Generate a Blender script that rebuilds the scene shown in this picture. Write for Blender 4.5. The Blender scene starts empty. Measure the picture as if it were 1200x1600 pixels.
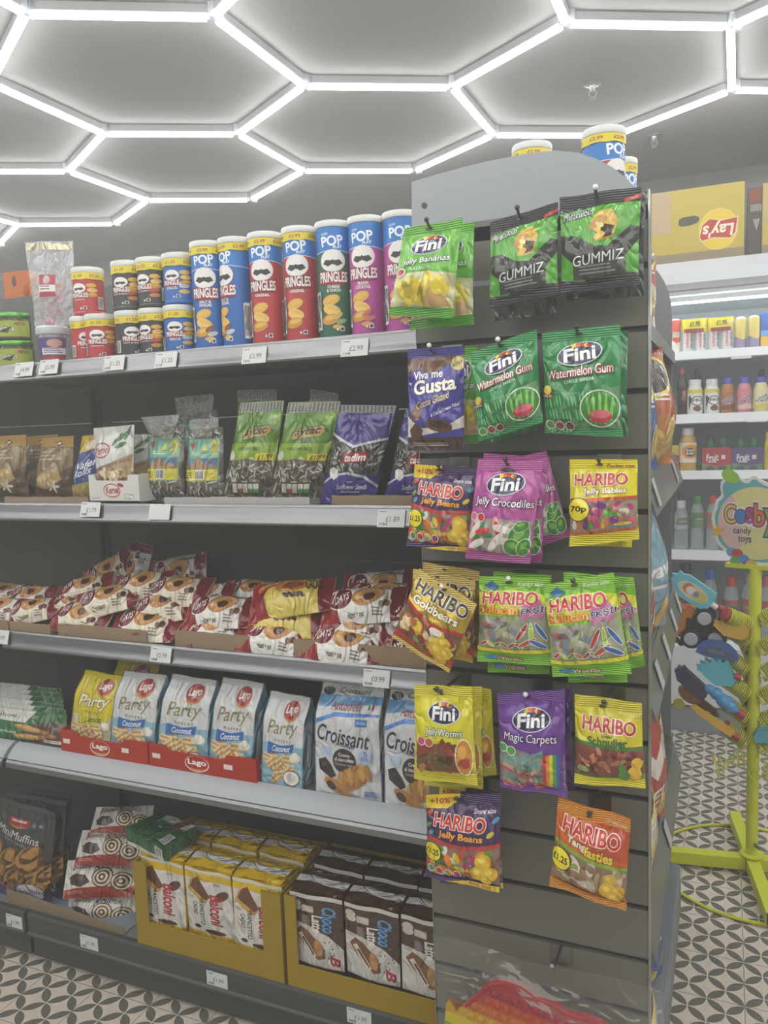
import bpy, bmesh, math, random
from mathutils import Vector, Matrix
from mathutils.geometry import tessellate_polygon

S = bpy.context.scene
COL = S.collection
PI = math.pi

# ------------------------------------------------------------------ camera, world, exposure
FPX, PITCH, ROLL, YAW = 1239.58, 0.103394, -0.0348879, -0.409256
CAM = Vector((0.0, -1.476, 1.42))


def ray(px, py):
    """Direction in the room of the sight line through a point of the 1200x1600 photograph."""
    u, v = (px - 600) / FPX, (py - 800) / FPX
    cr, sr = math.cos(ROLL), math.sin(ROLL)
    x, up = cr * u + sr * v, sr * u - cr * v
    cp, sp = math.cos(PITCH), math.sin(PITCH)
    y, z = cp + up * sp, -sp + up * cp
    c, s = math.cos(YAW), math.sin(YAW)
    return Vector((c * x + s * y, -s * x + c * y, z))


def onY(px, py, Y):
    r = ray(px, py)
    return CAM + r * ((Y - CAM.y) / r.y)


def onZ(px, py, Z):
    r = ray(px, py)
    return CAM + r * ((Z - CAM.z) / r.z)


def onX(px, py, X):
    r = ray(px, py)
    return CAM + r * ((X - CAM.x) / r.x)


cam_data = bpy.data.cameras.new('camera')
cam = bpy.data.objects.new('camera', cam_data)
COL.objects.link(cam)
S.camera = cam
cam_data.sensor_fit = 'HORIZONTAL'
cam_data.sensor_width = 36.0
cam_data.lens = FPX * 36.0 / 1200.0
cam_data.clip_start = 0.02
fw = ray(600, 800).normalized()
rt = (ray(700, 800) - ray(600, 800)).normalized()
upv = rt.cross(fw)
cam.matrix_world = Matrix.Translation(CAM) @ Matrix((
    (rt.x, upv.x, -fw.x), (rt.y, upv.y, -fw.y), (rt.z, upv.z, -fw.z))).to_4x4()

S.view_settings.view_transform = 'Standard'
S.view_settings.look = 'None'
S.view_settings.gamma = 1.0
S.view_settings.exposure = 0.72
S.view_settings.use_curve_mapping = False
S.cycles.max_bounces = 6
S.cycles.diffuse_bounces = 4
S.cycles.glossy_bounces = 3
S.cycles.transparent_max_bounces = 10
S.cycles.caustics_reflective = False
S.cycles.caustics_refractive = False
S.cycles.sample_clamp_indirect = 4.0

TUBE_POWER = 17.0
FRIDGE_POWER = 12.0
HAZE = 0.072  # air haze added to lift the blacks, stands in for lens veil

wd = bpy.data.worlds.new('world')
S.world = wd
wd.use_nodes = True
wd.node_tree.nodes['Background'].inputs[0].default_value = (0.9, 0.95, 1.0, 1)
wd.node_tree.nodes['Background'].inputs[1].default_value = 0.02
if HAZE:
    vs = wd.node_tree.nodes.new('ShaderNodeVolumeScatter')
    vs.inputs['Color'].default_value = (0.98, 0.98, 0.95, 1)
    vs.inputs['Density'].default_value = HAZE
    vs.inputs['Anisotropy'].default_value = 0.3
    wd.node_tree.links.new(vs.outputs[0], wd.node_tree.nodes['World Output'].inputs['Volume'])
S.cycles.volume_bounces = 0

# ------------------------------------------------------------------ materials


def lin(c):
    if isinstance(c, str):
        c = [int(c[i:i + 2], 16) for i in (0, 2, 4)]
    return tuple((v / 255 / 12.92) if v / 255 <= 0.04045 else ((v / 255 + 0.055) / 1.055) ** 2.4 for v in c) + (1.0,)


_mats = {}
# kind: (roughness, metallic, bump strength, bump scale, specular)
KINDS = {
    'film': (0.15, 0.0, 1.0, 20.0, 0.8), 'seal': (0.3, 0.0, 0.5, 0.0, 0.6), 'paper': (0.75, 0, 0.05, 300.0, 0.3),
    'card': (0.85, 0, 0.12, 120.0, 0.2), 'gloss': (0.18, 0, 0, 0, 0.5), 'metal': (0.32, 1.0, 0.02, 200.0, 0.5),
    'painted': (0.42, 0, 0.04, 350.0, 0.4), 'plastic': (0.35, 0, 0, 0, 0.5), 'gold': (0.26, 0.7, 0.8, 20.0, 0.5),
    'rail': (0.30, 0.85, 0.0, 200.0, 0.5), 'matte': (0.9, 0, 0.05, 200.0, 0.2), 'foil': (0.3, 0.55, 0.7, 30.0, 0.5), 'ink': (0.4, 0, 0.0, 0, 0.4),
}


def crease(nt, src, dst):
    """Fold a soft noise about its middle so that its valleys turn into sharp creases."""
    a = nt.nodes.new('ShaderNodeMath')
    a.operation = 'SUBTRACT'
    a.inputs[1].default_value = 0.5
    b = nt.nodes.new('ShaderNodeMath')
    b.operation = 'ABSOLUTE'
    nt.links.new(src, a.inputs[0])
    nt.links.new(a.outputs[0], b.inputs[0])
    nt.links.new(b.outputs[0], dst)


def mat(color, kind='film'):
    key = (color if isinstance(color, str) else tuple(color), kind)
    if key in _mats:
        return _mats[key]
    m = bpy.data.materials.new('%s_%s' % (kind, key[0] if isinstance(key[0], str) else '%02x%02x%02x' % key[0]))
    m.use_nodes = True
    nt = m.node_tree
    b = nt.nodes['Principled BSDF']
    b.inputs['Base Color'].default_value = lin(color)
    r, me, bs, sc, sp = KINDS[kind]
    b.inputs['Roughness'].default_value = r
    b.inputs['Metallic'].default_value = me
    b.inputs['Specular IOR Level'].default_value = sp
    if bs:
        tc = nt.nodes.new('ShaderNodeTexCoord')
        bp = nt.nodes.new('ShaderNodeBump')
        bp.inputs['Strength'].default_value = bs
        if kind == 'seal':
            t = nt.nodes.new('ShaderNodeTexWave')
            t.bands_direction = 'Z'
            t.inputs['Scale'].default_value = 90.0
            t.inputs['Distortion'].default_value = 0.6
            bp.inputs['Distance'].default_value = 0.004
            nt.links.new(tc.outputs['Object'], t.inputs['Vector'])
            nt.links.new(t.outputs['Fac'], bp.inputs['Height'])
        elif kind in ('film', 'gold', 'foil'):
            mp = nt.nodes.new('ShaderNodeMapping')
            mp.inputs['Scale'].default_value = (1.0, 1.0, 0.55)
            mp.inputs['Rotation'].default_value = (0.3, 0.5, 0.2)
            t = nt.nodes.new('ShaderNodeTexNoise')
            t.inputs['Scale'].default_value = sc
            t.inputs['Detail'].default_value = 1.5
            t.inputs['Distortion'].default_value = 1.3
            bp.inputs['Distance'].default_value = 0.028
            nt.links.new(tc.outputs['Object'], mp.inputs['Vector'])
            nt.links.new(mp.outputs['Vector'], t.inputs['Vector'])
            crease(nt, t.outputs['Fac'], bp.inputs['Height'])
        else:
            t = nt.nodes.new('ShaderNodeTexNoise')
            t.inputs['Scale'].default_value = sc
            t.inputs['Detail'].default_value = 3.0
            bp.inputs['Distance'].default_value = 0.003
            nt.links.new(tc.outputs['Object'], t.inputs['Vector'])
            nt.links.new(t.outputs['Fac'], bp.inputs['Height'])
        nt.links.new(bp.outputs['Normal'], b.inputs['Normal'])
    _mats[key] = m
    return m


def glow(name, color, power):
    if name in _mats:
        return _mats[name]
    m = bpy.data.materials.new(name)
    m.use_nodes = True
    nt = m.node_tree
    nt.nodes.remove(nt.nodes['Principled BSDF'])
    e = nt.nodes.new('ShaderNodeEmission')
    e.inputs[0].default_value = color
    e.inputs[1].default_value = power
    nt.links.new(e.outputs[0], nt.nodes['Material Output'].inputs[0])
    _mats[name] = m
    return m


def clear(name, tint=(235, 240, 240), alpha=0.18, rough=0.12, bump=0.0, sc=30.0):
    """Thin clear plastic: mostly see-through with a glossy skin."""
    if name in _mats:
        return _mats[name]
    m = bpy.data.materials.new(name)
    m.use_nodes = True
    nt = m.node_tree
    b = nt.nodes['Principled BSDF']
    b.inputs['Base Color'].default_value = lin(tint)
    b.inputs['Roughness'].default_value = rough
    b.inputs['Specular IOR Level'].default_value = 0.8
    tr = nt.nodes.new('ShaderNodeBsdfTransparent')
    mx = nt.nodes.new('ShaderNodeMixShader')
    fr = nt.nodes.new('ShaderNodeLayerWeight')
    fr.inputs[0].default_value = 0.25
    ma = nt.nodes.new('ShaderNodeMath')
    ma.operation = 'MULTIPLY_ADD'
    ma.inputs[1].default_value = 0.55
    ma.inputs[2].default_value = alpha
    nt.links.new(fr.outputs['Fresnel'], ma.inputs[0])
    nt.links.new(ma.outputs[0], mx.inputs[0])
    nt.links.new(tr.outputs[0], mx.inputs[1])
    nt.links.new(b.outputs[0], mx.inputs[2])
    nt.links.new(mx.outputs[0], nt.nodes['Material Output'].inputs[0])
    if bump:
        tc = nt.nodes.new('ShaderNodeTexCoord')
        t = nt.nodes.new('ShaderNodeTexNoise')
        t.inputs['Scale'].default_value = sc
        t.inputs['Detail'].default_value = 1.5
        t.inputs['Distortion'].default_value = 1.0
        bp = nt.nodes.new('ShaderNodeBump')
        bp.inputs['Strength'].default_value = bump
        bp.inputs['Distance'].default_value = 0.03
        nt.links.new(tc.outputs['Object'], t.inputs['Vector'])
        crease(nt, t.outputs['Fac'], bp.inputs['Height'])
        nt.links.new(bp.outputs['Normal'], b.inputs['Normal'])
        nt.links.new(bp.outputs['Normal'], fr.inputs['Normal'])
    _mats[name] = m
    return m


# ------------------------------------------------------------------ mesh builder


class MB:
    def __init__(s):
        s.v, s.f, s.mi, s.mats, s.sm = [], [], [], [], []

    def m(s, material):
        if material not in s.mats:
            s.mats.append(material)
        return s.mats.index(material)

    def add(s, verts, faces, material, smooth=False):
        o, k = len(s.v), s.m(material)
        s.v += [Vector(p) for p in verts]
        for f in faces:
            s.f.append(tuple(o + i for i in f))
            s.mi.append(k)
            s.sm.append(smooth)
        return s

    def box(s, x0, x1, y0, y1, z0, z1, material, mtx=None):
        vs = [Vector(p) for p in ((x0, y0, z0), (x1, y0, z0), (x1, y1, z0), (x0, y1, z0),
                                  (x0, y0, z1), (x1, y0, z1), (x1, y1, z1), (x0, y1, z1))]
        if mtx:
            vs = [mtx @ p for p in vs]
        return s.add(vs, [(0, 3, 2, 1), (4, 5, 6, 7), (0, 1, 5, 4), (1, 2, 6, 5), (2, 3, 7, 6), (3, 0, 4, 7)], material)

    def prism(s, poly, a0, a1, material, axis='x', smooth=False):
        """Extrude a 2-D outline along an axis. x: poly is (y, z); y: (x, z); z: (x, y)."""
        n = len(poly)

        def p(q, a):
            return {'x': (a, q[0], q[1]), 'y': (q[0], a, q[1]), 'z': (q[0], q[1], a)}[axis]
        vs = [p(q, a0) for q in poly] + [p(q, a1) for q in poly]
        fs = [(i, (i + 1) % n, n + (i + 1) % n, n + i) for i in range(n)]
        for tri in tessellate_polygon([[Vector((q[0], q[1], 0)) for q in poly]]):
            fs.append(tuple(tri))
            fs.append(tuple(n + i for i in reversed(tri)))
        return s.add(vs, fs, material, smooth)

    def tube(s, pts, r, material, n=8, closed=False, caps=True):
        pts = [Vector(p) for p in pts]
        rr = r if isinstance(r, (list, tuple)) else [r] * len(pts)
        rings, N = [], len(pts)
        prev = None
        for i, p in enumerate(pts):
            if closed:
                d = pts[(i + 1) % N] - pts[i - 1]
            else:
                d = pts[min(i + 1, N - 1)] - pts[max(i - 1, 0)]
            d.normalize()
            if prev is None:
                a = Vector((0, 0, 1)) if abs(d.z) < 0.9 else Vector((1, 0, 0))
                x = d.cross(a).normalized()
            else:
                x = (prev - d * prev.dot(d)).normalized()
            prev = x
            y = d.cross(x)
            rings.append([p + x * (rr[i] * math.cos(2 * PI * k / n)) + y * (rr[i] * math.sin(2 * PI * k / n)) for k in range(n)])
        vs = [q for ring in rings for q in ring]
        fs = []
        for i in range(N if closed else N - 1):
            j = (i + 1) % N
            for k in range(n):
                fs.append((i * n + k, i * n + (k + 1) % n, j * n + (k + 1) % n, j * n + k))
        if caps and not closed:
            fs.append(tuple(reversed(range(n))))
            fs.append(tuple((N - 1) * n + k for k in range(n)))
        return s.add(vs, fs, material, True)

    def lathe(s, prof, material, n=24, c=(0, 0, 0), mtx=None):
        """prof: list of (radius, z) or (radius, z, material)."""
        vs = []
        for q in prof:
            for k in range(n):
                a = 2 * PI * k / n
                p = Vector((c[0] + q[0] * math.cos(a), c[1] + q[0] * math.sin(a), c[2] + q[1]))
                vs.append(mtx @ p if mtx else p)
        o = len(s.v)
        s.v += vs
        for i in range(len(prof) - 1):
            k2 = s.m(prof[i][2] if len(prof[i]) > 2 else material)
            for k in range(n):
                s.f.append((o + i * n + k, o + i * n + (k + 1) % n, o + (i + 1) * n + (k + 1) % n, o + (i + 1) * n + k))
                s.mi.append(k2)
                s.sm.append(True)
        for idx in (0, len(prof) - 1):
            if prof[idx][0] > 1e-4:
                ring = [o + idx * n + k for k in range(n)]
                s.f.append(tuple(reversed(ring)) if idx == 0 else tuple(ring))
                s.mi.append(s.m(prof[min(idx, len(prof) - 2)][2] if len(prof[0]) > 2 else material))
                s.sm.append(False)
        return s

    def ball(s, c, r, material, n=12, m=8, mtx=None):
        rx, ry, rz = r if isinstance(r, (tuple, list)) else (r, r, r)
        vs, fs = [], []
        for i in range(m + 1):
            t = PI * i / m
            for k in range(n):
                a = 2 * PI * k / n
                q = Vector((rx * math.sin(t) * math.cos(a), ry * math.sin(t) * math.sin(a), -rz * math.cos(t)))
                vs.append((mtx @ q if mtx else q) + Vector(c))
        for i in range(m):
            for k in range(n):
                fs.append((i * n + k, i * n + (k + 1) % n, (i + 1) * n + (k + 1) % n, (i + 1) * n + k))
        return s.add(vs, fs, material, True)

    def mesh(s, name, sharp=35):
        me = bpy.data.meshes.new(name)
        me.from_pydata([tuple(p) for p in s.v], [], s.f)
        for mt in s.mats:
            me.materials.append(mt)
        me.polygons.foreach_set('material_index', s.mi)
        me.polygons.foreach_set('use_smooth', s.sm)
        me.update()
        if any(s.sm):
            me.set_sharp_from_angle(angle=math.radians(sharp))
        return me

    def build(s, name, parent=None, loc=None, rot=None, bevel=0.0):
        o = bpy.data.objects.new(name, s.mesh(name))
        COL.objects.link(o)
        if loc is not None:
            o.location = loc
        if rot is not None:
            o.rotation_euler = rot
        if parent:
            o.parent = parent
        if bevel:
            bv = o.modifiers.new('bevel', 'BEVEL')
            bv.width = bevel
            bv.segments = 2
            bv.limit_method = 'ANGLE'
        return o


def tag(o, label, cat, group=None, kind=None):
    o['label'] = label
    o['category'] = cat
    if group:
        o['group'] = group
    if kind:
        o['kind'] = kind
    return o


def struct(o):
    o['kind'] = 'structure'
    return o


def empty(name, loc, label, cat, group=None, rot=(0, 0, 0)):
    o = bpy.data.objects.new(name, None)
    o.empty_display_size = 0.05
    o.location = loc
    o.rotation_euler = rot
    COL.objects.link(o)
    return tag(o, label, cat, group)


# ------------------------------------------------------------------ printed artwork: flat shapes laid on curved skins
_txt = {}


def text_mesh(s, off, shear):
    key = (s, round(off, 3), round(shear, 2))
    if key in _txt:
        return _txt[key]
    cu = bpy.data.curves.new('t', 'FONT')
    cu.body = s
    cu.size = 1.0
    cu.offset = off
    cu.shear = shear
    cu.resolution_u = 4
    ob = bpy.data.objects.new('t', cu)
    COL.objects.link(ob)
    me = bpy.data.meshes.new_from_object(ob.evaluated_get(bpy.context.evaluated_depsgraph_get()))
    r = ([(v.co.x, v.co.y) for v in me.vertices], [tuple(p.vertices) for p in me.polygons])
    bpy.data.objects.remove(ob)
    bpy.data.curves.remove(cu)
    bpy.data.meshes.remove(me)
    _txt[key] = r
    return r


EPS = 0.00007


class Art:
    """Artwork in a unit square (x to the right, y up). Later shapes lie over earlier ones."""

    def __init__(s):
        s.bm = bmesh.new()
        s.lp = s.bm.faces.layers.int.new('part')
        s.n = 0
        s.mats, s.parts, s.boxes = [], [], []

    def _add(s, vs, fs, material, part, zz=None):
        xs, ys = [p[0] for p in vs], [p[1] for p in vs]
        bx = (max(0, min(xs)), max(0, min(ys)), min(1, max(xs)), min(1, max(ys)))
        if s.boxes and s.parts[-1] == part and zz is not None and abs(s.boxes[-1][0] - bx[0]) < .15 and abs(s.boxes[-1][1] - bx[1]) < .15:
            o = s.boxes[-1]
            s.boxes[-1] = (min(o[0], bx[0]), min(o[1], bx[1]), max(o[2], bx[2]), max(o[3], bx[3]))
        else:
            s.parts.append(part)
            s.boxes.append(bx)
        if material not in s.mats:
            s.mats.append(material)
        pi, mi = len(s.parts) - 1, s.mats.index(material)
        z = (s.n if zz is None else zz) * EPS
        bv = [s.bm.verts.new((x, y, z)) for x, y in vs]
        for f in fs:
            try:
                fc = s.bm.faces.new([bv[i] for i in f])
            except ValueError:
                continue
            fc.material_index = mi
            fc[s.lp] = pi
        if zz is None:
            s.n += 1
        return s

    def poly(s, pts, c, part='print', kind='film', zz=None):
        tris = tessellate_polygon([[Vector((x, y, 0)) for x, y in pts]])
        return s._add(pts, [tuple(t) for t in tris], mat(c, kind), part, zz)

    def rect(s, x0, y0, x1, y1, c, part='print', kind='film'):
        return s._add([(x0, y0), (x1, y0), (x1, y1), (x0, y1)], [(0, 1, 2, 3)], mat(c, kind), part)

    def ell(s, cx, cy, rx, ry, c, part='print', rot=0.0, n=22, kind='film', zz=None):
        ca, sa = math.cos(rot), math.sin(rot)
        pts = []
        for k in range(n):
            a = 2 * PI * k / n
            x, y = rx * math.cos(a), ry * math.sin(a)
            pts.append((cx + x * ca - y * sa * (rx / max(ry, 1e-6)) ** 0, cy + x * sa + y * ca))
        return s._add(pts, [tuple(range(n))], mat(c, kind), part, zz)

    def text(s, t, cx, cy, w, h, c, part='lettering', rot=0.0, shear=0.0, bold=0.008, out=None, ow=0.04, asp=1.0, kind='film', arch=0.0):
        """Lettering stretched into a box w x h about (cx, cy); out: colour of an outline. asp: height/width of the printed face."""
        base, bf = text_mesh(t, 0.0, shear)
        if not base:
            return s
        xs, ys = [p[0] for p in base], [p[1] for p in base]
        x0, x1, y0, y1 = min(xs), max(xs), min(ys), max(ys)
        sx, sy = w / max(x1 - x0, 1e-6), h / max(y1 - y0, 1e-6)
        ca, sa = math.cos(rot), math.sin(rot)

        def put(off, col):
            vs, fs = text_mesh(t, off, shear)
            q = []
            for x, y in vs:
                a, b = (x - (x0 + x1) / 2) * sx, (y - (y0 + y1) / 2) * sy
                b += arch * (1 - (2 * a / w) ** 2) * h
                b *= asp
                a, b = a * ca - b * sa, a * sa + b * ca
                q.append((cx + a, cy + b / asp))
            s._add(q, fs, mat(col, kind), part)
        if out:
            put(min(ow, .07), out)
        put(0.0 if 'M' in t else min(bold, .03), c)
        return s

    def blobs(s, x0, y0, x1, y1, n, cols, size, seed=1, part='clear_window', asp=0.6, hw=0.8):
        rnd = random.Random(seed)
        z0 = s.n
        for i in range(n):
            a = rnd.uniform(0, PI)
            r = size * rnd.uniform(0.75, 1.2)
            cx, cy = rnd.uniform(x0 + size * .6, x1 - size * .6), rnd.uniform(y0 + size * .5, y1 - size * .5)
            ca, sa = math.cos(a), math.sin(a)
            pts = []
            for k in range(12):
                t = 2 * PI * k / 12
                x, y = r * math.cos(t), r * asp * math.sin(t)
                pts.append((cx + x * ca - y * sa, cy + (x * sa + y * ca) * hw))
            s.poly(pts, cols[rnd.randrange(len(cols))], part, zz=z0 + (i % 6))
        s.n += 6
        return s

    def lines(s, x0, y0, x1, y1, n, c, part='print', ragged=0.3, seed=0):
        """Small print shown as fine bars."""
        rnd = random.Random(seed)
        st = (y1 - y0) / n
        for i in range(n):
            e = x1 - (x1 - x0) * ragged * rnd.random()
            yy = y1 - i * st
            s._add([(x0, yy - st * .45), (e, yy - st * .45), (e, yy), (x0, yy)], [(0, 1, 2, 3)], mat(c, 'film'), part, s.n)
        s.n += 1
        return s

    def bars(s, x0, y0, x1, y1, part='barcode', vert=True):
        s.rect(x0, y0, x1, y1, 'e8e8e4', part)
        rnd = random.Random(5)
        x = x0 + (x1 - x0) * .08
        while x < x1 - (x1 - x0) * .1:
            w = (x1 - x0) * rnd.choice((.03, .05, .08))
            s._add([(x, y0 + (y1 - y0) * .08), (x + w, y0 + (y1 - y0) * .08), (x + w, y1 - (y1 - y0) * .08), (x, y1 - (y1 - y0) * .08)],
                   [(0, 1, 2, 3)], mat('33332f', 'film'), part, s.n)
            x += w + (x1 - x0) * .05
        s.n += 1
        return s

    def lay(s, grid, flip=False, base=0.00025):
        """Cut along the skin's own grid lines and lay each piece on it. Returns [(part, mesh)]."""
        nu, nv = len(grid) - 1, len(grid[0]) - 1
        # shapes of one part that lie well apart become pieces of their own
        N = len(s.parts)
        own = list(range(N))
        ww = (grid[-1][0] - grid[0][0]).length or .1
        if nu > 20:
            ww = sum((grid[i + 1][0] - grid[i][0]).length for i in range(nu))
        hh = (grid[0][-1] - grid[0][0]).length or .1
        gx, gy = .014 / ww, .014 / hh

        def root(i):
            while own[i] != i:
                i = own[i]
            return i
        for i in range(N):
            for k in range(i):
                if s.parts[i] == s.parts[k]:
                    A, B = s.boxes[i], s.boxes[k]
                    if A[0] - gx < B[2] and B[0] - gx < A[2] and A[1] - gy < B[3] and B[1] - gy < A[3]:
                        own[root(i)] = root(k)
        bm = s.bm.copy()
        lp = bm.faces.layers.int['part']

        def cut(co, no, clear_outer=False):
            bmesh.ops.bisect_plane(bm, geom=bm.verts[:] + bm.edges[:] + bm.faces[:], dist=1e-7, plane_co=co, plane_no=no, clear_outer=clear_outer)
        for co, no in (((0.004, 0, 0), (-1, 0, 0)), ((0.996, 0, 0), (1, 0, 0)), ((0, 0.004, 0), (0, -1, 0)), ((0, 0.996, 0), (0, 1, 0))):
            cut(co, no, True)
        for i in range(1, nu):
            cut((i / nu, 0, 0), (1, 0, 0))
        for j in range(1, nv):
            cut((0, j / nv, 0), (0, 1, 0))
        if nv > 1:
            for k in range(-nv + 1, nu):
                cut((k / nu, 0, 0), (nu, -nv, 0))
        # normals at the grid points, so that neighbouring pieces meet without a gap
        acc = [[Vector((0, 0, 0)) for _ in range(nv + 1)] for _ in range(nu + 1)]
        for i in range(nu):
            for j in range(nv):
                n = (grid[i + 1][j + 1] - grid[i][j]).cross(grid[i][j + 1] - grid[i + 1][j]).normalized()
                for q in (acc[i][j], acc[i + 1][j], acc[i][j + 1], acc[i + 1][j + 1]):
                    q += n
        nrm = [[(-q.normalized() if flip else q.normalized()) for q in c] for c in acc]
        out = {}
        for f in bm.faces:
            c = f.calc_center_median()
            i, j = min(int(c.x * nu), nu - 1), min(int(c.y * nv), nv - 1)
            a, b, cc, d = grid[i][j], grid[i + 1][j], grid[i + 1][j + 1], grid[i][j + 1]
            na, nb, nc, nd = nrm[i][j], nrm[i + 1][j], nrm[i + 1][j + 1], nrm[i][j + 1]
            low = (c.x * nu - i) > (c.y * nv - j)
            V, F, M = out.setdefault(root(f[lp]), ([], [], []))
            o = len(V)
            for v in f.verts:
                x, y = v.co.x * nu - i, v.co.y * nv - j
                if nv == 1:
                    p = (a * (1 - x) + b * x) * (1 - y) + (d * (1 - x) + cc * x) * y
                    n = (na * (1 - x) + nb * x) * (1 - y) + (nd * (1 - x) + nc * x) * y
                elif low:
                    p = a + (b - a) * x + (cc - b) * y
                    n = na + (nb - na) * x + (nc - nb) * y
                else:
                    p = a + (d - a) * y + (cc - d) * x
                    n = na + (nd - na) * y + (nc - nd) * x
                V.append(p + n * (base + v.co.z))
            F.append(tuple(range(o, o + len(f.verts))))
            M.append(f.material_index)
        bm.free()
        res = []
        for k in sorted(out):
            V, F, M = out[k]
            me = bpy.data.meshes.new(s.parts[k])
            me.from_pydata([tuple(p) for p in V], [], F)
            used = sorted(set(M))
            for u in used:
                me.materials.append(s.mats[u])
            me.polygons.foreach_set('material_index', [used.index(q) for q in M])
            # weld the pieces of each shape so that it shades smoothly
            b2 = bmesh.new()
            b2.from_mesh(me)
            bmesh.ops.remove_doubles(b2, verts=b2.verts[:], dist=2e-6)
            for fc in b2.faces:
                fc.smooth = True
            b2.to_mesh(me)
            b2.free()
            res.append((s.parts[k], me))
        return res


def hang_parts(root, parts):
    for nm, me in parts:
        o = bpy.data.objects.new(nm, me)
        COL.objects.link(o)
        o.parent = root


# ------------------------------------------------------------------ skins


def sm01(x):
    x = max(0.0, min(1.0, x))
    return x * x * (3 - 2 * x)


def bag_grid(tl, tr, br, bl, t, seed, head=0.14, foot=0.07, nu=12, nv=16, wr=1.0, pinch=0.03, belly=0.85, front=(0, -1, 0), sideseal=False):
    """Front and back skins of a filled film bag spanned between four corners."""
    rnd = random.Random(seed)
    F = Vector(front)
    ridges = []
    for k in range(9):
        a = rnd.uniform(0, PI)
        ridges.append((rnd.random(), rnd.random(), math.cos(a), math.sin(a), rnd.uniform(-.0022, .003) * wr, rnd.uniform(.03, .08)))
    cw = [rnd.uniform(-.006, .006) * wr for _ in range(4)]
    ph, am = rnd.uniform(0, 6), rnd.uniform(.001, .003) * wr
    g0, g1 = [], []
    for i in range(nu + 1):
        u = i / nu
        c0, c1 = [], []
        for j in range(nv + 1):
            v = j / nv
            p = (bl * (1 - u) + br * u) * (1 - v) + (tl * (1 - u) + tr * u) * v
            s = (v - foot) / (1 - head - foot)
            s = max(0.0, min(1.0, s))
            g = math.sin(PI * s ** belly) ** 0.65 if 0 < s < 1 else 0.0
            fu = max(0.0, math.sin(PI * min(1, max(0, (u - .02) / .96)))) ** 0.6
            if sideseal:
                q = max(0.0, min(1.0, (u - .09) / .82))
                fu = math.sin(PI * q) ** 0.55 if 0 < q < 1 else 0.0
                g = max(0.0, math.sin(PI * min(1, max(0, (v - .02) / .96)))) ** 0.6
            cx = (tl + tr + bl + br) / 4
            p = p + (cx - p) * (pinch * g * (1 if abs(u - .5) > .45 else .3)) * (0 if sideseal else 1)
            d = t * .62 * g * fu
            for (x, y, ca, sa, A, sg) in ridges:
                e = (u - x) * ca + (v - y) * sa
                l = -(u - x) * sa + (v - y) * ca
                d += A * math.exp(-(e / sg) ** 2 - (l / .35) ** 2) * (.25 + .75 * fu * g)
            d += (cw[0] * (1 - u) * (1 - v) + cw[1] * u * (1 - v) + cw[2] * u * v + cw[3] * (1 - u) * v)
            d += am * math.sin(ph + u * 9 + v * 2) * (1 - g * .7)
            c0.append(p + F * d)
            b = d - t * g * fu - .0012
            c1.append(p + F * b)
        g0.append(c0)
        g1.append(c1)
    return g0, g1


def closed_skin(mb, g0, g1, m0, m1=None, rows=None):
    """Join a front and a back grid into one closed skin."""
    nu, nv = len(g0) - 1, len(g0[0]) - 1
    vs = [p for c in g0 for p in c] + [p for c in g1 for p in c]
    n, o = nv + 1, (nu + 1) * (nv + 1)
    ff, fb = [], []
    for i in range(nu):
        for j in range(nv):
            ff.append((i * n + j, (i + 1) * n + j, (i + 1) * n + j + 1))
            ff.append((i * n + j, (i + 1) * n + j + 1, i * n + j + 1))
            fb.append((o + i * n + j, o + i * n + j + 1, o + (i + 1) * n + j + 1, o + (i + 1) * n + j))
    for i in range(nu):
        fb.append((i * n, o + i * n, o + (i + 1) * n, (i + 1) * n))
        fb.append((i * n + nv, (i + 1) * n + nv, o + (i + 1) * n + nv, o + i * n + nv))
    for j in range(nv):
        fb.append((j, j + 1, o + j + 1, o + j))
        fb.append((nu * n + j, o + nu * n + j, o + nu * n + j + 1, nu * n + j + 1))
    k = len(mb.v)
    mb.add(vs, ff, m0, True)
    mb.v = mb.v[:k] + [Vector(p) for p in vs]
    # reuse the same vertices for the back
    kb = mb.m(m1 or m0)
    for f in fb:
        mb.f.append(tuple(k + i for i in f))
        mb.mi.append(kb)
        mb.sm.append(True)
    return mb


def quad3(c, Y, YT=None):
    """Four picture corners (TL, TR, BR, BL) set at their distance in the room."""
    YT = Y if YT is None else YT
    return onY(*c[0], YT), onY(*c[1], YT), onY(*c[2], Y), onY(*c[3], Y)


def bag(name, corners, Y, art, film, label, cat, group=None, t=0.03, seed=1, YT=None, floor=None, kind='film', seal=None, **kw):
    """A filled bag between four corners; origin at its foot."""
    tl, tr, br, bl = quad3(corners, Y, YT)
    if floor is not None:
        dz = floor - min(bl.z, br.z)
        bl, br = Vector((bl.x, bl.y, floor + .001)), Vector((br.x, br.y, floor + .001))
        tl, tr = tl + Vector((0, 0, dz * .5)), tr + Vector((0, 0, dz * .5))
    o = (bl + br) / 2
    g0, g1 = bag_grid(tl - o, tr - o, br - o, bl - o, t, seed, **kw)
    mb = MB()
    closed_skin(mb, g0, g1, mat(film, kind))
    root = mb.build(name, loc=o)
    tag(root, label, cat, group)
    if art is not None:
        hang_parts(root, art.lay(g0))
    return root

# ------------------------------------------------------------------ artwork of the packs
NAVY = '23244a'


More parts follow.
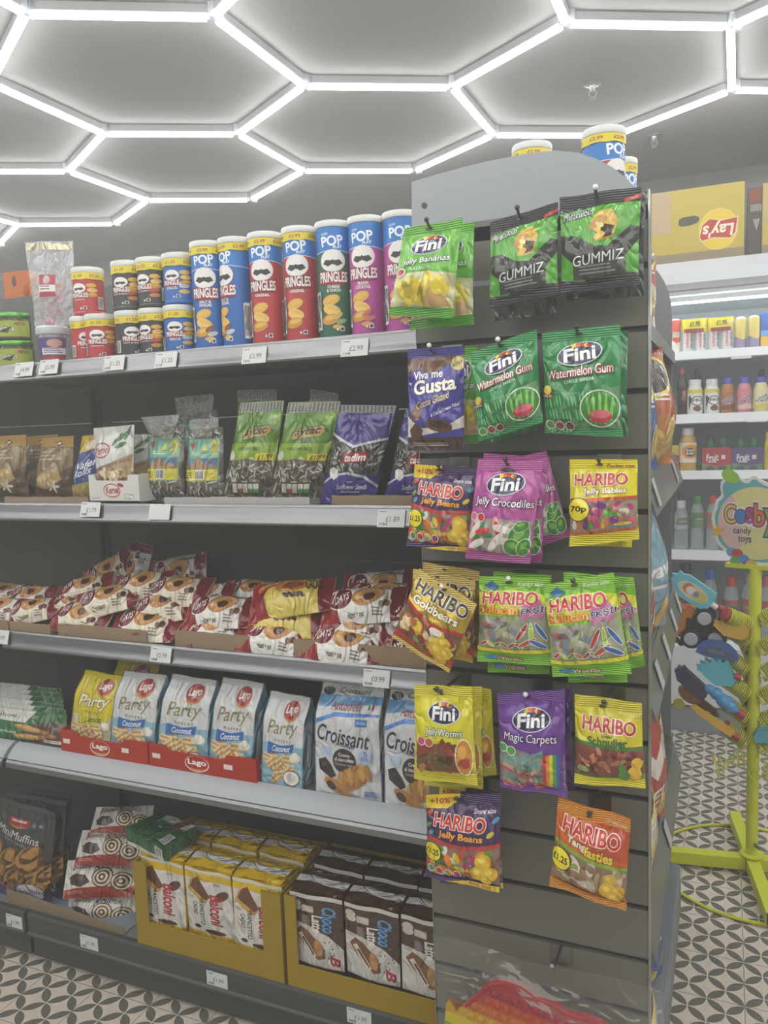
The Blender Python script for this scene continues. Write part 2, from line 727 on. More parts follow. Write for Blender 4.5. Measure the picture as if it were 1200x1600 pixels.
def oval_brand(a, cx, cy, rx, ry, rot=0.0, asp=1.25):
    """Dark oval with rounded white lettering and berries on top."""
    a.ell(cx, cy, rx * 1.06, ry * 1.08, 'd8dce0', 'logo', rot)
    a.ell(cx, cy, rx, ry, NAVY, 'logo', rot)
    for dx, c in ((-.30, 'e8d23a'), (-.1, 'd86a2a'), (.1, 'b83030'), (.3, 'd8c83a'), (.42, '9a2a3a')):
        a.ell(cx + dx * rx, cy + ry * (.86 - abs(dx) * .4), rx * .12, rx * .10 / asp, c, 'logo', n=10)
    a.text('Fini', cx, cy - ry * .05, rx * 1.42, ry * 1.15, 'f2f2f2', 'logo', rot, 0.0, .035, asp=asp)
    return a


def block_brand(a, cx, cy, w, h, c='c8322a', rot=0.0, asp=1.25, out='f4efe0'):
    a.text('HARIBO', cx, cy, w, h, c, 'logo', rot, 0, .045, out, .09, asp=asp)
    return a


def seal_rows(a, top='seal', c='', y0=.87, y1=1.0):
    a.rect(0, y0, 1, y1, c, 'top_seal', 'seal')
    return a


def price_spot(a, cx, cy, r, txt, asp):
    a.ell(cx, cy, r * 1.08, r * 1.08 / asp, '3a3418', 'price_badge')
    a.ell(cx, cy, r, r / asp, 'ecdc2c', 'price_badge')
    a.text(txt, cx, cy, r * 1.5, r * .62 / asp, '2a2a20', 'price_badge', bold=.03)
    return a


def hole(a, cx=.5, cy=.93, asp=1.25, r=.05):
    a.ell(cx, cy, r, r * .35 / asp, '2c2a26', 'hanging_hole', n=14)  # slot is not cut, its dark inside is painted on
    return a


BEANS = ['c83c34', '3d8a3a', 'e0c83c', 'e58a2a', 'd8d4c4', 'b03a6a', '7aa84a', 'c86a50']


def art_bananas():
    a = Art().rect(0, 0, 1, 1, '62b32e')
    seal_rows(a, c='5dac2c', y0=.9)
    a.rect(0, 0, 1, .1, '58a52c', 'bottom_seal', 'seal')
    a.poly([(0, .1), (1, .1), (1, .45), (.6, .47), (.3, .46), (0, .40)], 'cfcf9e', 'clear_window')
    a.blobs(0, .10, .98, .44, 26, ['e8d23e', 'dcc236', 'f0de56', 'cdb42e'], .14, 3, asp=.42)
    a.poly([(.55, .1), (.62, .28), (.75, .36), (.85, .22), (.97, .12)], 'c9a766', 'picture')
    a.ell(.77, .33, .1, .1, 'e2cc3e', 'picture')
    oval_brand(a, .52, .76, .27, .10, .06)
    a.text('Jelly Bananas', .52, .585, .74, .075, 'f4f6ee', out='2a6a30', ow=.07, rot=.06, asp=1.2, shear=.1)
    a.text('PLATANOS', .46, .50, .34, .032, 'd8ecc0')
    a.ell(.14, .47, .10, .05, 'e8c8b8', 'badge')
    a.ell(.14, .47, .07, .035, 'b03a4a', 'badge')
    return hole(a, .45, .94)


def art_gummies():
    a = Art().rect(0, 0, 1, 1, '343638')
    a.poly([(0, .13), (.28, .10), (.62, .17), (1, .13), (1, .90), (0, .82)], '4f9f2a')
    a.rect(0, .86, 1, 1, '2c2e30', 'top_seal', 'seal')
    a.poly([(.80, .86), (1, .90), (1, .935), (.80, .90)], 'c03a2c', 'flash')
    # plain dark shapes, gold burst and sweets where the pack shows a picture
    a.poly([(.0, .60), (.22, .56), (.45, .44), (.62, .42), (.90, .62), (1, .60), (1, .48), (.82, .30), (.16, .30), (0, .42)], '22241f', 'picture')
    a.poly([(.40, .70), (.50, .80), (.66, .80), (.74, .68), (.68, .50), (.48, .48)], 'c8a23c', 'picture')
    a.poly([(.44, .60), (.54, .66), (.70, .62), (.66, .52), (.50, .50)], '3a2e20', 'picture')
    a.blobs(.40, .46, .72, .78, 7, ['d8b84a', 'b88a3a', 'e0c870'], .07, 4, 'picture')
    a.text('Miraculous', .24, .79, .38, .075, 'e4e8e8', 'logo', .12, .25, .03, '22262a', .09, asp=1.15)
    a.rect(.18, .12, .84, .30, '3a3a38', 'lettering')
    a.text('GUMMIZ', .50, .315, .64, .105, 'e6e8ea', 'lettering', .05, .1, .006, '3c3e40', .06, asp=1.15)
    a.lines(.26, .15, .78, .25, 3, '8a8a86', 'lettering')
    a.poly([(0, 0), (1, 0), (1, .11), (.6, .14), (.3, .08), (0, .11)], '2a2c2e', 'bottom_seal', 'seal')
    return hole(a, .45, .93, 1.15)


def art_gusta():
    a = Art().rect(0, 0, 1, 1, '3b3590')
    a.rect(0, .92, 1, 1, '343080', 'top_seal', 'seal')
    a.poly([(0, .74), (.20, .80), (.48, .74), (.72, .84), (1, .80), (1, .92), (0, .90)], '6a4a34')
    a.poly([(0, .12), (1, .22), (1, .34), (.68, .22), (.30, .22), (0, .34)], 'd8d4cc')
    a.rect(0, 0, 1, .13, '3c2820', 'bottom_seal')
    a.poly([(.10, .38), (.22, .46), (.34, .40), (.28, .30), (.12, .28)], '6a4028', 'picture')
    a.ell(.60, .245, .22, .062, '5c3622', 'picture', -.1)
    a.ell(.60, .255, .15, .038, '3a2016', 'picture', -.1)
    a.poly([(.06, .20), (.2, .27), (.34, .20), (.26, .1), (.1, .1)], '5a3424', 'picture')
    a.ell(.90, .84, .13, .065, 'c8b878', 'badge')
    a.text('NEW', .90, .84, .17, .036, '4a3a2a', 'badge', .3)
    a.text('Viva me', .40, .74, .5, .075, 'f2f0ea', rot=.05, bold=.02)
    a.text('Gusta', .52, .635, .70, .13, 'f6f2e2', rot=.08, bold=.04, out='2c2a60', ow=.09)
    a.text('Cocoa Glazed', .50, .49, .56, .07, 'd8c872', rot=.2, shear=.2)
    a.text('& Cocoa Cream Filled', .70, .40, .46, .034, 'e8e8f0', rot=.25)
    a.lines(.1, .04, .9, .08, 2, 'b8a89a')
    return hole(a, .45, .95)


def art_watermelon(v=0):
    a = Art().rect(0, 0, 1, 1, '2f8a4c')
    seal_rows(a, c='2f8f4e', y0=.9)
    a.rect(0, 0, 1, .07, '2f8f4e', 'bottom_seal', 'seal')
    a.poly([(.04, .10), (.98, .08), (.98, .46), (.40, .40), (.04, .42)], '6a9a70', 'clear_window')
    z = random.Random(7)
    for k, (x, y) in enumerate(((.14, .2), (.32, .18), (.2, .33), (.40, .32), (.5, .2), (.07, .31), (.55, .36), (.3, .08), (.1, .09))):
        a.ell(x, y, .095, .075, '2f8246', 'clear_window', .3)
        for q in (-.5, 0, .5):
            a.ell(x + q * .09, y, .012, .055, '6cc07a', 'clear_window', .2, n=10)
    # a big plain striped melon in place of the pictured figure
    a.ell(.74, .26, .24, .17, 'e4e8dc', 'picture')
    a.ell(.74, .26, .225, .157, '3b8f3c', 'picture')
    for q in (-.66, -.33, 0, .33, .66):
        a.ell(.74 + q * .21, .26, .018, .15 * math.sqrt(1 - q * q), '8cc85a', 'picture', -q * .2, n=14)
    a.ell(.74, .19, .14, .06, 'b83a4a', 'picture')
    a.ell(.74, .21, .12, .035, 'd86a78', 'picture')
    oval_brand(a, .50, .76, .27, .10, .1)
    a.text('Watermelon Gum', .50, .60, .80, .085, 'f4ece4', out='9a2c34', ow=.08, rot=.09, asp=1.3, shear=.1)
    a.text('CHICLE  SANDIA', .5, .515, .36, .03, 'cfe8d0', rot=.09)
    a.rect(.02, .36, .16, .45, '7a3422', 'badge')
    a.ell(.09, .435, .055, .045, 'd8cc3a', 'badge')
    a.text('HALAL', .09, .378, .13, .025, 'f0e8d8', 'badge')
    for x, c in ((.10, '5a8a3a'), (.23, '8a3a3a'), (.36, '7a3f3a')):
        a.ell(x, .10, .062, .045, 'e8e4d0', 'badge', n=16)
        a.ell(x, .10, .052, .038, c, 'badge', n=16)
    return hole(a, .48, .95)


def art_beans(free=True):
    a = Art().rect(0, 0, 1, 1, '41285a')
    a.rect(0, .90, 1, 1, '3a2450', 'top_seal', 'seal')
    a.poly([(0, .84), (.30, .84), (.46, .93), (.46, 1), (0, 1)], 'dcc22e', 'flash')
    a.text('+10%', .19, .92, .26, .06, 'b0322a', 'flash', bold=.03)
    a.text('EXTRA FREE', .38, .935, .14, .045, 'b0322a', 'flash')
    a.text('Share size', .80, .83, .28, .045, 'f0ece8', shear=.2)
    a.poly([(0, .09), (1, .07), (1, .46), (.5, .44), (0, .50)], '8a6a5a', 'clear_window')
    a.blobs(.02, .08, .98, .46, 46, BEANS, .085, 11, asp=.55)
    a.poly([(0, .50), (.5, .44), (1, .46), (1, .50), (.5, .485), (0, .545)], 'b83a34', 'print')
    block_brand(a, .48, .71, .68, .135, rot=-.07)
    a.text('Jelly Beans', .50, .565, .58, .085, 'e8a43a', out='4a1a24', ow=.09, rot=-.06, asp=1.2, bold=.03)
    for x, y, c in ((.07, .80, 'c8562a'), (.06, .66, '6a9a3a'), (.88, .60, 'd8c03a'), (.94, .74, '5aa0c0'), (.1, .58, '5a96b8')):
        a.ell(x, y, .05, .026, c, 'picture', .5, n=12)
    price_spot(a, .12, .36, .13, '£1.25', 1.25)
    for k, c in enumerate(('3f8f4a', 'c83a34', 'd8c83a', 'a03a7a')):
        a.ell(.10 + k * .12, .15, .055, .05, 'e8e4dc', 'badge', n=14)
        a.ell(.10 + k * .12, .15, .042, .038, c, 'badge', n=14)
    # plain yellow sweets at the place of the pictured figure
    for x, y, r in ((.80, .33, .10), (.74, .20, .10), (.88, .19, .09), (.83, .12, .07)):
        a.ell(x, y, r, r * .85, 'e2bc30', 'picture')
        a.ell(x - .02, y + .02, r * .45, r * .3, 'f0d868', 'picture')
    a.poly([(0, 0), (1, 0), (1, .06), (.6, .075), (.3, .05), (0, .09)], '4a2c68', 'bottom_seal', 'seal')
    a.poly([(.25, .0), (1, .0), (1, .065), (.6, .06)], 'dcc22e', 'flash')
    a.text('+10% FREE', .74, .028, .3, .035, 'b0322a', 'flash')
    return hole(a, .42, .95)


def art_crocs():
    a = Art().rect(0, 0, 1, 1, 'b3569c')
    seal_rows(a, c='b85ca2', y0=.9)
    a.rect(0, 0, 1, .09, 'a84c92', 'bottom_seal', 'seal')
    a.poly([(.03, .10), (.97, .09), (.97, .42), (.5, .44), (.03, .42)], 'a8a29a', 'clear_window')
    a.blobs(.03, .10, .66, .43, 16, ['e8e4dc', 'd83a4a', 'e6dcd0', '3f8a44', 'c84a56', 'e8b0a0'], .14, 5, asp=.34)
    # plain green sweets instead of the pictured figure
    for x, y, rx, ry, r in ((.80, .27, .15, .12, .4), (.72, .16, .12, .08, -.2), (.88, .16, .1, .08, .5), (.82, .37, .1, .05, .2)):
        a.ell(x, y, rx * 1.1, ry * 1.1, 'dfe6cf', 'picture', r)
        a.ell(x, y, rx, ry, '3f8a35', 'picture', r)
        a.ell(x, y + .02, rx * .5, ry * .4, '7ab84a', 'picture', r)
    oval_brand(a, .50, .77, .27, .10, .05)
    a.text('Jelly Crocodiles', .52, .585, .86, .10, 'f6eef4', out='5a2a58', ow=.08, rot=-.03, asp=1.3)
    for x, c in ((.09, 'c86a8a'), (.22, 'c8442c')):
        a.ell(x, .44, .065, .045, 'e8dce0', 'badge', n=16)
        a.ell(x, .44, .054, .037, c, 'badge', n=16)
    a.ell(.48, .90, .10, .022, '4a3a48', 'hanging_hole')
    return a


def art_babies():
    a = Art().rect(0, 0, 1, 1, 'e6da22')
    seal_rows(a, c='e2d622', y0=.88)
    a.rect(0, 0, 1, .16, 'e2d622', 'bottom_seal', 'seal')
    a.rect(0, .13, 1, .17, 'b8572a')
    a.rect(0, .17, 1, .55, '8f8468', 'clear_window')
    a.blobs(.2, .22, .98, .53, 34, ['b83a7a', 'd8c8a0', '6a3a86', 'd86a60', '5fae3c', 'cfc4b4', 'd85a7a'], .07, 9, asp=.7)
    a.rect(0, .52, 1, .56, 'c8542c')
    for k, c in enumerate(('d8d0c0', 'c8702a', '5f3a78', '4f8a3a', 'b0366c', 'd8a02c')):
        a.ell(.09 + k * .085, .24, .038, .045, c, 'picture', n=12)
        a.ell(.09 + k * .085, .285, .024, .022, c, 'picture', n=10)
    a.ell(.78, .22, .16, .03, '4a7a9a', 'picture')
    a.ell(.78, .23, .13, .02, 'd8b83a', 'picture')
    a.text('Pocket size', .76, .925, .40, .045, 'a03a2a', shear=.2, bold=.02)
    block_brand(a, .48, .765, .76, .13)
    a.text('Jelly Babies', .54, .625, .60, .08, 'f4ead0', out='6a3a2a', ow=.09, bold=.03)
    price_spot(a, .16, .43, .16, '70p', 1.25)
    return hole(a, .45, .94)


def art_gold():
    a = Art().rect(0, 0, 1, 1, 'c8aa4a', kind='gold')
    a.rect(0, .88, 1, 1, 'd0b45a', 'top_seal', 'seal')
    a.poly([(0, .14), (1, .16), (1, .52), (.5, .46), (0, .54)], '6a4a30', 'clear_window')
    a.blobs(.03, .15, .97, .48, 48, ['c84a30', 'd89a3a', 'e0c03a', '8a3426', 'd8c49a', '7a8a44', 'b86a3a'], .075, 21, asp=.75)
    a.poly([(0, .54), (.5, .46), (1, .52), (1, .57), (.5, .505), (0, .59)], 'b8312c')
    a.poly([(0, .07), (1, .09), (1, .165), (.5, .13), (0, .15)], 'b8312c')
    block_brand(a, .50, .82, .86, .15, c='2c2a26', out='efe6c8')
    a.text('Goldbears', .48, .66, .74, .095, 'f4ead0', out='2c2620', ow=.10, bold=.03)
    for x, y, r in ((.78, .34, .1), (.72, .22, .12), (.86, .22, .09), (.80, .11, .10)):
        a.ell(x, y, r, r * .8, 'dcb52a', 'picture')
        a.ell(x - .02, y + .02, r * .4, r * .3, 'eed05a', 'picture')
    a.ell(.62, .44, .10, .045, 'e8e4d8', 'badge')
    a.rect(0, 0, 1, .06, 'ccae50', 'bottom_seal', 'seal')
    return hole(a, .4, .96, r=.04)


def art_worms_sour():
    a = Art().rect(0, 0, 1, 1, '7fbf2c')
    seal_rows(a, c='86c630', y0=.90)
    a.rect(0, 0, 1, .15, '7cc02c', 'bottom_seal', 'seal')
    a.poly([(0, .56), (1, .62), (1, .80), (.5, .86), (0, .82)], 'd9d930')
    a.poly([(.02, .18), (.98, .17), (.98, .58), (.5, .56), (.02, .56)], '9a9c86', 'clear_window')
    a.blobs(.02, .28, .62, .56, 20, ['8a8a84', 'a8a49a', '7c8a90', 'b86a68', '9aa07a', 'b8b49c', 'a05a60'], .17, 8, asp=.3)
    for k, c in enumerate(('c83a3a', 'd8cf3a', '4f9a3a', 'c87a3a', 'b0423a', '5f9a3a')):
        a.ell(.10 + k * .10, .24, .065, .025, 'e8e6d4', 'picture', .5 * (-1) ** k, n=14)
        a.ell(.10 + k * .10, .24, .055, .018, c, 'picture', .5 * (-1) ** k, n=14)
    for x, y, r, c in ((.64, .40, .9, 'b8323a'), (.76, .38, 1.6, '9ac83a'), (.88, .40, 2.2, '2f5aa0'), (.70, .28, .4, 'c85a2c'), (.84, .26, 2.7, '3a62a8')):
        a.ell(x, y, .13, .032, 'e4e6d8', 'picture', r)
        a.ell(x, y, .12, .024, c, 'picture', r)
    a.rect(0, .15, 1, .19, 'd8d430')
    a.poly([(.08, .90), (.2, .96), (.3, .88), (.2, .84)], '2f6a9a', 'picture')
    a.text('Kanka size', .74, .925, .36, .045, 'e8f0e0', shear=.2)
    block_brand(a, .46, .765, .76, .13, c='c83434')
    a.text('Solucan', .32, .64, .54, .08, 'e6a83a', out='b8442a', ow=.09, bold=.03)
    a.poly([(.60, .60), (.66, .72), (.74, .69), (.86, .76), (.92, .68), (1, .66), (.92, .59), (.84, .54), (.76, .58), (.66, .53)], 'b86a90', 'badge')
    a.text('EKŞİ!', .79, .645, .32, .085, '24305a', 'badge', .06, .1, .04, 'e8ecec', .08)
    a.text('Worms', .45, .075, .34, .05, 'f0e6e0', out='a0322c', ow=.09)
    a.ell(.2, .08, .09, .03, '3f8ac0', 'picture')
    return hole(a, .44, .94)


def art_worms():
    a = Art().rect(0, 0, 1, 1, 'd8cf2c')
    seal_rows(a, c='d4cb2c', y0=.90)
    a.rect(0, 0, 1, .12, 'd8cf30', 'bottom_seal', 'seal')
    a.rect(.06, .13, .94, .44, '7a4a30', 'clear_window')
    a.blobs(.07, .14, .93, .44, 22, ['8a3a2a', 'a86a3a', '6a5a30', 'b8823a', '7a2f24'], .15, 12, asp=.35)
    a.ell(.84, .30, .13, .20, 'f0e6c8', 'picture')
    a.ell(.84, .30, .115, .18, 'cf8a2c', 'picture')
    a.ell(.84, .24, .08, .06, 'a8443a', 'picture')
    a.ell(.82, .36, .06, .07, 'e0ac52', 'picture')
    oval_brand(a, .54, .74, .26, .10)
    a.text('JellyWorms', .54, .545, .58, .09, 'f2f2ea', out='2f6a44', ow=.09, rot=-.05, asp=1.4)
    a.text('GUSANOS', .56, .455, .22, .03, '4a4420')
    for x, c in ((.17, 'b84a7a'), (.31, 'b8603a')):
        a.ell(x, .45, .075, .048, 'e8dccc', 'badge', n=16)
        a.ell(x, .45, .062, .04, c, 'badge', n=16)
    a.ell(.42, .94, .10, .022, '3c3820', 'hanging_hole', rot=-.3)
    return a


def art_carpets():
    a = Art().rect(0, 0, 1, 1, '6a3a92')
    seal_rows(a, c='64368a', y0=.90)
    a.rect(0, 0, 1, .08, '6a3896', 'bottom_seal', 'seal')
    a.poly([(.02, .10), (.98, .08), (.98, .40), (.5, .43), (.02, .52)], '8a8078', 'clear_window')
    rnd = random.Random(4)
    for k in range(20):
        x, y, r = rnd.uniform(.05, .68), rnd.uniform(.1, .42), rnd.uniform(-.6, .6)
        for q, c in enumerate(('b8606a', 'c8a48a', '8aa890', '6a9aa0')):
            dx, dy = math.cos(r), math.sin(r) * .8
            e = (q - 1.5) * .042
            px, py = x - dy * e * 1.2, y + dx * e
            a.poly([(px - dx * .08, py - dy * .08 - .018), (px + dx * .08, py + dy * .08 - .018), (px + dx * .08, py + dy * .08 + .018), (px - dx * .08, py - dy * .08 + .018)], c, 'clear_window', zz=a.n + (k % 5))
    a.n += 6
    # a plain rainbow ribbon in place of the pictured figure
    for q, c in enumerate(('c8383a', 'd8923a', 'd8cf3a', '4f9a4a', '3a5fa8', '6a3a8a')):
        a.poly([(.66 + q * .05, .08), (.71 + q * .05, .08), (.74 + q * .045, .42), (.69 + q * .045, .42)], c, 'picture', zz=a.n)
    a.n += 1
    oval_brand(a, .52, .74, .27, .10)
    a.text('Magic Carpets', .50, .565, .76, .10, 'f4f0f4', out='3a2460', ow=.08, rot=-.06, asp=1.4)
    for x, y in ((.10, .47), (.23, .45)):
        a.ell(x, y, .075, .05, 'e0e8d0', 'badge', n=16)
        a.ell(x, y, .062, .041, '4a9a50', 'badge', n=16)
    return hole(a, .42, .95, r=.02)


def art_cords():
    a = Art().rect(0, 0, 1, 1, 'd0c428')
    seal_rows(a, c='ccc02a', y0=.88)
    a.rect(0, 0, 1, .13, 'e0d62c', 'bottom_seal', 'seal')
    a.rect(0, .13, 1, .50, '7a4a3a', 'clear_window')
    a.blobs(.02, .14, .98, .48, 40, ['8a4034', 'a86050', '7a3a30', 'b87a5a', '6a302a'], .12, 14, asp=.3)
    a.rect(0, .12, 1, .145, '3a7a34')
    a.poly([(0, .50), (.5, .47), (1, .45), (1, .48), (.5, .505), (0, .54)], '3f7a34')
    block_brand(a, .52, .715, .76, .145, c='b83430', rot=-.04)
    a.text('kinder', .50, .605, .16, .035, '2f6a34', bold=.02)
    a.text('Schnuller', .50, .545, .56, .085, '2f6a38', bold=.05)
    a.text('Pocket size', .82, .86, .30, .04, 'e8e0a0', shear=.2)
    for x, y, r, c in ((.90, .30, .08, 'd8b03a'), (.86, .18, .10, 'd8b03a'), (.70, .25, .06, '4f8a3a'), (.72, .16, .08, '4f8a3a')):
        a.ell(x, y, r, r * .9, c, 'picture')
    a.ell(.15, .21, .09, .035, '9ab06a', 'badge')
    return hole(a, .42, .90, r=.06)


def art_tang():
    a = Art().rect(0, 0, 1, 1, 'c8641e')
    a.rect(0, .86, 1, 1, 'd0861e', 'top_seal', 'seal')
    a.poly([(.3, .6), (1, .52), (1, .86), (.5, .86)], 'b84a26')
    a.poly([(0, .14), (1, .12), (1, .46), (.5, .48), (0, .54)], '8a7258', 'clear_window')
    a.blobs(.03, .14, .97, .48, 30, ['a8926c', 'd8cdb8', '8a9a5a', 'b8a48a', '9a7a5c', 'c8b49a', '7a4a44'], .12, 17, asp=.5)
    a.poly([(0, .54), (.5, .47), (1, .43), (1, .47), (.5, .515), (0, .585)], '8aa83a')
    block_brand(a, .50, .74, .76, .15, rot=-.08)
    a.text('Tang', .32, .61, .26, .085, 'f0e8d0', out='6a3a22', ow=.09, rot=-.08, bold=.03)
    a.text('fasties', .62, .565, .36, .095, 'e2c23a', out='5a4a1c', ow=.09, rot=-.1, bold=.03)
    a.text('Share size', .82, .90, .28, .04, 'f0e0c8', shear=.2)
    price_spot(a, .12, .38, .14, '£1.25', 1.2)
    for x, y, r in ((.78, .33, .08), (.76, .21, .11), (.88, .2, .09), (.84, .12, .09)):
        a.ell(x, y, r, r * .85, 'dcb030', 'picture')
        a.ell(x - .02, y + .02, r * .4, r * .3, 'ecd060', 'picture')
    a.poly([(0, 0), (1, 0), (1, .08), (.5, .12), (0, .13)], 'd08c2a', 'bottom_seal', 'seal')
    return hole(a, .45, .90, r=.04)


def art_can(body, dark, price, tall, flavour, chips, top='2a72b4', scan=True, plain=False):
    """Wrapped right round a tube: x runs round, 0.5 faces front."""
    a = Art()
    e = .47
    h1 = .915 if price else 1.0
    if tall and scan:
        a.poly([(0, .73), (.5, .785), (1, .73), (1, 1), (0, 1)], '2a76c0', 'upper_panel', 'ink')
        a.poly([(0, .73), (.5, .785), (1, .73), (1, .737), (.5, .792), (0, .737)], 'd8dce0', 'upper_panel', 'ink')
        a.text('SCAN', .43, .935, .06, .02, 'f0f4f8', 'lettering', .1, kind='ink')
        a.text('POP', .50, .872, .20, .085, 'f0f4f8', 'lettering', .08, .0, .06, kind='ink', asp=1.05)
        a.text('PLAY', .55, .815, .08, .026, 'f0f4f8', 'lettering', .08, 0, .03, kind='ink')
    w = .15
    cy, hh = (.692, .102) if tall else (.60, .125)
    ew = 1.42 if tall else 1.0
    a.ell(.5, cy, .083 * ew, hh, 'e8e6e2', 'logo', kind='ink')
    a.poly([(.5 + (x - .5) * ew, y) for x, y in ((.435, cy - hh * .25), (.455, cy + hh * .1), (.49, cy + hh * .02), (.5, cy + hh * .12), (.51, cy + hh * .02), (.545, cy + hh * .1), (.565, cy - hh * .25), (.53, cy - hh * .5), (.5, cy - hh * .3), (.47, cy - hh * .5))], '2c2c2e', 'logo', 'ink')
    ty, th = (.545, .088) if tall else (.42, .11)
    pw = 1.32 if tall else 1.0
    a.poly([(.5 + (x - .5) * pw, y) for x, y in ((.40, ty - th * .75), (.5, ty - th * .9), (.60, ty - th * .75), (.60, ty + th * .7), (.5, ty + th * .55), (.40, ty + th * .7))], dark, 'logo', 'ink')
    a.text('PRINGLES', .5, ty, .20 * pw, th, 'eeeeea', 'lettering', bold=.03, kind='ink')
    fy = ty - (.088 if tall else .11)
    for k, ln in enumerate(flavour.split('\n')):
        a.text(ln, .5, fy - k * .034, .015 * len(ln) + .02, .027, 'e8e8e0', 'lettering', bold=.03, kind='ink')
    ch = ['d8ac4a', 'e4c070', 'c8923a', 'dcb65a']
    if tall:
        for k, (x, y, r) in enumerate(((.47, .335, .3), (.475, .245, -.3), (.46, .16, .2))):
            a.ell(x, y, .085, .048, ch[k], 'picture', r, kind='ink')
            a.ell(x + .01, y + .015, .06, .022, ch[3], 'picture', r, kind='ink')
    for k, c in enumerate(chips):
        x, y = (.53 + .03 * (k % 2), .09 + .05 * k) if tall else (.63, .2 + .13 * k)
        a.ell(x, y, .055 if not tall else .05, .05 if not tall else .022, c, 'picture', .3 * k, kind='ink')
    if not tall:
        for k, (x, y, r) in enumerate(((.64, .66, .4), (.65, .54, -.3), (.65, .42, .3))):
            a.ell(x, y, .055, .055, ch[k], 'picture', r, kind='ink')
            a.ell(x + .01, y + .02, .036, .022, ch[3], 'picture', r, kind='ink')
    a.rect(.545, .05, .585, .09 if tall else .13, 'e4e4e0', 'print', 'ink')
    a.rect(.552, .057, .578, .083 if tall else .118, '3a3a3a', 'print', 'ink')
    a.rect(.515, .055, .533, .078 if tall else .10, 'dcdcd8', 'print', 'ink')
    for x in (.30, .70):
        n0 = a.n
        a.bars(x, .07, x + .07, .38 if not tall else .42)
    if price:
        b = .82 if not tall else .925
        a.poly([(0, b)] + [(k / 20, b + (.012 if not tall else .006) * math.sin(k * 2.2)) for k in range(1, 20)] + [(1, b), (1, 1), (0, 1)], 'd8c934', 'price_band', 'ink')
        for x in (.14, .32, .5, .68, .86):
            a.text(price, x, (b + 1) / 2, .10, (1 - b) * .38, 'a83a2c', 'price_band', bold=.02, kind='ink')
    return a


def art_seven(kind):
    """Flow pack: dark red end with an oval, filled roll in the middle."""
    W, red = ('e4dcc4', '94222a') if kind != 'hazelnut' else ('e6e4de', '94222a')
    if kind == 'cacao':
        W = 'd8c45a'
    a = Art().rect(0, 0, 1, 1, W)
    a.rect(0, 0, .045, 1, '8a2028', 'end_seal', 'seal')
    a.rect(.955, 0, 1, 1, '8a2028', 'end_seal', 'seal')
    a.poly([(0, 0), (.28, 0), (.20, .5), (.34, 1), (0, 1)], red)
    a.poly([(1, 0), (.86, 0), (.83, 1), (1, 1)], '7c1c24')
    if kind == 'cacao':
        a.poly([(.06, .62), (.42, .70), (.42, .95), (.06, .90)], 'a82c28')
        a.text('CROISSANT', .24, .80, .30, .13, 'ead25a', bold=.03)
        a.ell(.55, .62, .20, .20, 'b87430', 'picture')
        a.ell(.57, .60, .12, .12, '8a4a22', 'picture')
        a.text('CACAO', .79, .68, .16, .34, '4a2c1c', rot=.25, bold=.03, asp=.5)
        for x in (.5, .56, .62, .68):
            a.ell(x, .35, .03, .07, '4a2a1c', 'picture', .4, n=10)
        return a
    a.ell(.25, .60, .175, .35, 'efe8e0', 'logo', .25)
    a.ell(.25, .60, .160, .315, '701a24', 'logo', .25)
    a.text('7', .165, .70, .075, .36, 'f4f0ea', 'logo', .1, .1, .03)
    a.text('DAYS', .285, .55, .185, .21, 'f4f0ea', 'logo', .14, 0, .02, asp=.5)
    a.ell(.60, .58, .17, .31, 'b98248', 'picture', -.2)
    a.ell(.61, .60, .15, .25, 'd8ab6a', 'picture', -.2)
    a.ell(.62, .52, .11, .19, 'c08a4c', 'picture', -.2)
    a.ell(.625, .50, .062, .115, '4a2416', 'picture', -.2)
    a.text('Croissant' if kind == 'cream' else 'Hazelnut', .74, .86, .20, .11, '4a2a22', shear=.4)
    a.ell(.82, .42, .045, .12, 'dfd6c8', 'picture')
    a.ell(.815, .38, .035, .08, '5a3020' if kind == 'cream' else '7a4a28', 'picture')
    a.ell(.765, .33, .03, .07, '6a3a22', 'picture')
    a.text('Croissant' if kind == 'cream' else 'Hazel + nut', .47, .14, .20, .09, '4a2a22', shear=.3)
    a.lines(.66, .08, .8, .26, 3, '8a7a6a')
    return a


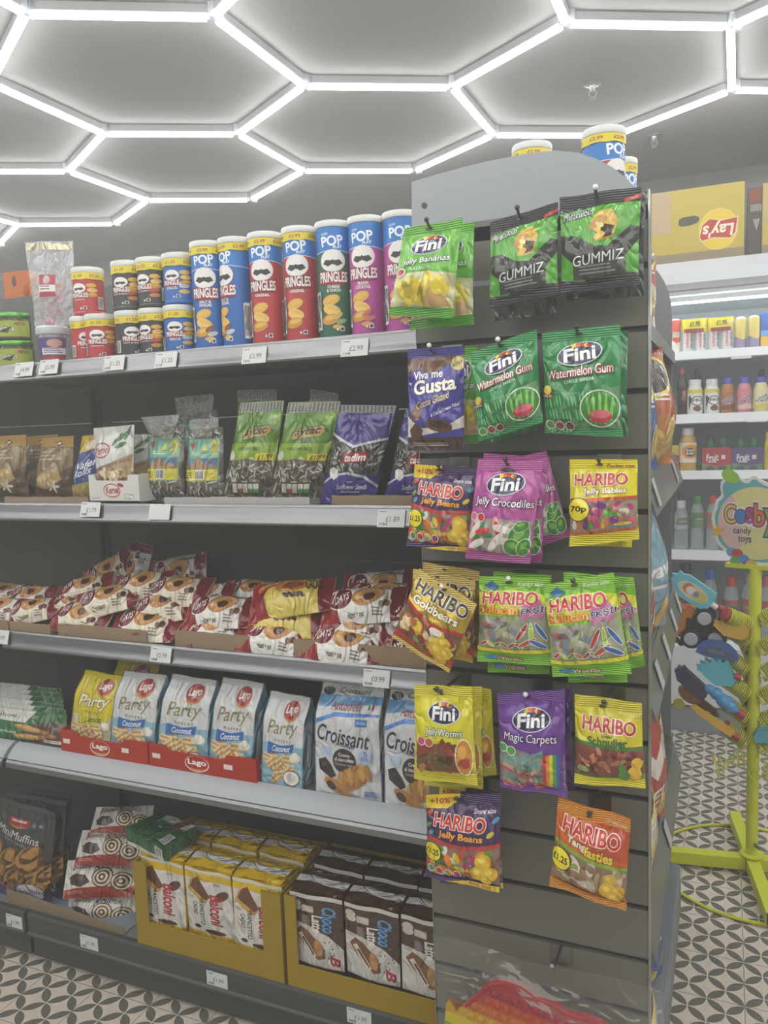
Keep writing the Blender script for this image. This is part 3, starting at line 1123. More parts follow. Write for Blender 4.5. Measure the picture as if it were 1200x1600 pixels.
def art_party(lemon):
    a = Art().rect(0, 0, 1, 1, 'dccb24' if lemon else 'd6d8d8')
    a.rect(0, .94, 1, 1, 'd8c624' if lemon else 'd2d4d4', 'top_seal', 'seal')
    a.rect(0, 0, 1, .48, 'd6d2b0' if lemon else '8fbcd0')
    for k in range(16):
        pass
    rnd = random.Random(3)
    z = a.n
    for k in range(16):
        x, y, r = rnd.uniform(.15, .85), rnd.uniform(.08, .36), rnd.uniform(-.5, .9)
        dx, dy = math.cos(r), math.sin(r) * .55
        nx, ny = -math.sin(r), math.cos(r) * .55
        for q in range(4):
            e = (q - 1.5) * .045
            c = ('c89a5c', 'e6d2a0')[q % 2]
            cx, cy = x + nx * e, y + ny * e
            a.poly([(cx - dx * .12 - nx * .023, cy - dy * .12 - ny * .023), (cx + dx * .12 - nx * .023, cy + dy * .12 - ny * .023),
                    (cx + dx * .12 + nx * .023, cy + dy * .12 + ny * .023), (cx - dx * .12 + nx * .023, cy - dy * .12 + ny * .023)], c, 'picture', zz=z + k % 6)
    a.n = z + 7
    a.ell(.84, .36, .12, .05, 'ece6d4', 'picture')
    a.ell(.84, .39, .07, .035, 'f2eee2', 'picture')
    if not lemon:
        a.ell(.76, .12, .19, .10, '6a4a34', 'picture')
        a.ell(.76, .125, .175, .085, 'ece8e0', 'picture')
        a.ell(.76, .13, .10, .05, 'd4d0c8', 'picture')
    a.ell(.64, .85, .18, .095, 'a8322c', 'logo')
    a.poly([(.50, .80), (.64, .76), (.80, .79), (.78, .77), (.64, .735), (.52, .77)], 'c8924a', 'logo')
    a.text('Lago', .64, .855, .25, .10, 'f4ece4', 'logo', .06, .15, .03)
    a.text('Party', .50, .655, .74, .19, '8a8268' if not lemon else 'f0ecd0', 'lettering', .06, .25, .015, 'eeece4' if not lemon else '8a7a2c', .05, asp=1.4)
    a.text('W A F E R S', .52, .53, .42, .028, '6a6a66')
    if lemon:
        a.poly([(.20, .38), (.55, .36), (.90, .44), (.88, .50), (.5, .47), (.18, .50)], 'd0cc30')
        a.text('Lemon', .56, .44, .40, .075, '3f6a2c', 'lettering', .08, .3, .02)
    else:
        a.poly([(.15, .36), (.5, .40), (.78, .42), (.80, .515), (.5, .48), (.16, .50)], '2f6ab4')
        a.text('Coconut', .50, .445, .44, .065, 'eef2f4', 'lettering', .05, .3, .02)
    return a


def art_antonelli():
    a = Art().rect(0, 0, 1, 1, 'd4d6d8')
    a.poly([(0, .80), (1, .86), (1, .92), (0, .90)], '6aa2d0')
    a.poly([(0, .66), (.3, .74), (1, .77), (1, .79), (.3, .775), (0, .70)], '4f8ad0')
    a.ell(.12, .93, .10, .035, '3a3a38', 'badge')
    a.text('Croissant', .55, .945, .5, .045, '4a4a4c', 'lettering', 0, .3)
    a.text('Antonelli', .46, .83, .48, .075, 'a83e3a', 'logo', .02, .1, .005)
    for k, c in enumerate(('3f7a44', 'e4e4e0', 'a83a34')):
        a.rect(.80 + k * .03, .815, .83 + k * .03, .855, c, 'badge')
    a.rect(.64, .68, .82, .74, '3f7fc8', 'badge')
    a.text('LINEA CLASSICA', .73, .71, .14, .02, 'e8f0f4', 'badge')
    a.text('Croissant', .45, .575, .82, .145, '2e3350', 'lettering', -.07, .2, .015, asp=1.5)
    a.text('di pastasfoglia', .46, .495, .36, .035, '3f4660', 'lettering', -.07, .2)
    a.ell(.18, .41, .10, .062, 'b8cde4', 'badge')
    a.ell(.80, .41, .11, .072, 'b4cbe6', 'badge')
    a.text('5', .80, .44, .05, .04, '2f4a80', 'badge')
    a.lines(.73, .37, .87, .41, 3, '4a6aa0', 'badge')
    a.ell(.48, .35, .185, .12, '33322f', 'badge')
    a.text('Crema', .48, .41, .17, .03, 'f0ece4', 'badge', bold=.02)
    a.text('al cioccolato', .48, .365, .29, .034, 'f0ece4', 'badge', bold=.02)
    a.text('Chocolate cream', .48, .32, .28, .024, 'c8c0b0', 'badge')
    a.poly([(.06, .33), (.18, .36), (.28, .28), (.34, .20), (.26, .17), (.08, .24)], '33261f', 'picture')
    a.poly([(.10, .30), (.19, .32), (.19, .28), (.10, .27)], '4a3a30', 'picture')
    a.ell(.60, .20, .27, .11, 'a87838', 'picture', .3)
    for k in range(6):
        a.ell(.40 + k * .085, .17 + .025 * k - (.03 if k > 4 else 0), .045, .085, ('cf9f54', 'b88440')[k % 2], 'picture', -.35 + .15 * k, n=14)
    a.ell(.36, .09, .22, .06, 'b88442', 'picture', -.3)
    a.ell(.26, .10, .075, .04, '4a2a1a', 'picture', -.3)
    a.lines(.76, .03, .98, .09, 3, '3f7fc8')
    return a


def art_brown():
    a = Art().rect(0, 0, 1, 1, '8a7656')
    a.poly([(0, .86), (1, .84), (1, 1), (0, 1)], 'b8924c', 'top_seal', 'seal')
    a.poly([(0, .0), (1, 0), (1, .55), (.6, .35), (.3, .30), (0, .45)], '5c4630')
    a.poly([(.15, .25), (.5, .20), (.85, .35), (.75, .52), (.3, .45)], 'b89c6c', 'picture')
    a.ell(.40, .38, .22, .05, 'd0b88a', 'picture', .2)
    a.ell(.45, .30, .24, .05, 'c4a878', 'picture', .1)
    for q in range(5):
        r = q * 1.256
        a.ell(.66 + .07 * math.cos(r), .24 + .05 * math.sin(r), .06, .022, 'dcd4bc', 'picture', r, n=12)
    a.poly([(.44, .90), (.58, .94), (.66, .89), (.56, .84)], '4a3f34', 'logo')
    a.ell(.55, .895, .07, .018, 'd8d0c0', 'logo', .1)
    a.lines(.18, .62, .8, .78, 3, 'b8a888', 'lettering', seed=2)
    return a


def art_rolls():
    a = Art().rect(0, 0, 1, 1, '3a4c8c')
    a.poly([(0, .72), (1, .80), (1, 1), (0, 1)], 'd0b044')
    a.text('Wafer', .55, .56, .8, .11, 'e8ecf0', 'lettering', .15, .3, .02)
    a.text('Rolls', .50, .44, .6, .10, 'e8ecf0', 'lettering', .15, .3, .02)
    a.poly([(0, 0), (1, 0), (1, .34), (.5, .28), (0, .24)], '9ab060')
    for k in range(5):
        a.ell(.2 + k * .16, .16, .13, .05, ('d8c07a', 'c8a85a')[k % 2], 'picture', .7)
    a.ell(.6, .85, .24, .07, 'e8e2c8', 'logo')
    return a


def art_kernel():
    a = Art().rect(0, 0, 1, 1, 'cfd0cc')
    a.poly([(0, 0), (1, 0), (1, .62), (.5, .50), (0, .42)], 'b49674')
    for x, y, r in ((.62, .82, .7), (.74, .86, .4), (.86, .90, .9), (.72, .74, .2)):
        a.ell(x, y, .13, .035, '4a7a48', 'picture', r)
    a.ell(.26, .68, .24, .11, 'b8404a', 'logo')
    a.ell(.26, .68, .21, .09, 'd4d0c8', 'logo')
    a.text('Kernel', .27, .68, .42, .10, 'a82f3c', 'logo', .1, .2, .015)
    a.text('roasted pumpkin seeds', .48, .465, .94, .07, '5a4a40', 'lettering', .24, .15, .0, asp=1.4)
    a.poly([(.18, .34), (.96, .36), (.92, .08), (.70, .0), (.42, .0), (.24, .10)], '8a5c3c', 'picture')
    a.blobs(.20, .26, .98, .44, 18, ['d8c8a4', 'c4ac80', 'e0d4b8'], .11, 6, 'picture', asp=.45)
    a.blobs(.02, .02, .4, .2, 8, ['d8c8a4', 'c4ac80'], .1, 8, 'picture', asp=.45)
    return a


def seeds(a, x0, y0, x1, y1, n, seed, cols, size=.05, asp=.22):
    return a.blobs(x0, y0, x1, y1, n, cols, size, seed, 'clear_window', asp=asp, hw=.8)


SEED = ['8a867c', '5a564e', 'b4aea2', '3c3934', 'd0cabe', '4a463f']


def art_teal():
    a = Art().rect(0, 0, 1, 1, '6c695f', 'clear_window')
    seeds(a, 0, 0, 1, .98, 230, 3, SEED, .075, .2)
    a.rect(.04, .30, .92, .86, '6fae98', 'label')
    a.rect(.06, .31, .90, .455, 'd4c83a', 'label')
    a.rect(.06, .455, .90, .60, '5c7488', 'label')
    a.poly([(.06, .50), (.25, .54), (.45, .60), (.62, .53), (.90, .50), (.90, .455), (.06, .455)], '8a6c44', 'label')
    a.bars(.42, .325, .66, .445, 'label')
    a.poly([(.38, .70), (.56, .70), (.47, .79)], 'd0c838', 'label')
    a.poly([(.08, .80), (.22, .82), (.15, .70)], 'a8432f', 'label')
    a.poly([(.56, .84), (.70, .70), (.88, .62), (.90, .84)], 'a8b06a', 'label')
    for x, y, r in ((.68, .78, .6), (.80, .70, 1.2), (.80, .80, -.4), (.72, .70, .2)):
        a.ell(x, y, .085, .022, ('d8d060', '3f7a4a')[int(x * 100) % 2], 'label', r, n=12)
    a.lines(.2, .63, .62, .68, 2, 'd8e4b0', 'label')
    a.lines(.1, .33, .38, .42, 3, '6a5f2a', 'label')
    return a


def art_green_seed():
    a = Art().rect(0, 0, 1, 1, '5d8a2c')
    a.rect(0, .90, 1, 1, 'b8bcb4', 'top_seal', 'seal')
    z = a.n
    for k in range(14):
        a.rect(.02 + k * .07, .905, .05 + k * .07, .99, '74786f', 'top_seal')
    a.poly([(0, .04), (1, .04), (1, .42), (.5, .45), (0, .42)], '5f594e', 'clear_window')
    a.poly([(0, .42), (.5, .45), (1, .42), (1, .60), (0, .60)], '8aa838')
    seeds(a, 0, .05, 1, .43, 240, 9, SEED, .055, .2)
    a.poly([(.33, .62), (.42, .64), (.92, .71), (.86, .76), (.80, .78), (.32, .735), (.26, .70)], '4a5a24', 'logo')
    a.poly([(.34, .635), (.78, .67), (.86, .71), (.80, .765), (.33, .725), (.29, .69)], 'b89448', 'logo')
    a.text('aytac', .56, .70, .44, .085, '2c3a20', 'logo', .08, .15, .04, asp=1.3)
    a.poly([(.42, .635), (.60, .665), (.66, .63), (.52, .60)], '3f6a28', 'logo')
    a.text('SUNFLOWER SEEDS', .50, .545, .46, .03, '3a5a1c', 'lettering')
    a.ell(.86, .84, .13, .07, '7aa838', 'badge')
    a.text('NEW', .86, .845, .14, .03, 'dce8b8', 'badge')
    a.rect(.68, .43, .96, .50, 'd8cf34', 'price_badge')
    a.text('£1.99', .83, .465, .22, .045, '3a3620', 'price_badge', .06, .1, .02)
    a.ell(.14, .48, .08, .045, 'c8ccc0', 'badge')
    a.rect(.24, .10, .80, .22, '4c4740', 'badge')
    for k, c in enumerate(('d4d4cc', 'a8443c', 'd4d4cc', '5a9a4a', '5a9a4a')):
        a.rect(.27 + k * .105, .115, .36 + k * .105, .205, 'd8d8d0', 'badge')
        a.rect(.27 + k * .105, .115, .36 + k * .105, .155, c, 'badge')
    return a


def art_purple_seed():
    a = Art().rect(0, 0, 1, 1, '463a86')
    a.rect(0, .92, 1, 1, 'b0b0b0', 'top_seal', 'seal')
    for k in range(14):
        a.poly([(.02 + k * .07, .925), (.05 + k * .07, .925), (.03 + k * .07, .99), (.0 + k * .07, .99)], '62625f', 'top_seal')
    a.poly([(0, .30), (.5, .34), (1, .28), (1, .66), (.5, .58), (0, .70)], '4a4844', 'clear_window')
    seeds(a, 0, .30, 1, .66, 190, 13, ['33312e', '4c4a46', 'a09e98', 'c4c2ba', '262522', '3a3834'], .075, .18)
    a.poly([(0, .70), (.5, .575), (1, .66), (1, .685), (.5, .60), (0, .725)], 'd4d4d8')
    a.poly([(0, .19), (.25, .29), (.5, .31), (.78, .27), (1, .16), (1, .19), (.78, .30), (.5, .335), (.25, .31), (0, .22)], 'd4d4d8')
    a.poly([(0, .725), (.5, .60), (1, .685), (1, .92), (0, .92)], '463a86')
    a.poly([(0, 0), (1, 0), (1, .16), (.78, .27), (.5, .31), (.25, .29), (0, .19)], '4a3e90')
    a.poly([(.36, .42), (.76, .44), (.78, .52), (.74, .545), (.38, .52)], 'a8302c', 'logo')
    a.text('tadim', .57, .48, .34, .07, 'f0ece8', 'logo', .04, .1, .05)
    a.poly([(.14, .36), (.2, .38), (.32, .36), (.34, .29), (.26, .25), (.16, .29)], 'd8d8d4', 'badge')
    a.text('Sunflower Seeds', .58, .185, .52, .05, 'eceaf2', 'lettering', 0, .25, .02)
    a.lines(.40, .11, .84, .14, 1, 'b8b0d8')
    a.lines(.5, .22, .64, .24, 1, 'b8b0d8')
    return a


def art_muffins():
    a = Art().rect(0, 0, 1, 1, '3d3f40')
    a.rect(0, .95, 1, 1, '4a4c4d', 'top_seal', 'seal')
    a.rect(0, .10, 1, .58, '3a2e26', 'clear_window')
    for k, (x, y) in enumerate(((.10, .48), (.40, .46), (.74, .42), (.20, .30), (.50, .26), (.80, .20), (.10, .14), (.40, .12), (.70, .52), (.95, .34))):
        a.ell(x, y, .19, .10, 'b0823e', 'clear_window', .5, zz=a.n)
        a.ell(x + .03, y + .025, .17, .082, '4c3524', 'clear_window', .5)
    a.rect(.30, .785, .62, .85, 'a02c2c', 'logo')
    a.poly([(.30, .785), (.46, .76), (.62, .785)], 'b8823a', 'logo')
    a.lines(.34, .80, .58, .835, 1, 'd8b8b0', 'logo', 0)
    a.text('MiniMuffins', .48, .70, .68, .075, 'dcdcd6', 'lettering', -.12, 0, .02, asp=1.5)
    a.text('DAIRY CAKES', .46, .635, .36, .022, 'a8a8a2', 'lettering', -.12)
    a.ell(.72, .12, .19, .105, 'cfcbd4', 'badge')
    a.text('Marble', .72, .12, .32, .06, '4c3a86', 'badge', .15, .3, .01)
    a.poly([(0, 0), (1, 0), (1, .06), (.5, .03), (0, .14)], '4c3480')
    return a


def art_roll(n=0):
    a = Art().rect(0, 0, 1, 1, 'd4d0c8')
    a.poly([(0, 0), (1, 0), (1, .30), (.6, .26), (.2, .24), (0, .22)], '9c3026')
    a.text('Balconi', .26, .82, .28, .15, '3a2a28', 'logo', 0, .1, .01)
    a.text('B', .135, .83, .05, .22, 'a8302c', 'logo', 0, .2, .03)
    a.text('Roll', .58, .80, .24, .30, '302826', 'lettering', .1, .3, .0, asp=.5)
    a.text('Max', .76, .80, .14, .14, '302826', 'lettering', 0, .3, .0)
    a.poly([(.06, .55), (.2, .62), (.36, .56), (.44, .38), (.30, .26), (.10, .36)], '46302a', 'picture')
    for x, y, r in ((.60, .50, .14), (.84, .40, .13)):
        a.ell(x, y, r, r * 1.9, '3c2a24', 'picture')
        for k, c in enumerate(('dcc8a0', '3c2a24', 'dcc8a0', '3c2a24', 'dcc8a0')):
            q = r * (.88 - k * .18)
            a.ell(x, y, q, q * 1.9, c, 'picture')
    a.lines(.06, .10, .4, .18, 2, 'd0a090')
    return a


def art_tranc():
    a = Art().rect(0, 0, 1, 1, 'd6d4ce')
    a.rect(0, .84, 1, 1, 'dcb81c')
    a.rect(0, .95, 1, 1, 'dfe0da', 'top_seal', 'seal')
    a.lines(.62, .78, .8, .82, 2, '6a5a3a')
    a.poly([(.04, .66), (.12, .82), (.30, .90), (.52, .60), (.46, .50), (.38, .48)], 'c9a040', 'picture')
    a.poly([(.10, .70), (.18, .84), (.30, .89), (.54, .60), (.44, .54)], '6a3f28', 'picture')
    a.ell(.78, .64, .16, .07, '5a3a26', 'picture', .4)
    a.text('Balconi', .66, .40, 1.25, .095, 'b02c34', 'logo', -PI / 2, .15, .03, asp=2.6)
    a.text('TRANCETTO', .34, .34, 1.15, .036, '3a3632', 'lettering', -PI / 2, .0, .01, asp=2.6)
    a.text('CACAO', .20, .37, .55, .034, '3a3632', 'lettering', -PI / 2, .0, .01, asp=2.6)
    a.ell(.22, .08, .07, .03, '4a3224', 'picture')
    a.ell(.60, .04, .22, .035, '54382a', 'picture')
    return a


def art_latte():
    a = Art().rect(0, 0, 1, 1, '4a3226')
    a.rect(0, .94, 1, 1, 'd8d6d0', 'top_seal', 'seal')
    a.poly([(0, 0), (1, 0), (1, .30), (.72, .46), (.36, .57), (0, .60)], 'cfcdc8')
    a.text('Choco', .74, .68, .82, .10, '5aa0d8', 'lettering', -PI / 2, .2, .03, asp=2.4)
    a.text('Latte', .52, .61, .55, .075, 'ece8e0', 'lettering', -PI / 2, .1, .03, asp=2.4)
    for k, (x, y) in enumerate(((.12, .86), (.13, .80))):
        a.ell(x, y, .10, .05, 'd0c8bc', 'picture')
    a.rect(.24, .76, .46, .85, 'c8c2b6', 'picture')
    a.lines(.24, .56, .40, .70, 7, 'b8a898')
    a.poly([(.20, .54), (.34, .50), (.62, .32), (.66, .14), (.52, .10), (.18, .34), (.08, .44)], '7a5032', 'picture')
    a.poly([(.14, .42), (.22, .46), (.50, .16), (.44, .12)], 'e0d8c8', 'picture')
    a.poly([(.22, .38), (.26, .40), (.46, .18), (.44, .16)], '5c3a26', 'picture')
    a.ell(.54, .28, .08, .12, 'b88a54', 'picture', .2)
    rnd = random.Random(2)
    for k in range(14):
        a.ell(rnd.uniform(.64, .9), rnd.uniform(.12, .42), .018, .008, '3c2a22', 'picture', rnd.uniform(0, 3), n=8, zz=a.n)
    a.n += 1
    a.text('B', .84, .12, .3, .07, 'a8323a', 'logo', -PI / 2, .2, .03, asp=2.4)
    return a


def art_greenwafer():
    a = Art().rect(0, 0, 1, 1, '2f6a3c')
    a.poly([(0, .62), (.46, .62), (.60, 1), (0, 1)], 'd4d4ce')
    a.poly([(.42, .30), (.62, .68), (1, .74), (1, .0), (.46, 0)], '5a4030', 'picture')
    a.text('Balconi', .18, .80, .30, .12, '3a2a28', 'logo', 0, .1)
    a.text('made-foolad', .16, .26, .32, .08, 'd8e0d0', 'lettering', .05, .2)
    for x, y, r in ((.5, .46, -.3), (.48, .18, .1)):
        a.ell(x, y, .20, .10, 'b08a4e', 'picture', r)
        a.ell(x, y + .02, .17, .05, 'ccaa68', 'picture', r)
    for x, y in ((.72, .40), (.80, .28), (.68, .22)):
        a.ell(x, y, .06, .07, 'a8743e', 'picture')
    a.rect(.70, .06, .98, .16, 'd8d4cc', 'badge')
    a.lines(.73, .08, .95, .13, 1, 'a8302c', 'badge')
    return a


def art_greenpack():
    a = Art().rect(0, 0, 1, 1, '245f36')
    a.poly([(.22, 1), (.26, .72)] + [(.26 + .035 * k, .72 + (.06 if k % 2 else -.02)) for k in range(1, 12)] + [(.68, .72), (.95, .70), (1, 1)], 'd8d8d4')
    a.poly([(.60, .55), (.66, .98), (.86, .98), (.80, .60)], '7a4a2c', 'picture')
    a.ell(.76, .94, .11, .06, 'b07a40', 'picture')
    a.ell(.76, .94, .06, .03, '6a4024', 'picture')
    a.bars(.80, .10, .96, .42)
    a.lines(.45, .45, .55, .5, 1, 'c8d4c8')
    a.text('new', .30, .66, .07, .06, 'd8dcd0', 'lettering')
    return a

# ------------------------------------------------------------------ the room
ZC = 2.645     # ceiling
XL, XR, YF, YB = -4.6, 3.4, -6.4, 2.98

floor_m = bpy.data.materials.new('patterned_tile')
floor_m.use_nodes = True


def node_math(nt, op, a, b=None, c=None):
    n = nt.nodes.new('ShaderNodeMath')
    n.operation = op
    for i, v in enumerate((a, b, c)):
        if v is None:
            continue
        if isinstance(v, (int, float)):
            n.inputs[i].default_value = v
        else:
            nt.links.new(v, n.inputs[i])
    return n.outputs[0]


def make_floor(nt):
    P = 0.0429
    M = lambda op, a, b=None, c=None: node_math(nt, op, a, b, c)
    geo = nt.nodes.new('ShaderNodeNewGeometry')
    sp = nt.nodes.new('ShaderNodeSeparateXYZ')
    nt.links.new(geo.outputs['Position'], sp.inputs[0])
    dx = M('SUBTRACT', sp.outputs[0], 0.0529)
    dy = M('SUBTRACT', sp.outputs[1], 0.5779)
    a = M('MULTIPLY', M('ADD', dx, dy), 1 / (2 * P))
    b = M('MULTIPLY', M('SUBTRACT', dx, dy), 1 / (2 * P))
    fa, fb = M('FRACT', a), M('FRACT', b)
    # four neighbouring circles; the petals are where one of them overlaps this cell's own circle
    near = None
    for cx, cy in ((-.5, .5), (1.5, .5), (.5, -.5), (.5, 1.5)):
        d = M('SQRT', M('ADD', M('POWER', M('ABSOLUTE', M('SUBTRACT', fa, cx)), 2.0), M('POWER', M('ABSOLUTE', M('SUBTRACT', fb, cy)), 2.0)))
        near = d if near is None else M('MINIMUM', near, d)
    own = M('SQRT', M('ADD', M('POWER', M('ABSOLUTE', M('SUBTRACT', fa, .5)), 2.0), M('POWER', M('ABSOLUTE', M('SUBTRACT', fb, .5)), 2.0)))
    both = M('MAXIMUM', near, own)
    mr = nt.nodes.new('ShaderNodeMapRange')
    mr.inputs['From Min'].default_value = 0.682
    mr.inputs['From Max'].default_value = 0.696
    mr.inputs['To Min'].default_value = 1.0
    mr.inputs['To Max'].default_value = 0.0
    nt.links.new(both, mr.inputs['Value'])
    # grout
    g = None
    for q in (dx, M('SUBTRACT', dy, -0.0843)):
        f = M('FRACT', M('ADD', M('MULTIPLY', q, 1 / (4 * P)), 0.5))
        e = M('ABSOLUTE', M('SUBTRACT', f, 0.5))
        g = e if g is None else M('MINIMUM', g, e)
    gm = M('LESS_THAN', g, 0.0055)
    no = nt.nodes.new('ShaderNodeTexNoise')
    no.inputs['Scale'].default_value = 60.0
    no.inputs['Detail'].default_value = 4.0
    nt.links.new(geo.outputs['Position'], no.inputs['Vector'])
    m1 = nt.nodes.new('ShaderNodeMix')
    m1.data_type = 'RGBA'
    m1.inputs[6].default_value = lin((222, 210, 194))
    m1.inputs[7].default_value = lin((112, 111, 102))
    nt.links.new(mr.outputs[0], m1.inputs[0])
    m2 = nt.nodes.new('ShaderNodeMix')
    m2.data_type = 'RGBA'
    m2.inputs[7].default_value = lin((128, 120, 112))
    nt.links.new(gm, m2.inputs[0])
    nt.links.new(m1.outputs[2], m2.inputs[6])
    m3 = nt.nodes.new('ShaderNodeMix')
    m3.data_type = 'RGBA'
    m3.blend_type = 'MULTIPLY'
    m3.inputs[0].default_value = 0.25
    nt.links.new(m2.outputs[2], m3.inputs[6])
    nt.links.new(no.outputs[0], m3.inputs[7])
    bs = nt.nodes['Principled BSDF']
    bs.inputs['Roughness'].default_value = 0.42
    bs.inputs['Specular IOR Level'].default_value = 0.35
    nt.links.new(m3.outputs[2], bs.inputs['Base Color'])


make_floor(floor_m.node_tree)
WALLM, CEILM = mat('8f8f8b', 'matte'), mat('9a9a99', 'matte')
WHITE = mat('e6e5e0', 'matte')
struct(MB().box(XL, XR, YF, YB, -.1, 0, floor_m).build('floor'))
struct(MB().box(XL, XR, YF, YB, ZC, ZC + .1, CEILM).build('ceiling'))
struct(MB().box(XL, XR, YB, YB + .1, 0, ZC, WALLM).build('wall_back'))
struct(MB().box(XL - .1, XL, YF, YB, 0, ZC, WALLM).build('wall_left'))
struct(MB().box(XR, XR + .1, YF, YB, 0, ZC, WHITE).build('wall_right'))
struct(MB().box(XL, XR, YF - .1, YF, 0, ZC, WHITE).build('wall_front'))

# ------------------------------------------------------------------ hexagon tube lights
HEX_L, HX, HYO, HOX, HOY, HH = 0.52, 0.10252, 2.28995, -0.43232, 5.55014, 2.28995
ZT = CAM.z + HH * HEX_L


def hexw(p):
    c, s = math.cos(HX), math.sin(HX)
    x, y = c * p[0] - s * p[1] + HOX, s * p[0] + c * p[1] + HOY
    x, y = x * HEX_L, y * HEX_L
    c, s = math.cos(YAW), math.sin(YAW)
    return Vector((CAM.x + c * x + s * y, CAM.y - s * x + c * y, 0))


cells = []
for row in range(0, 9):  # rows behind the camera are unseen, added for more frontal light
    for k in range(-9, 7):
        if row == 0 and k < -1:
            continue
        c = (-2.5 + 1.5 * k, 2.598 - 0.866 * k - 1.732 * row)
        w = hexw(c)
        if XL + .3 < w.x < XR - .3 and YF + .4 < w.y < YB - .5:
            cells.append(c)
edges, nodes = {}, {}
for cx, cy in cells:
    vs = [(cx + math.cos(PI / 3 * q), cy + math.sin(PI / 3 * q)) for q in range(6)]
    for q in range(6):
        a, b = vs[q], vs[(q + 1) % 6]
        ka, kb = (round(a[0], 2), round(a[1], 2)), (round(b[0], 2), round(b[1], 2))
        nodes[ka], nodes[kb] = a, b
        edges[tuple(sorted((ka, kb)))] = (a, b)
lamp = empty('hexagon_ceiling_light', hexw((0, 0)) + Vector((0, 0, ZC)), 'white honeycomb of LED tubes joined in hexagons under the grey ceiling', 'ceiling light')
inv = lamp.location.copy()
tube_glow = glow('led_tube', (1.0, 0.99, 0.965, 1), TUBE_POWER)
house = mat('b4b6b8', 'painted')
for a, b in edges.values():
    A, B = hexw(a), hexw(b)
    d = (B - A)
    ln = d.length - .036
    ang = math.atan2(d.y, d.x)
    mid = (A + B) / 2 + Vector((0, 0, ZC)) - inv
    mb = MB()
    mb.prism([(-.013, -.002), (.013, -.002), (.013, -.026), (.009, -.030), (-.009, -.030), (-.013, -.026)], -ln / 2, ln / 2, house, 'x')
    t = mb.build('tube', lamp, mid, (0, 0, ang))
    z0 = ZT - ZC
    prof = [(.0125 * math.cos(q), z0 + .003 + .0125 * math.sin(q)) for q in [PI + PI * k / 6 for k in range(7)]]
    MB().prism(prof, -ln / 2 + .004, ln / 2 - .004, tube_glow, 'x').build('diffuser', t)
conn = clear('clear_connector', (225, 232, 238), .45, .2)
for k, p in nodes.items():
    w = hexw(p) + Vector((0, 0, ZC)) - inv
    cm = MB()
    cm.lathe([(.0, -.040), (.014, -.040), (.017, -.036), (.017, -.004), (.010, -.001)], conn, 10)
    n = 0
    for (ka, kb), (a, b) in edges.items():
        if k in (ka, kb):
            o = b if k == ka else a
            d = hexw(o) - hexw(p)
            an = math.atan2(d.y, d.x)
            mt = Matrix.Rotation(an, 4, 'Z')
            cm.box(.010, .030, -.0145, .0145, -.0445, -.003, conn, mt)
    cm.build('connector', lamp, w)
for (x, y), lb in (((926, 130), 'small chrome sprinkler head on the ceiling inside the right hexagon'), ((1022, 210), 'small chrome sprinkler head on the ceiling beyond the tubes')):
    p = onZ(x, y, ZC)
    m = MB()
    sm = mat('b9bab8', 'metal')
    m.lathe([(.03, 0), (.03, -.006), (.012, -.010), (.008, -.030), (.006, -.032)], sm, 14)
    r = m.build('ceiling_sprinkler', loc=p)
    tag(r, lb, 'sprinkler')
    m2 = MB().tube([(-.012, 0, -.02), (-.013, 0, -.04), (0, 0, -.052), (.013, 0, -.04), (.012, 0, -.02)], .0018, sm, 5)
    m2.build('frame', r)
    MB().lathe([(.0, -.056), (.014, -.055), (.014, -.053), (.002, -.051)], sm, 12).build('deflector', r)

# ------------------------------------------------------------------ left shelving
X0, X1 = -1.742, -0.545          # bay seen in full
S1, S2, S3, S4, S5 = 1.605, 1.258, 0.920, 0.615, 0.140
SD = 0.40
GREY, BACKM, RAILM = mat('6c6e6c', 'painted'), mat('5a5a57', 'painted'), mat('8e9091', 'rail')
DECK = mat('7d8388', 'painted')
BASEM = mat('4a4a46', 'painted')


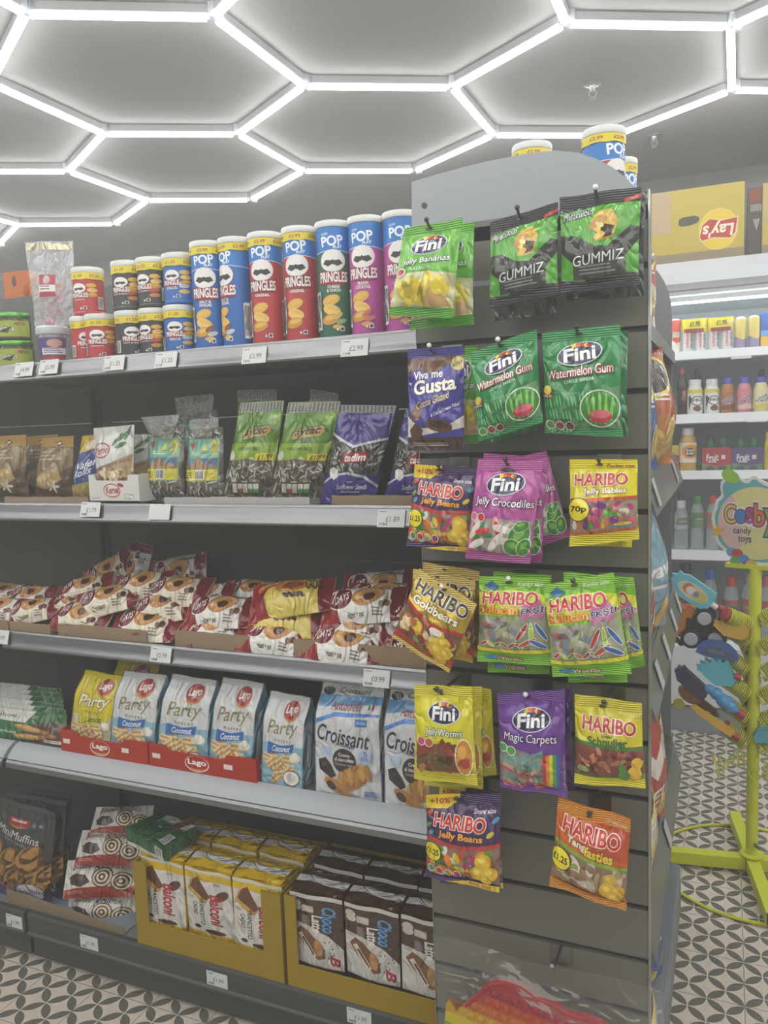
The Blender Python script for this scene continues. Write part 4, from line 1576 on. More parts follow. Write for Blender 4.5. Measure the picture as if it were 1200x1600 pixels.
def shelf_unit(x0, x1, label, first):
    u = empty('shelving_unit', ((x0 + x1) / 2, .2, 0), label, 'shelving')
    L = u.location

    def add(name, mb, bevel=0, parent=None):
        o = mb.build(name, parent or u, -L if parent is None else None, bevel=bevel)
        return o
    bp = MB()
    zs = [.10, .48, .86, 1.075, 1.47, 1.87]
    for a, b in zip(zs, zs[1:]):
        bp.box(x0 + .012, x1 - .012, SD, SD + .02, a + .0015, b - .0015, BACKM)
    add('back_panel', bp)
    for x in (x0, x1):
        m = MB().box(x - .012, x + .012, SD - .012, SD + .045, 0, 1.88, mat('4c4c4a', 'painted'))
        add('upright', m)
    for z in (S1, S2, S3, S4):
        m = MB().box(x0 + .004, x1 - .004, .02, SD - .014, z - .028, z, GREY)
        sh = add('shelf', m, .002)
        r = MB()
        if z == S4:
            prof = [(.020, z + .004), (.015, z + .007), (.004, z + .003), (-.010, z - .006), (-.022, z - .017), (-.027, z - .024), (-.024, z - .028), (.018, z - .027)]
        else:
            prof = [(.020, z + .004), (.008, z + .009), (.003, z + .0085), (.001, z + .006), (.0, z + .003), (-.002, z + .002), (-.005, z - .010), (-.0075, z - .022), (-.0105, z - .026), (-.0115, z - .031), (-.009, z - .035), (-.002, z - .036), (.020, z - .028)]
        r.prism(prof, x0 + .004, x1 - .004, RAILM if z != S4 else mat('a9aeb3', 'plastic'), 'x', True)
        if z == S4:
            MB().prism([(-.020, z - .0275), (-.028, z - .0265), (-.033, z - .032), (-.033, z - .046), (-.026, z - .050), (-.014, z - .040)], x0 + .004, x1 - .004, RAILM, 'x', True).build('edge_lip', sh)
        add('price_rail', r, 0, sh)
    m = MB().box(x0 + .003, x1 - .003, .012, SD - .002, S5 - .03, S5, DECK)
    bd = add('base_deck', m, .002)
    m = MB()
    m.prism([(.012, S5 + .003), (-.002, S5 + .005), (-.006, S5 - .002), (-.006, .092), (-.012, .088), (-.012, .082), (.012, .082)], x0 + .003, x1 - .003, BASEM, 'x')
    add('price_rail', m, 0, bd)
    m = MB().box(x0 + .003, x1 - .003, .008, .03, .014, .083, mat('4a4a47', 'painted'))
    add('kick_plate', m, .001)
    for x in (x0 + .05, x1 - .05):
        add('foot', MB().lathe([(.018, 0), (.018, .006), (.008, .010), (.008, .11)], mat('3a3a38', 'plastic'), 12, (x, .1, 0)))
    if True:
        add('rear_shelf', MB().box(x0 + .004, x1 - .004, SD + .046, SD + .40, 1.824, 1.851, GREY), .002)
    return u


shelf_unit(X0, X1, 'dark grey metal shelving bay stocked with crisp cans, seeds and croissants', True)
shelf_unit(X0 - 1.2, X0 - .006, 'dark grey metal shelving bay cut off by the left edge', False)


def ticket(corners_c, txt, z, label, Y=-.010, tilt=None, w=.060, h=.036, blank=False, par=None):
    """Paper price ticket slotted in a shelf edge at a picture point."""
    p = onY(corners_c[0], corners_c[1], Y)
    a = Art()
    if not blank:
        a.text(txt, .56, .46, .50, .30, '55565a', 'lettering', bold=.0, kind='paper')
        a.lines(.05, .78, .40, .90, 1, '8a8a88', 'lettering')
        a.bars(.05, .08, .40, .26, 'barcode')
    m = MB().box(-w / 2, w / 2, 0, .0008, -h / 2, h / 2, mat('d4d5d4', 'paper'))
    o = m.build('price_ticket', loc=p, rot=(tilt if tilt is not None else .30, 0, 0))
    tag(o, label, 'price ticket')
    g = [[Vector((-w / 2, 0, -h / 2)), Vector((-w / 2, 0, h / 2))], [Vector((w / 2, 0, -h / 2)), Vector((w / 2, 0, h / 2))]]
    if not blank:
        hang_parts(o, a.lay(g))
    return o


T = -.275
ticket((37, 577), '£4.99', S1, 'price ticket at the far left of the top shelf edge, under the dip jars', -.0105, T)
ticket((76, 573), '£5.99', S1, 'price ticket on the top shelf edge under the clear sweet tub', -.0105, T)
ticket((178, 567), '£1.25', S1, 'price ticket reading £1.25 on the top shelf edge under the small black cans', -.0105, T)
ticket((259, 562), '£1.25', S1, 'price ticket reading £1.25 on the top shelf edge under the small blue cans', -.0105, T)
ticket((397, 555), '£2.99', S1, 'price ticket reading £2.99 on the top shelf edge under the tall red cans', -.0105, T)
ticket((554, 543), '£2.99', S1, 'price ticket reading £2.99 on the top shelf edge under the green can', -.0105, T)
ticket((141, 796), '£1.79', S2, 'price ticket reading £1.79 below the white seed display box', -.0105, T)
ticket((249, 800), '', S2, 'blank white ticket on the second shelf edge', -.0105, T, blank=True)
ticket((611, 810), '£1.89', S2, 'price ticket reading £1.89 below the purple seed bags', -.0105, T)
ticket((0, 995), '£0.99', S3, 'price ticket cut off by the left edge on the croissant shelf', -.0105, T)
ticket((251, 1023), '£0.99', S3, 'price ticket reading £0.99 below the second croissant tray', -.0105, T)
ticket((588, 1060), '£0.99', S3, 'price ticket reading £0.99 below the white hazelnut croissant packs', -.0105, T)
ticket((62, 1182), '£2.99', S4, 'price ticket reading £2.99 on the fourth shelf edge under the green wafer packs', -.008, -.98, h=.040)
ticket((428, 1249), '£1.99', S4, 'price ticket reading £1.99 under the loose white and blue wafer bag', -.008, -.98, h=.040)
ticket((630, 1284), '£2.35', S4, 'price ticket reading £2.35 under the white croissant bags', -.008, -.98, h=.040)
ticket((22, 1440), '£1.99', S5, 'price ticket reading £1.99 on the bottom shelf edge under the muffin bags', -.007, 0)
ticket((139, 1473), '£1.99', S5, 'price ticket reading £1.99 on the bottom shelf edge under the swiss roll packs', -.007, 0)
ticket((339, 1531), '£1.99', S5, 'price ticket reading £1.99 under the yellow box of white and yellow packs', -.007, 0)
ticket((561, 1590), '£1.99', S5, 'price ticket reading £1.99 under the yellow box of brown packs', -.007, 0)

# ------------------------------------------------------------------ top shelf: crisp cans
LIDM = mat('d8dad6', 'plastic')
R = .0375


def cyl_grid(r, z0, z1, rot, n=36):
    g = []
    for i in range(n + 1):
        an = -PI / 2 + rot + 2 * PI * (i / n - .5)
        g.append([Vector((r * math.cos(an), r * math.sin(an), z0)), Vector((r * math.cos(an), r * math.sin(an), z1))])
    return g


_cans = {}


def can(px, top, Y, zb, kind, rot, label, group=None, zt=None, r=R):
    body, dark, price, tall, flav, chips = kind
    c = onY(px, top, Y)
    h = (zt if zt is not None else c.z) - zb
    m = MB()
    m.lathe([(r * .90, 0), (r * .985, .001), (r * .985, .006, mat('c4c6c6', 'metal')), (r * .96, .007), (r * .96, h - .012), (r * .9, h - .012)], mat(body, 'ink'), 36)
    o = m.build('crisp_can', loc=(c.x, Y, zb))
    tag(o, label, 'crisp can', group)
    MB().lathe([(r * 1.0, h - .013), (r * 1.02, h - .011), (r * 1.02, h - .003), (r * .99, h), (r * .92, h), (r * .90, h - .002), (0, h - .002)], LIDM, 36).build('lid', o)
    key = (kind, round(h, 2))
    if key not in _cans:
        _cans[key] = art_can(body, dark, price, tall, flav, chips)
    hang_parts(o, _cans[key].lay(cyl_grid(r * .962, .007, h - .013, rot)))
    return o


RED = lambda t, p: ('b3383c', '7a1f26', p, t, 'ORIGINAL', ())
BLK = ('393a3b', '7a1f26', '£1.25', False, 'HOT & SPICY', ('c87a3a', 'b84a2c', 'd8a050'))
BLU = lambda t, p: ('2a66b0', '8a2430', p, t, 'SALT &\nVINEGAR', ('d8b060', 'b8c4cc', '8a4a2c'))
GRN = ('2c5f4a', '8a2430', None, True, 'CHEESE\n& ONION', ('d0a84a', '8ab07a', 'c8b070'))
PNK = ('b04a94', '8a2450', None, True, 'PRAWN\nCOCKTAIL', ('d8a060', 'd07a70', 'c86a60'))
Y1, Y2 = .052, .056
ZM = S1 + .002
can(132, 473, .058, ZM, RED(False, '£1.25'), .75, 'small red crisp can standing lower left beside the sweet tub', zt=S1 + .112).name
can(155, 474, .050, ZM, RED(False, '£1.25'), .42, 'small red crisp can with its white badge facing front, lower row', zt=S1 + .112)
can(134, 393, .058, S1 + .114, RED(False, '£1.25'), .05, 'small red crisp can stacked on top of the lower red cans', zt=S1 + .226)
can(203, 472, .054, ZM, BLK, .72, 'small black crisp can, lower left of the four black ones', zt=S1 + .112)
can(240, 465, .056, ZM, BLK, -.15, 'small black crisp can, lower right of the four black ones', zt=S1 + .112)
can(197, 391, .054, S1 + .114, BLK, .15, 'small black crisp can with a dented lid, upper left of the four', zt=S1 + .226)
can(236, 383, .056, S1 + .114, BLK, -.1, 'small black crisp can, upper right of the four black ones', zt=S1 + .226)
can(279, 461, .052, ZM, BLU(False, '£1.25'), .25, 'small blue crisp can at the bottom of the blue stack', zt=S1 + .112)
can(277, 374, .052, S1 + .114, BLU(False, '£1.25'), .1, 'small blue crisp can on top of another small blue can', zt=S1 + .226)
HT = S1 + .243
can(322, 374, .055, ZM, BLU(True, '£2.99'), .34, 'tall blue crisp can with its white emblem in view', zt=HT)
can(366, 368, .058, ZM, BLU(True, '£2.99'), -.35, 'tall blue crisp can turned away, left of the red cans', zt=HT)
can(413, 360, .054, ZM, RED(True, '£2.99'), .22, 'tall red crisp can beside the blue can, left of the red pair', zt=HT)
can(467, 355, .052, ZM, RED(True, '£2.99'), .22, 'tall red crisp can next to the green one, right of the red pair', zt=HT)
can(520, 351, .050, ZM, GRN, .36, 'tall green crisp can between the red and pink cans', zt=HT)
can(571, 342, .050, ZM, PNK, .14, 'tall pink crisp can beside the green can, turned to the left', zt=HT)
can(626, 337, .052, ZM, PNK, .30, 'tall pink crisp can half hidden by the green banana sweet bag', zt=HT)


def jar(px, Y, zb, label):
    c = onY(px, 500, Y)
    gm = mat('4a3226', 'gloss')
    r = .042
    m = MB().lathe([(r * .9, 0), (r, .004), (r, .050), (r * .92, .056)], gm, 28)
    o = m.build('dip_jar', loc=(c.x, Y, zb))
    tag(o, label, 'dip jar')
    MB().lathe([(r * .96, .055), (r * .99, .057), (r * .99, .066), (r * .95, .069), (0, .069)], mat('5f9f4c', 'metal'), 28).build('lid', o)
    a = Art().rect(.25, .12, .75, .94, '9aa83c', 'paper_label', 'ink')
    a.text('Doritos', .48, .55, .20, .26, 'e8e4d8', 'lettering', out='33342a', ow=.1, kind='ink')
    a.poly([(.42, .40), (.56, .62), (.52, .30)], '3a3a34', 'logo', 'ink')
    for x, c2 in ((.34, 'a84a34'), (.62, 'a84a34'), (.66, '7a8a34')):
        a.ell(x, .78, .035, .10, c2, 'picture', kind='ink')
    hang_parts(o, a.lay(cyl_grid(r * 1.003, .003, .051, .35, 30)))


jar(22, .055, ZM, 'green lidded dip jar, lower one of the stack beside the tub')
jar(20, .055, S1 + .072, 'green lidded dip jar on top of another jar at the left edge')
jar(-38, .060, ZM, 'green lidded dip jar cut off by the left edge, lower one')
jar(-40, .060, S1 + .072, 'green lidded dip jar cut off by the left edge, upper one')

# clear tub with a printed label
c = onY(82, 520, .065)
CLR = clear('clear_tub', (228, 228, 232), .30, .15)
m = MB().lathe([(.026, 0), (.030, .004), (.036, .080), (.034, .080), (.028, .006), (0, .006)], CLR, 26)
tub = tag(m.build('sweet_tub', loc=(c.x, .065, ZM)), 'round clear plastic sweet tub with purple label and white lid', 'tub')
MB().lathe([(.039, .078), (.040, .080), (.040, .094), (.037, .098), (0, .098)], mat('c9ccd0', 'plastic'), 26).build('lid', tub)
a = Art().poly([(.30, .05), (.70, .05), (.72, .88), (.28, .88)], '5a4a86', 'paper_label', 'ink')
a.rect(.40, .30, .70, .52, 'e0dee0', 'paper_label', 'ink')
a.lines(.42, .33, .68, .50, 3, '6a5a8a', 'lettering')
a.ell(.56, .68, .09, .14, 'c8a090', 'picture', kind='ink')
a.rect(.40, .12, .68, .26, 'a8443c', 'paper_label', 'ink')
g = cyl_grid(.0, 0, 1, .5, 30)
for i in range(31):
    an = -PI / 2 + .5 + 2 * PI * (i / 30 - .5)
    g[i] = [Vector((.0306 * math.cos(an), .0306 * math.sin(an), .006)), Vector((.0363 * math.cos(an), .0363 * math.sin(an), .078))]
hang_parts(tub, a.lay(g))
mm = MB()
rnd = random.Random(6)
for k in range(26):
    an, rr = rnd.uniform(0, 6.3), rnd.uniform(0, .021)
    mm.ball((rr * math.cos(an), rr * math.sin(an), .014 + .0021 * k), (.007, .007, .006), mat(('d8c8d0', 'c8a8b4', 'e4e0e0')[k % 3], 'paper'), 8, 6)
mm.build('filling', tub)['kind'] = 'stuff'

# zip bag of marshmallows standing on the tub
ZB = clear('zip_bag', (225, 228, 230), .26, .18, .8, 24)
tl, tr, br, bl = quad3(((37, 347), (115, 345), (113, 478), (55, 480)), .062)
o3 = (bl + br) / 2
o3.z = S1 + .1005
g0, g1 = bag_grid(tl - (bl + br) / 2, tr - (bl + br) / 2, br - (bl + br) / 2, bl - (bl + br) / 2, .030, 7, head=.2, wr=1.5)
m = MB()
closed_skin(m, g0, g1, ZB)
zb = tag(m.build('zip_bag', loc=o3), 'clear zip bag of pink and white sweets standing on the tub', 'zip bag')
a = Art().rect(.30, .34, .70, .60, 'a83a4e', 'paper_label', 'ink')
a.rect(.30, .40, .70, .48, 'dcdcdc', 'paper_label', 'ink')
a.lines(.33, .41, .66, .47, 2, '8a5a6a', 'lettering')
a.ell(.5, .54, .09, .05, 'c8b0a0', 'picture', kind='ink')
a.rect(.02, .90, .98, .985, 'c9c4a8', 'zip_strip', 'foil')
hang_parts(zb, a.lay(g0))
mm = MB()
h = (tl.z - bl.z)
for k in range(30):
    x, z = rnd.uniform(-.022, .022), rnd.uniform(.012, h * .40)
    mm.ball((x, rnd.uniform(-.008, .006), z), (.010, .007, .008), mat(('d8a8b8', 'e4dcdc', 'c890a4')[k % 3], 'paper'), 8, 6)
mm.build('filling', zb)['kind'] = 'stuff'

# cartons on the far side of the shelving
for k, (x, y0, y1, w, lb) in enumerate(((22, 424, 459, .085, 'orange snack carton behind the dip jars at far left'), (60, 436, 460, .075, 'orange snack carton seen behind the clear zip bag'))):
    p = onY(x, y1, .50)
    ht = onY(x, y0, .50).z - 1.852
    m = MB().box(-w / 2, w / 2, 0, .07, 0, ht, mat('c0703a', 'card'))
    o = tag(m.build('snack_carton', loc=(p.x, .50, 1.852)), lb, 'carton')
    a = Art().ell(.55, .75, .12, .14, '4a3226', 'picture', kind='ink') if k == 0 else Art().text('Chee', .5, .72, .7, .3, '3a2c22', 'lettering', .1, .1, .05, 'd8b83a', .1, kind='ink')
    hang_parts(o, a.lay([[Vector((-w / 2, 0, 0)), Vector((-w / 2, 0, ht))], [Vector((w / 2, 0, 0)), Vector((w / 2, 0, ht))]]))

# ------------------------------------------------------------------ second shelf: seeds and wafer bags


def gusset_bag(name, corners, Y, depth, art, film, side, label, cat, group=None, seed=1, floor=None, t=.012, lean=0.0, side_art=None, kind='film', z_top=None):
    """A block bottomed bag: printed front, folded sides, seam along the top."""
    tl, tr, br, bl = quad3(corners, Y)
    if floor is not None:
        dz = floor + .001 - (bl.z + br.z) / 2
        for p in (bl, br):
            p.z = floor + .001
        for p in (tl, tr):
            p.z += dz
    o = (bl + br) / 2
    nv = 16
    g0, _ = bag_grid(tl - o, tr - o, br - o, bl - o, t, seed, head=.22, foot=.0, nv=nv, pinch=.0)

    def tap(v):
        return 1 - .94 * sm01((v - .70) / .30)
    for c in g0:
        for j, p in enumerate(c):
            v = j / nv
            p.y += depth * .5 * (1 - tap(v)) + lean * v
    g1 = [[Vector((p.x, p.y + depth * tap(j / nv) + .001, p.z)) for j, p in enumerate(c)] for c in g0]
    m = MB()
    closed_skin(m, g0, g1, mat(film, kind))
    root = tag(m.build(name, loc=o), label, cat, group)
    hang_parts(root, art.lay(g0))
    nu = len(g0) - 1
    for e, fl in ((nu, False), (0, True)):
        sg = []
        for k in range(4):
            w = k / 3
            push = .006 * math.sin(PI * w) * (-1 if fl else 1)
            sg.append([g0[e][j] * (1 - w) + g1[e][j] * w + Vector((push * -.6 * (1 if not fl else 1) * tap(j / nv), 0, 0)) for j in range(nv + 1)])
        sa = Art().rect(0, 0, 1, 1, side, 'side_gusset')
        if side_art:
            side_art(sa)
        hang_parts(root, sa.lay(sg, flip=fl, base=.003))
    return root


def tray_lip(pts, Y, color, label, depth=.20, t=.003, floor=None):
    """Cut-down cardboard tray: front lip between picture points, base and sides behind."""
    (xa, ya), (xb, yb), h = pts
    A, B = onY(xa, ya, Y), onY(xb, yb, Y)
    z = floor + .0005
    cm = mat(color, 'card')
    rnd = random.Random(int(xa))
    n = 14
    top = [(A.x + (B.x - A.x) * k / n, z + h + rnd.uniform(-.0012, .0012)) for k in range(n + 1)]
    m = MB().prism([(A.x, z), (B.x, z)] + top[::-1], Y, Y + t, cm, 'y')
    o = m.build('cardboard_tray')
    tag(o, label, 'cardboard tray')
    MB().box(A.x, B.x, Y + t, Y + depth, z, z + t, cm).build('base', o)
    MB().box(A.x, A.x + t, Y + t, Y + depth, z + t, z + h * .8, cm).build('side', o)
    MB().box(B.x - t, B.x, Y + t, Y + depth, z + t, z + h * .8, cm).build('side', o)
    return o


Z2 = S2 + .0045
BR = art_brown()
bag('wafer_bag', ((-16, 676), (40, 672), (44, 771), (-24, 771)), .075, BR, '7a6444', 'brown wafer bag at the far left of the second shelf', 'wafer bag', t=.05, seed=3, floor=Z2)
bag('wafer_bag', ((62, 676), (116, 673), (112, 769), (48, 769)), .075, BR, '7a6444', 'brown wafer bag leaning beside the blue and yellow wafer bag', 'wafer bag', t=.05, seed=5, floor=Z2)
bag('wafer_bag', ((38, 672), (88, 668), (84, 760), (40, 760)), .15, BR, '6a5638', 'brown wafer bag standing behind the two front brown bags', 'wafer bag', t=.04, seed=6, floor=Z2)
bag('wafer_bag', ((126, 674), (160, 670), (156, 770), (108, 770)), .085, art_rolls(), '3a4c8c', 'blue and yellow wafer bag behind the white seed display box', 'wafer bag', t=.04, seed=8, floor=Z2)
tray_lip(((6, 768), (137, 768), .020), .030, '9a8a74', 'low brown cardboard tray under the brown wafer bags', .16, floor=S2 + .001)

# white display box of seed bags
A_, B_ = onY(137, 770, .0), onY(215, 772, .0)
wb = mat('d0d0cc', 'card')
zb0 = S2 + .012
y0, y1 = .006, .125
m = MB()
m.box(A_.x, B_.x, y0, y1, zb0, zb0 + .003, wb)
box = tag(m.build('display_box'), 'white cardboard display box holding white seed bags on the second shelf', 'display box')
hf = onY(137, 740, 0).z - onY(137, 782, 0).z
m = MB().prism([(A_.x, zb0), (B_.x, zb0), (B_.x, zb0 + hf), (A_.x + (B_.x - A_.x) * .80, zb0 + hf), (A_.x + (B_.x - A_.x) * .78, zb0 + hf * .78), (A_.x + (B_.x - A_.x) * .15, zb0 + hf * .80), (A_.x + (B_.x - A_.x) * .12, zb0 + hf), (A_.x, zb0 + hf)], y0, y0 + .002, wb, 'y')
fp = m.build('front_panel', box)
a = Art()
a.ell(.46, .42, .17, .26, 'b03a48', 'logo', .1, kind='ink')
a.ell(.46, .42, .155, .22, 'd4d2ce', 'logo', .1, kind='ink')
a.text('Kernel', .47, .44, .26, .24, 'a82f3c', 'logo', .1, .2, .04, kind='ink')
a.ell(.64, .62, .05, .08, 'a82f3c', 'logo', .6, kind='ink')
a.lines(.06, .12, .28, .16, 1, 'b06a70')
a.rect(.70, .12, .88, .30, '9a9a98')
a.rect(.71, .135, .87, .285, 'd0d0cc')
hang_parts(fp, a.lay([[Vector((A_.x, y0, zb0)), Vector((A_.x, y0, zb0 + hf))], [Vector((B_.x, y0, zb0)), Vector((B_.x, y0, zb0 + hf))]]))
for x in (A_.x, B_.x - .002):
    MB().box(x, x + .002, y0 + .002, y1 - .002, zb0 + .003, zb0 + hf * 1.02, wb).build('side_panel', box)
MB().box(A_.x, B_.x, y1 - .002, y1, zb0 + .003, zb0 + hf * 1.6, wb).build('back_panel', box)
MB().box(A_.x + .02, B_.x - .02, .022, .32, S2 + .0005, zb0 - .0005, mat('a89a84', 'card')).build('base_flap', box)
KE = art_kernel()
bag('seed_bag', ((144, 657), (211, 651), (208, 752), (148, 756)), .035, KE, 'cfd0cc', 'white and tan seed bag standing at the front of the display box', 'seed bag', t=.03, seed=2, floor=zb0 + .004)
bag('seed_bag', ((180, 666), (236, 664), (230, 748), (178, 750)), .085, KE, 'cfd0cc', 'white and tan seed bag behind another in the display box', 'seed bag', t=.03, seed=4, floor=zb0 + .004)

TE = art_teal()
CLB = clear('clear_film', (226, 228, 226), .25, .15, .9, 30)


def clear_bag(corners, Y, lb, seed):
    o = bag('seed_bag', corners, Y, TE, '6c695f', lb, 'seed bag', t=.05, seed=seed, floor=Z2, head=.30)
    w = (onY(*corners[1], Y) - onY(*corners[0], Y)).length
    h = onY(*corners[0], Y).z - Z2
    m = MB()
    rnd = random.Random(seed)
    g0, g1 = bag_grid(Vector((-w * .5, 0, h * 1.13)), Vector((w * .5, 0, h * 1.15)), Vector((w * .42, 0, h * .84)), Vector((-w * .42, 0, h * .84)), .03, seed + 20, head=.1, foot=.05, wr=2.5)
    closed_skin(m, g0, g1, CLB)
    m.build('clear_top', o)
    return o


clear_bag(((234, 668), (286, 666), (290, 786), (229, 786)), .065, 'clear seed bag with teal label beside the white display box', 31)
clear_bag(((296, 672), (346, 668), (352, 788), (292, 788)), .062, 'clear seed bag with teal label beside the green seed bags', 32)
clear_bag(((276, 640), (340, 636), (340, 770), (280, 770)), .17, 'clear seed bag in the row behind the teal labelled bags', 33)
GS = art_green_seed()
bag('seed_bag', ((374, 628), (443, 624), (424, 784), (346, 784)), .060, GS, '5d8a2c', 'green seed bag, left of the two, beside the teal label', 'seed bag', t=.045, seed=41, floor=Z2)
bag('seed_bag', ((451, 629), (532, 627), (500, 788), (418, 788)), .058, GS, '5d8a2c', 'green seed bag, right of the two, beside the purple bags', 'seed bag', t=.045, seed=42, floor=Z2)
bag('seed_bag', ((372, 600), (432, 598), (440, 760), (372, 760)), .19, GS, '3f4a2c', 'green seed bag in shadow behind the left green bag', 'seed bag', t=.04, seed=43, floor=Z2)  # darker copy of the green film, shade put into its colour
bag('seed_bag', ((486, 598), (528, 604), (530, 760), (470, 760)), .19, GS, '3f4a2c', 'green seed bag in shadow behind the right green bag', 'seed bag', t=.04, seed=44, floor=Z2)  # film darkened too, so the colour carries the shade
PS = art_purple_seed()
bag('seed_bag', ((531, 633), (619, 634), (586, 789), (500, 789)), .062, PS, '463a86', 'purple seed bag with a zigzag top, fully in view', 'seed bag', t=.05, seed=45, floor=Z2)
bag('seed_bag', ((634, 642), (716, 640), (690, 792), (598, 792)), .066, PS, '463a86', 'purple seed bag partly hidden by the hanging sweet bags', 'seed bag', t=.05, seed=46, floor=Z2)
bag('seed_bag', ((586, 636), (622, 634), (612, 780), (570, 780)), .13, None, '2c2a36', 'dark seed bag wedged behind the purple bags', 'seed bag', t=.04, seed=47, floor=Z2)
tray_lip(((257, 790), (484, 792), .021), .022, 'b4b3ae', 'low white cardboard tray under the green seed bags', .18, floor=S2 + .001)
tray_lip(((519, 796), (700, 800), .026), .018, '8f7d66', 'low brown cardboard tray under the purple seed bags', .2, floor=S2 + .001)

# ------------------------------------------------------------------ third shelf: croissant packs
Z3 = S3 + .001
SEV = {k: art_seven(k) for k in ('cream', 'hazelnut', 'cacao')}
_pk = {}


def flat_pack(name, px, py, Y, w, kind, roll, lb, cat='croissant pack', group=None, pitch=50, seed=1, h=None, t=.058, yaw=0.0, arts=None, film=None):
    """A flow-wrapped pack lying on the shelf, printed face up towards the front."""
    arts = arts or SEV
    h = h or w * .53
    key = (kind, round(w, 3), round(h, 3), seed % 3)
    if key not in _pk:
        H, W = Vector((0, 0, h / 2)), Vector((w / 2, 0, 0))
        g0, g1 = bag_grid(H - W, H + W, W - H, -H - W, t, 50 + seed % 3, nu=14, nv=8, wr=1.6, sideseal=True)
        m = MB()
        closed_skin(m, g0, g1, mat(film or {'cream': 'e4dcc4', 'hazelnut': 'e6e4de', 'cacao': 'd8c45a'}.get(kind, 'd4d0c8'), 'film'))
        _pk[key] = (m.mesh(name), arts[kind].lay(g0))
    me, parts = _pk[key]
    o = bpy.data.objects.new(name, me)
    COL.objects.link(o)
    o.location = onY(px, py, Y)
    o.rotation_euler = (Matrix.Rotation(math.radians(yaw), 3, 'Z') @ Matrix.Rotation(-math.radians(pitch), 3, 'X') @ Matrix.Rotation(-math.radians(roll), 3, 'Y')).to_euler()
    tag(o, lb, cat, group)
    hang_parts(o, parts)
    return o


def fp(px, py, Y, w, kind, roll, lb, **k):
    return flat_pack('croissant_pack', px, py, Y, w * 1.10, kind, roll, lb, **k)


# roll is anticlockwise in the picture
fp(8, 930, .20, .15, 'hazelnut', 4, 'croissant pack at the back left corner of the croissant shelf', seed=1)
fp(46, 934, .15, .15, 'hazelnut', 8, 'croissant pack behind the first tray, showing a red oval', seed=2)
fp(4, 956, .07, .14, 'hazelnut', 2, 'croissant pack cut by the left edge in the first tray', seed=0)
fp(52, 957, .07, .145, 'cream', 20, 'cream croissant pack tilted in the small tray second from left', seed=1)
fp(112, 944, .11, .14, 'cream', 4, 'cream croissant pack half covered between two tilted packs', seed=2)
fp(130, 968, .060, .165, 'cream', -2, 'cream croissant pack lying flat at the front of the long tray', seed=0)
fp(130, 921, .13, .15, 'cream', 22, 'cream croissant pack at the upper left of the big pile', seed=2)
fp(168, 940, .085, .17, 'cream', 22, 'cream croissant pack with large red oval on top of the pile', seed=1)
fp(222, 920, .14, .16, 'cream', 10, 'cream croissant pack in the middle of the back of the big pile', seed=0)
fp(276, 926, .12, .17, 'cream', 6, 'cream croissant pack at the upper right of the big pile', seed=1)
fp(250, 949, .085, .165, 'cream', 18, 'cream croissant pack above the right end of the long tray', seed=2)
fp(230, 977, .062, .185, 'cream', 4, 'cream croissant pack drooping over the right end of the long tray', seed=1)
fp(172, 896, .27, .15, 'cream', 30, 'dim croissant pack leaning at the left of the back row', pitch=25, seed=0)
fp(213, 893, .30, .15, 'hazelnut', 80, 'dim croissant pack standing on end against the back panel', pitch=12, seed=1)
fp(276, 896, .29, .17, 'hazelnut', 10, 'dim croissant pack lying against the back panel', pitch=20, seed=2)
fp(320, 936, .16, .15, 'hazelnut', 4, 'croissant pack behind the white packs of the third tray', seed=0)
fp(344, 958, .075, .17, 'hazelnut', 6, 'white croissant pack on top in the third cardboard tray', seed=1)
fp(332, 984, .055, .16, 'hazelnut', 14, 'white croissant pack low at the front of the third tray', seed=2)
fp(392, 928, .22, .15, 'hazelnut', 4, 'dim croissant pack behind the yellow packs', seed=1)
fp(456, 936, .085, .185, 'cacao', 14, 'yellow and red croissant pack, upper of the two', seed=1)
fp(440, 967, .070, .20, 'cacao', 12, 'yellow and red croissant pack, lower of the two', seed=2)
fp(432, 999, .050, .165, 'hazelnut', -2, 'white croissant pack under the yellow packs', seed=0)
fp(590, 921, .20, .17, 'hazelnut', 6, 'dim croissant pack far back behind the white stack', pitch=35, seed=2)
fp(596, 940, .14, .16, 'hazelnut', 2, 'croissant pack between the white stack and the back', seed=0)
fp(568, 948, .085, .175, 'hazelnut', 10, 'white croissant pack on top of the hazelnut stack', seed=1)
fp(552, 981, .065, .175, 'hazelnut', 4, 'white croissant pack in the middle of the hazelnut stack', seed=2)
fp(540, 1010, .045, .175, 'hazelnut', -2, 'white croissant pack at the bottom of the hazelnut stack', seed=0)
fp(640, 975, .09, .15, 'hazelnut', -20, 'croissant pack with red end turned towards the gold sweet bag', seed=1)
fp(648, 1020, .055, .15, 'hazelnut', 12, 'croissant pack low at the right end of the shelf beneath the gold sweet bag', seed=2)
fp(670, 996, .10, .15, 'hazelnut', 4, 'croissant pack mostly hidden behind the gold sweet bag', seed=0)
for (xa, xb, ya, yb, h, lb) in ((-60, 13, 982, 986, .032, 'brown cardboard tray cut off by the left edge of the croissant shelf'),
                                (16, 79, 988, 992, .030, 'short brown cardboard tray second from the left on the croissant shelf'),
                                (91, 230, 994, 1008, .036, 'long brown cardboard tray in the middle left of the croissant shelf'),
                                (274, 437, 1012, 1028, .044, 'brown cardboard tray under the white and yellow croissant packs'),
                                (460, 700, 1032, 1060, .046, 'brown cardboard tray under the stack of hazelnut packs')):
    tray_lip(((xa, ya), (xb, yb), h), .016, '937f66', lb, .24, floor=Z3 - .001)

# ------------------------------------------------------------------ fourth shelf: wafer bags and croissant bags
Z4 = S4 + .001
PL, PC = art_party(True), art_party(False)


def side_print(a):
    a.lines(.15, .12, .85, .66, 16, '5f8ca0', 'side_gusset', .4)


def side_plain(a):
    a.lines(.2, .2, .8, .6, 8, 'b8a82a', 'side_gusset', .4)


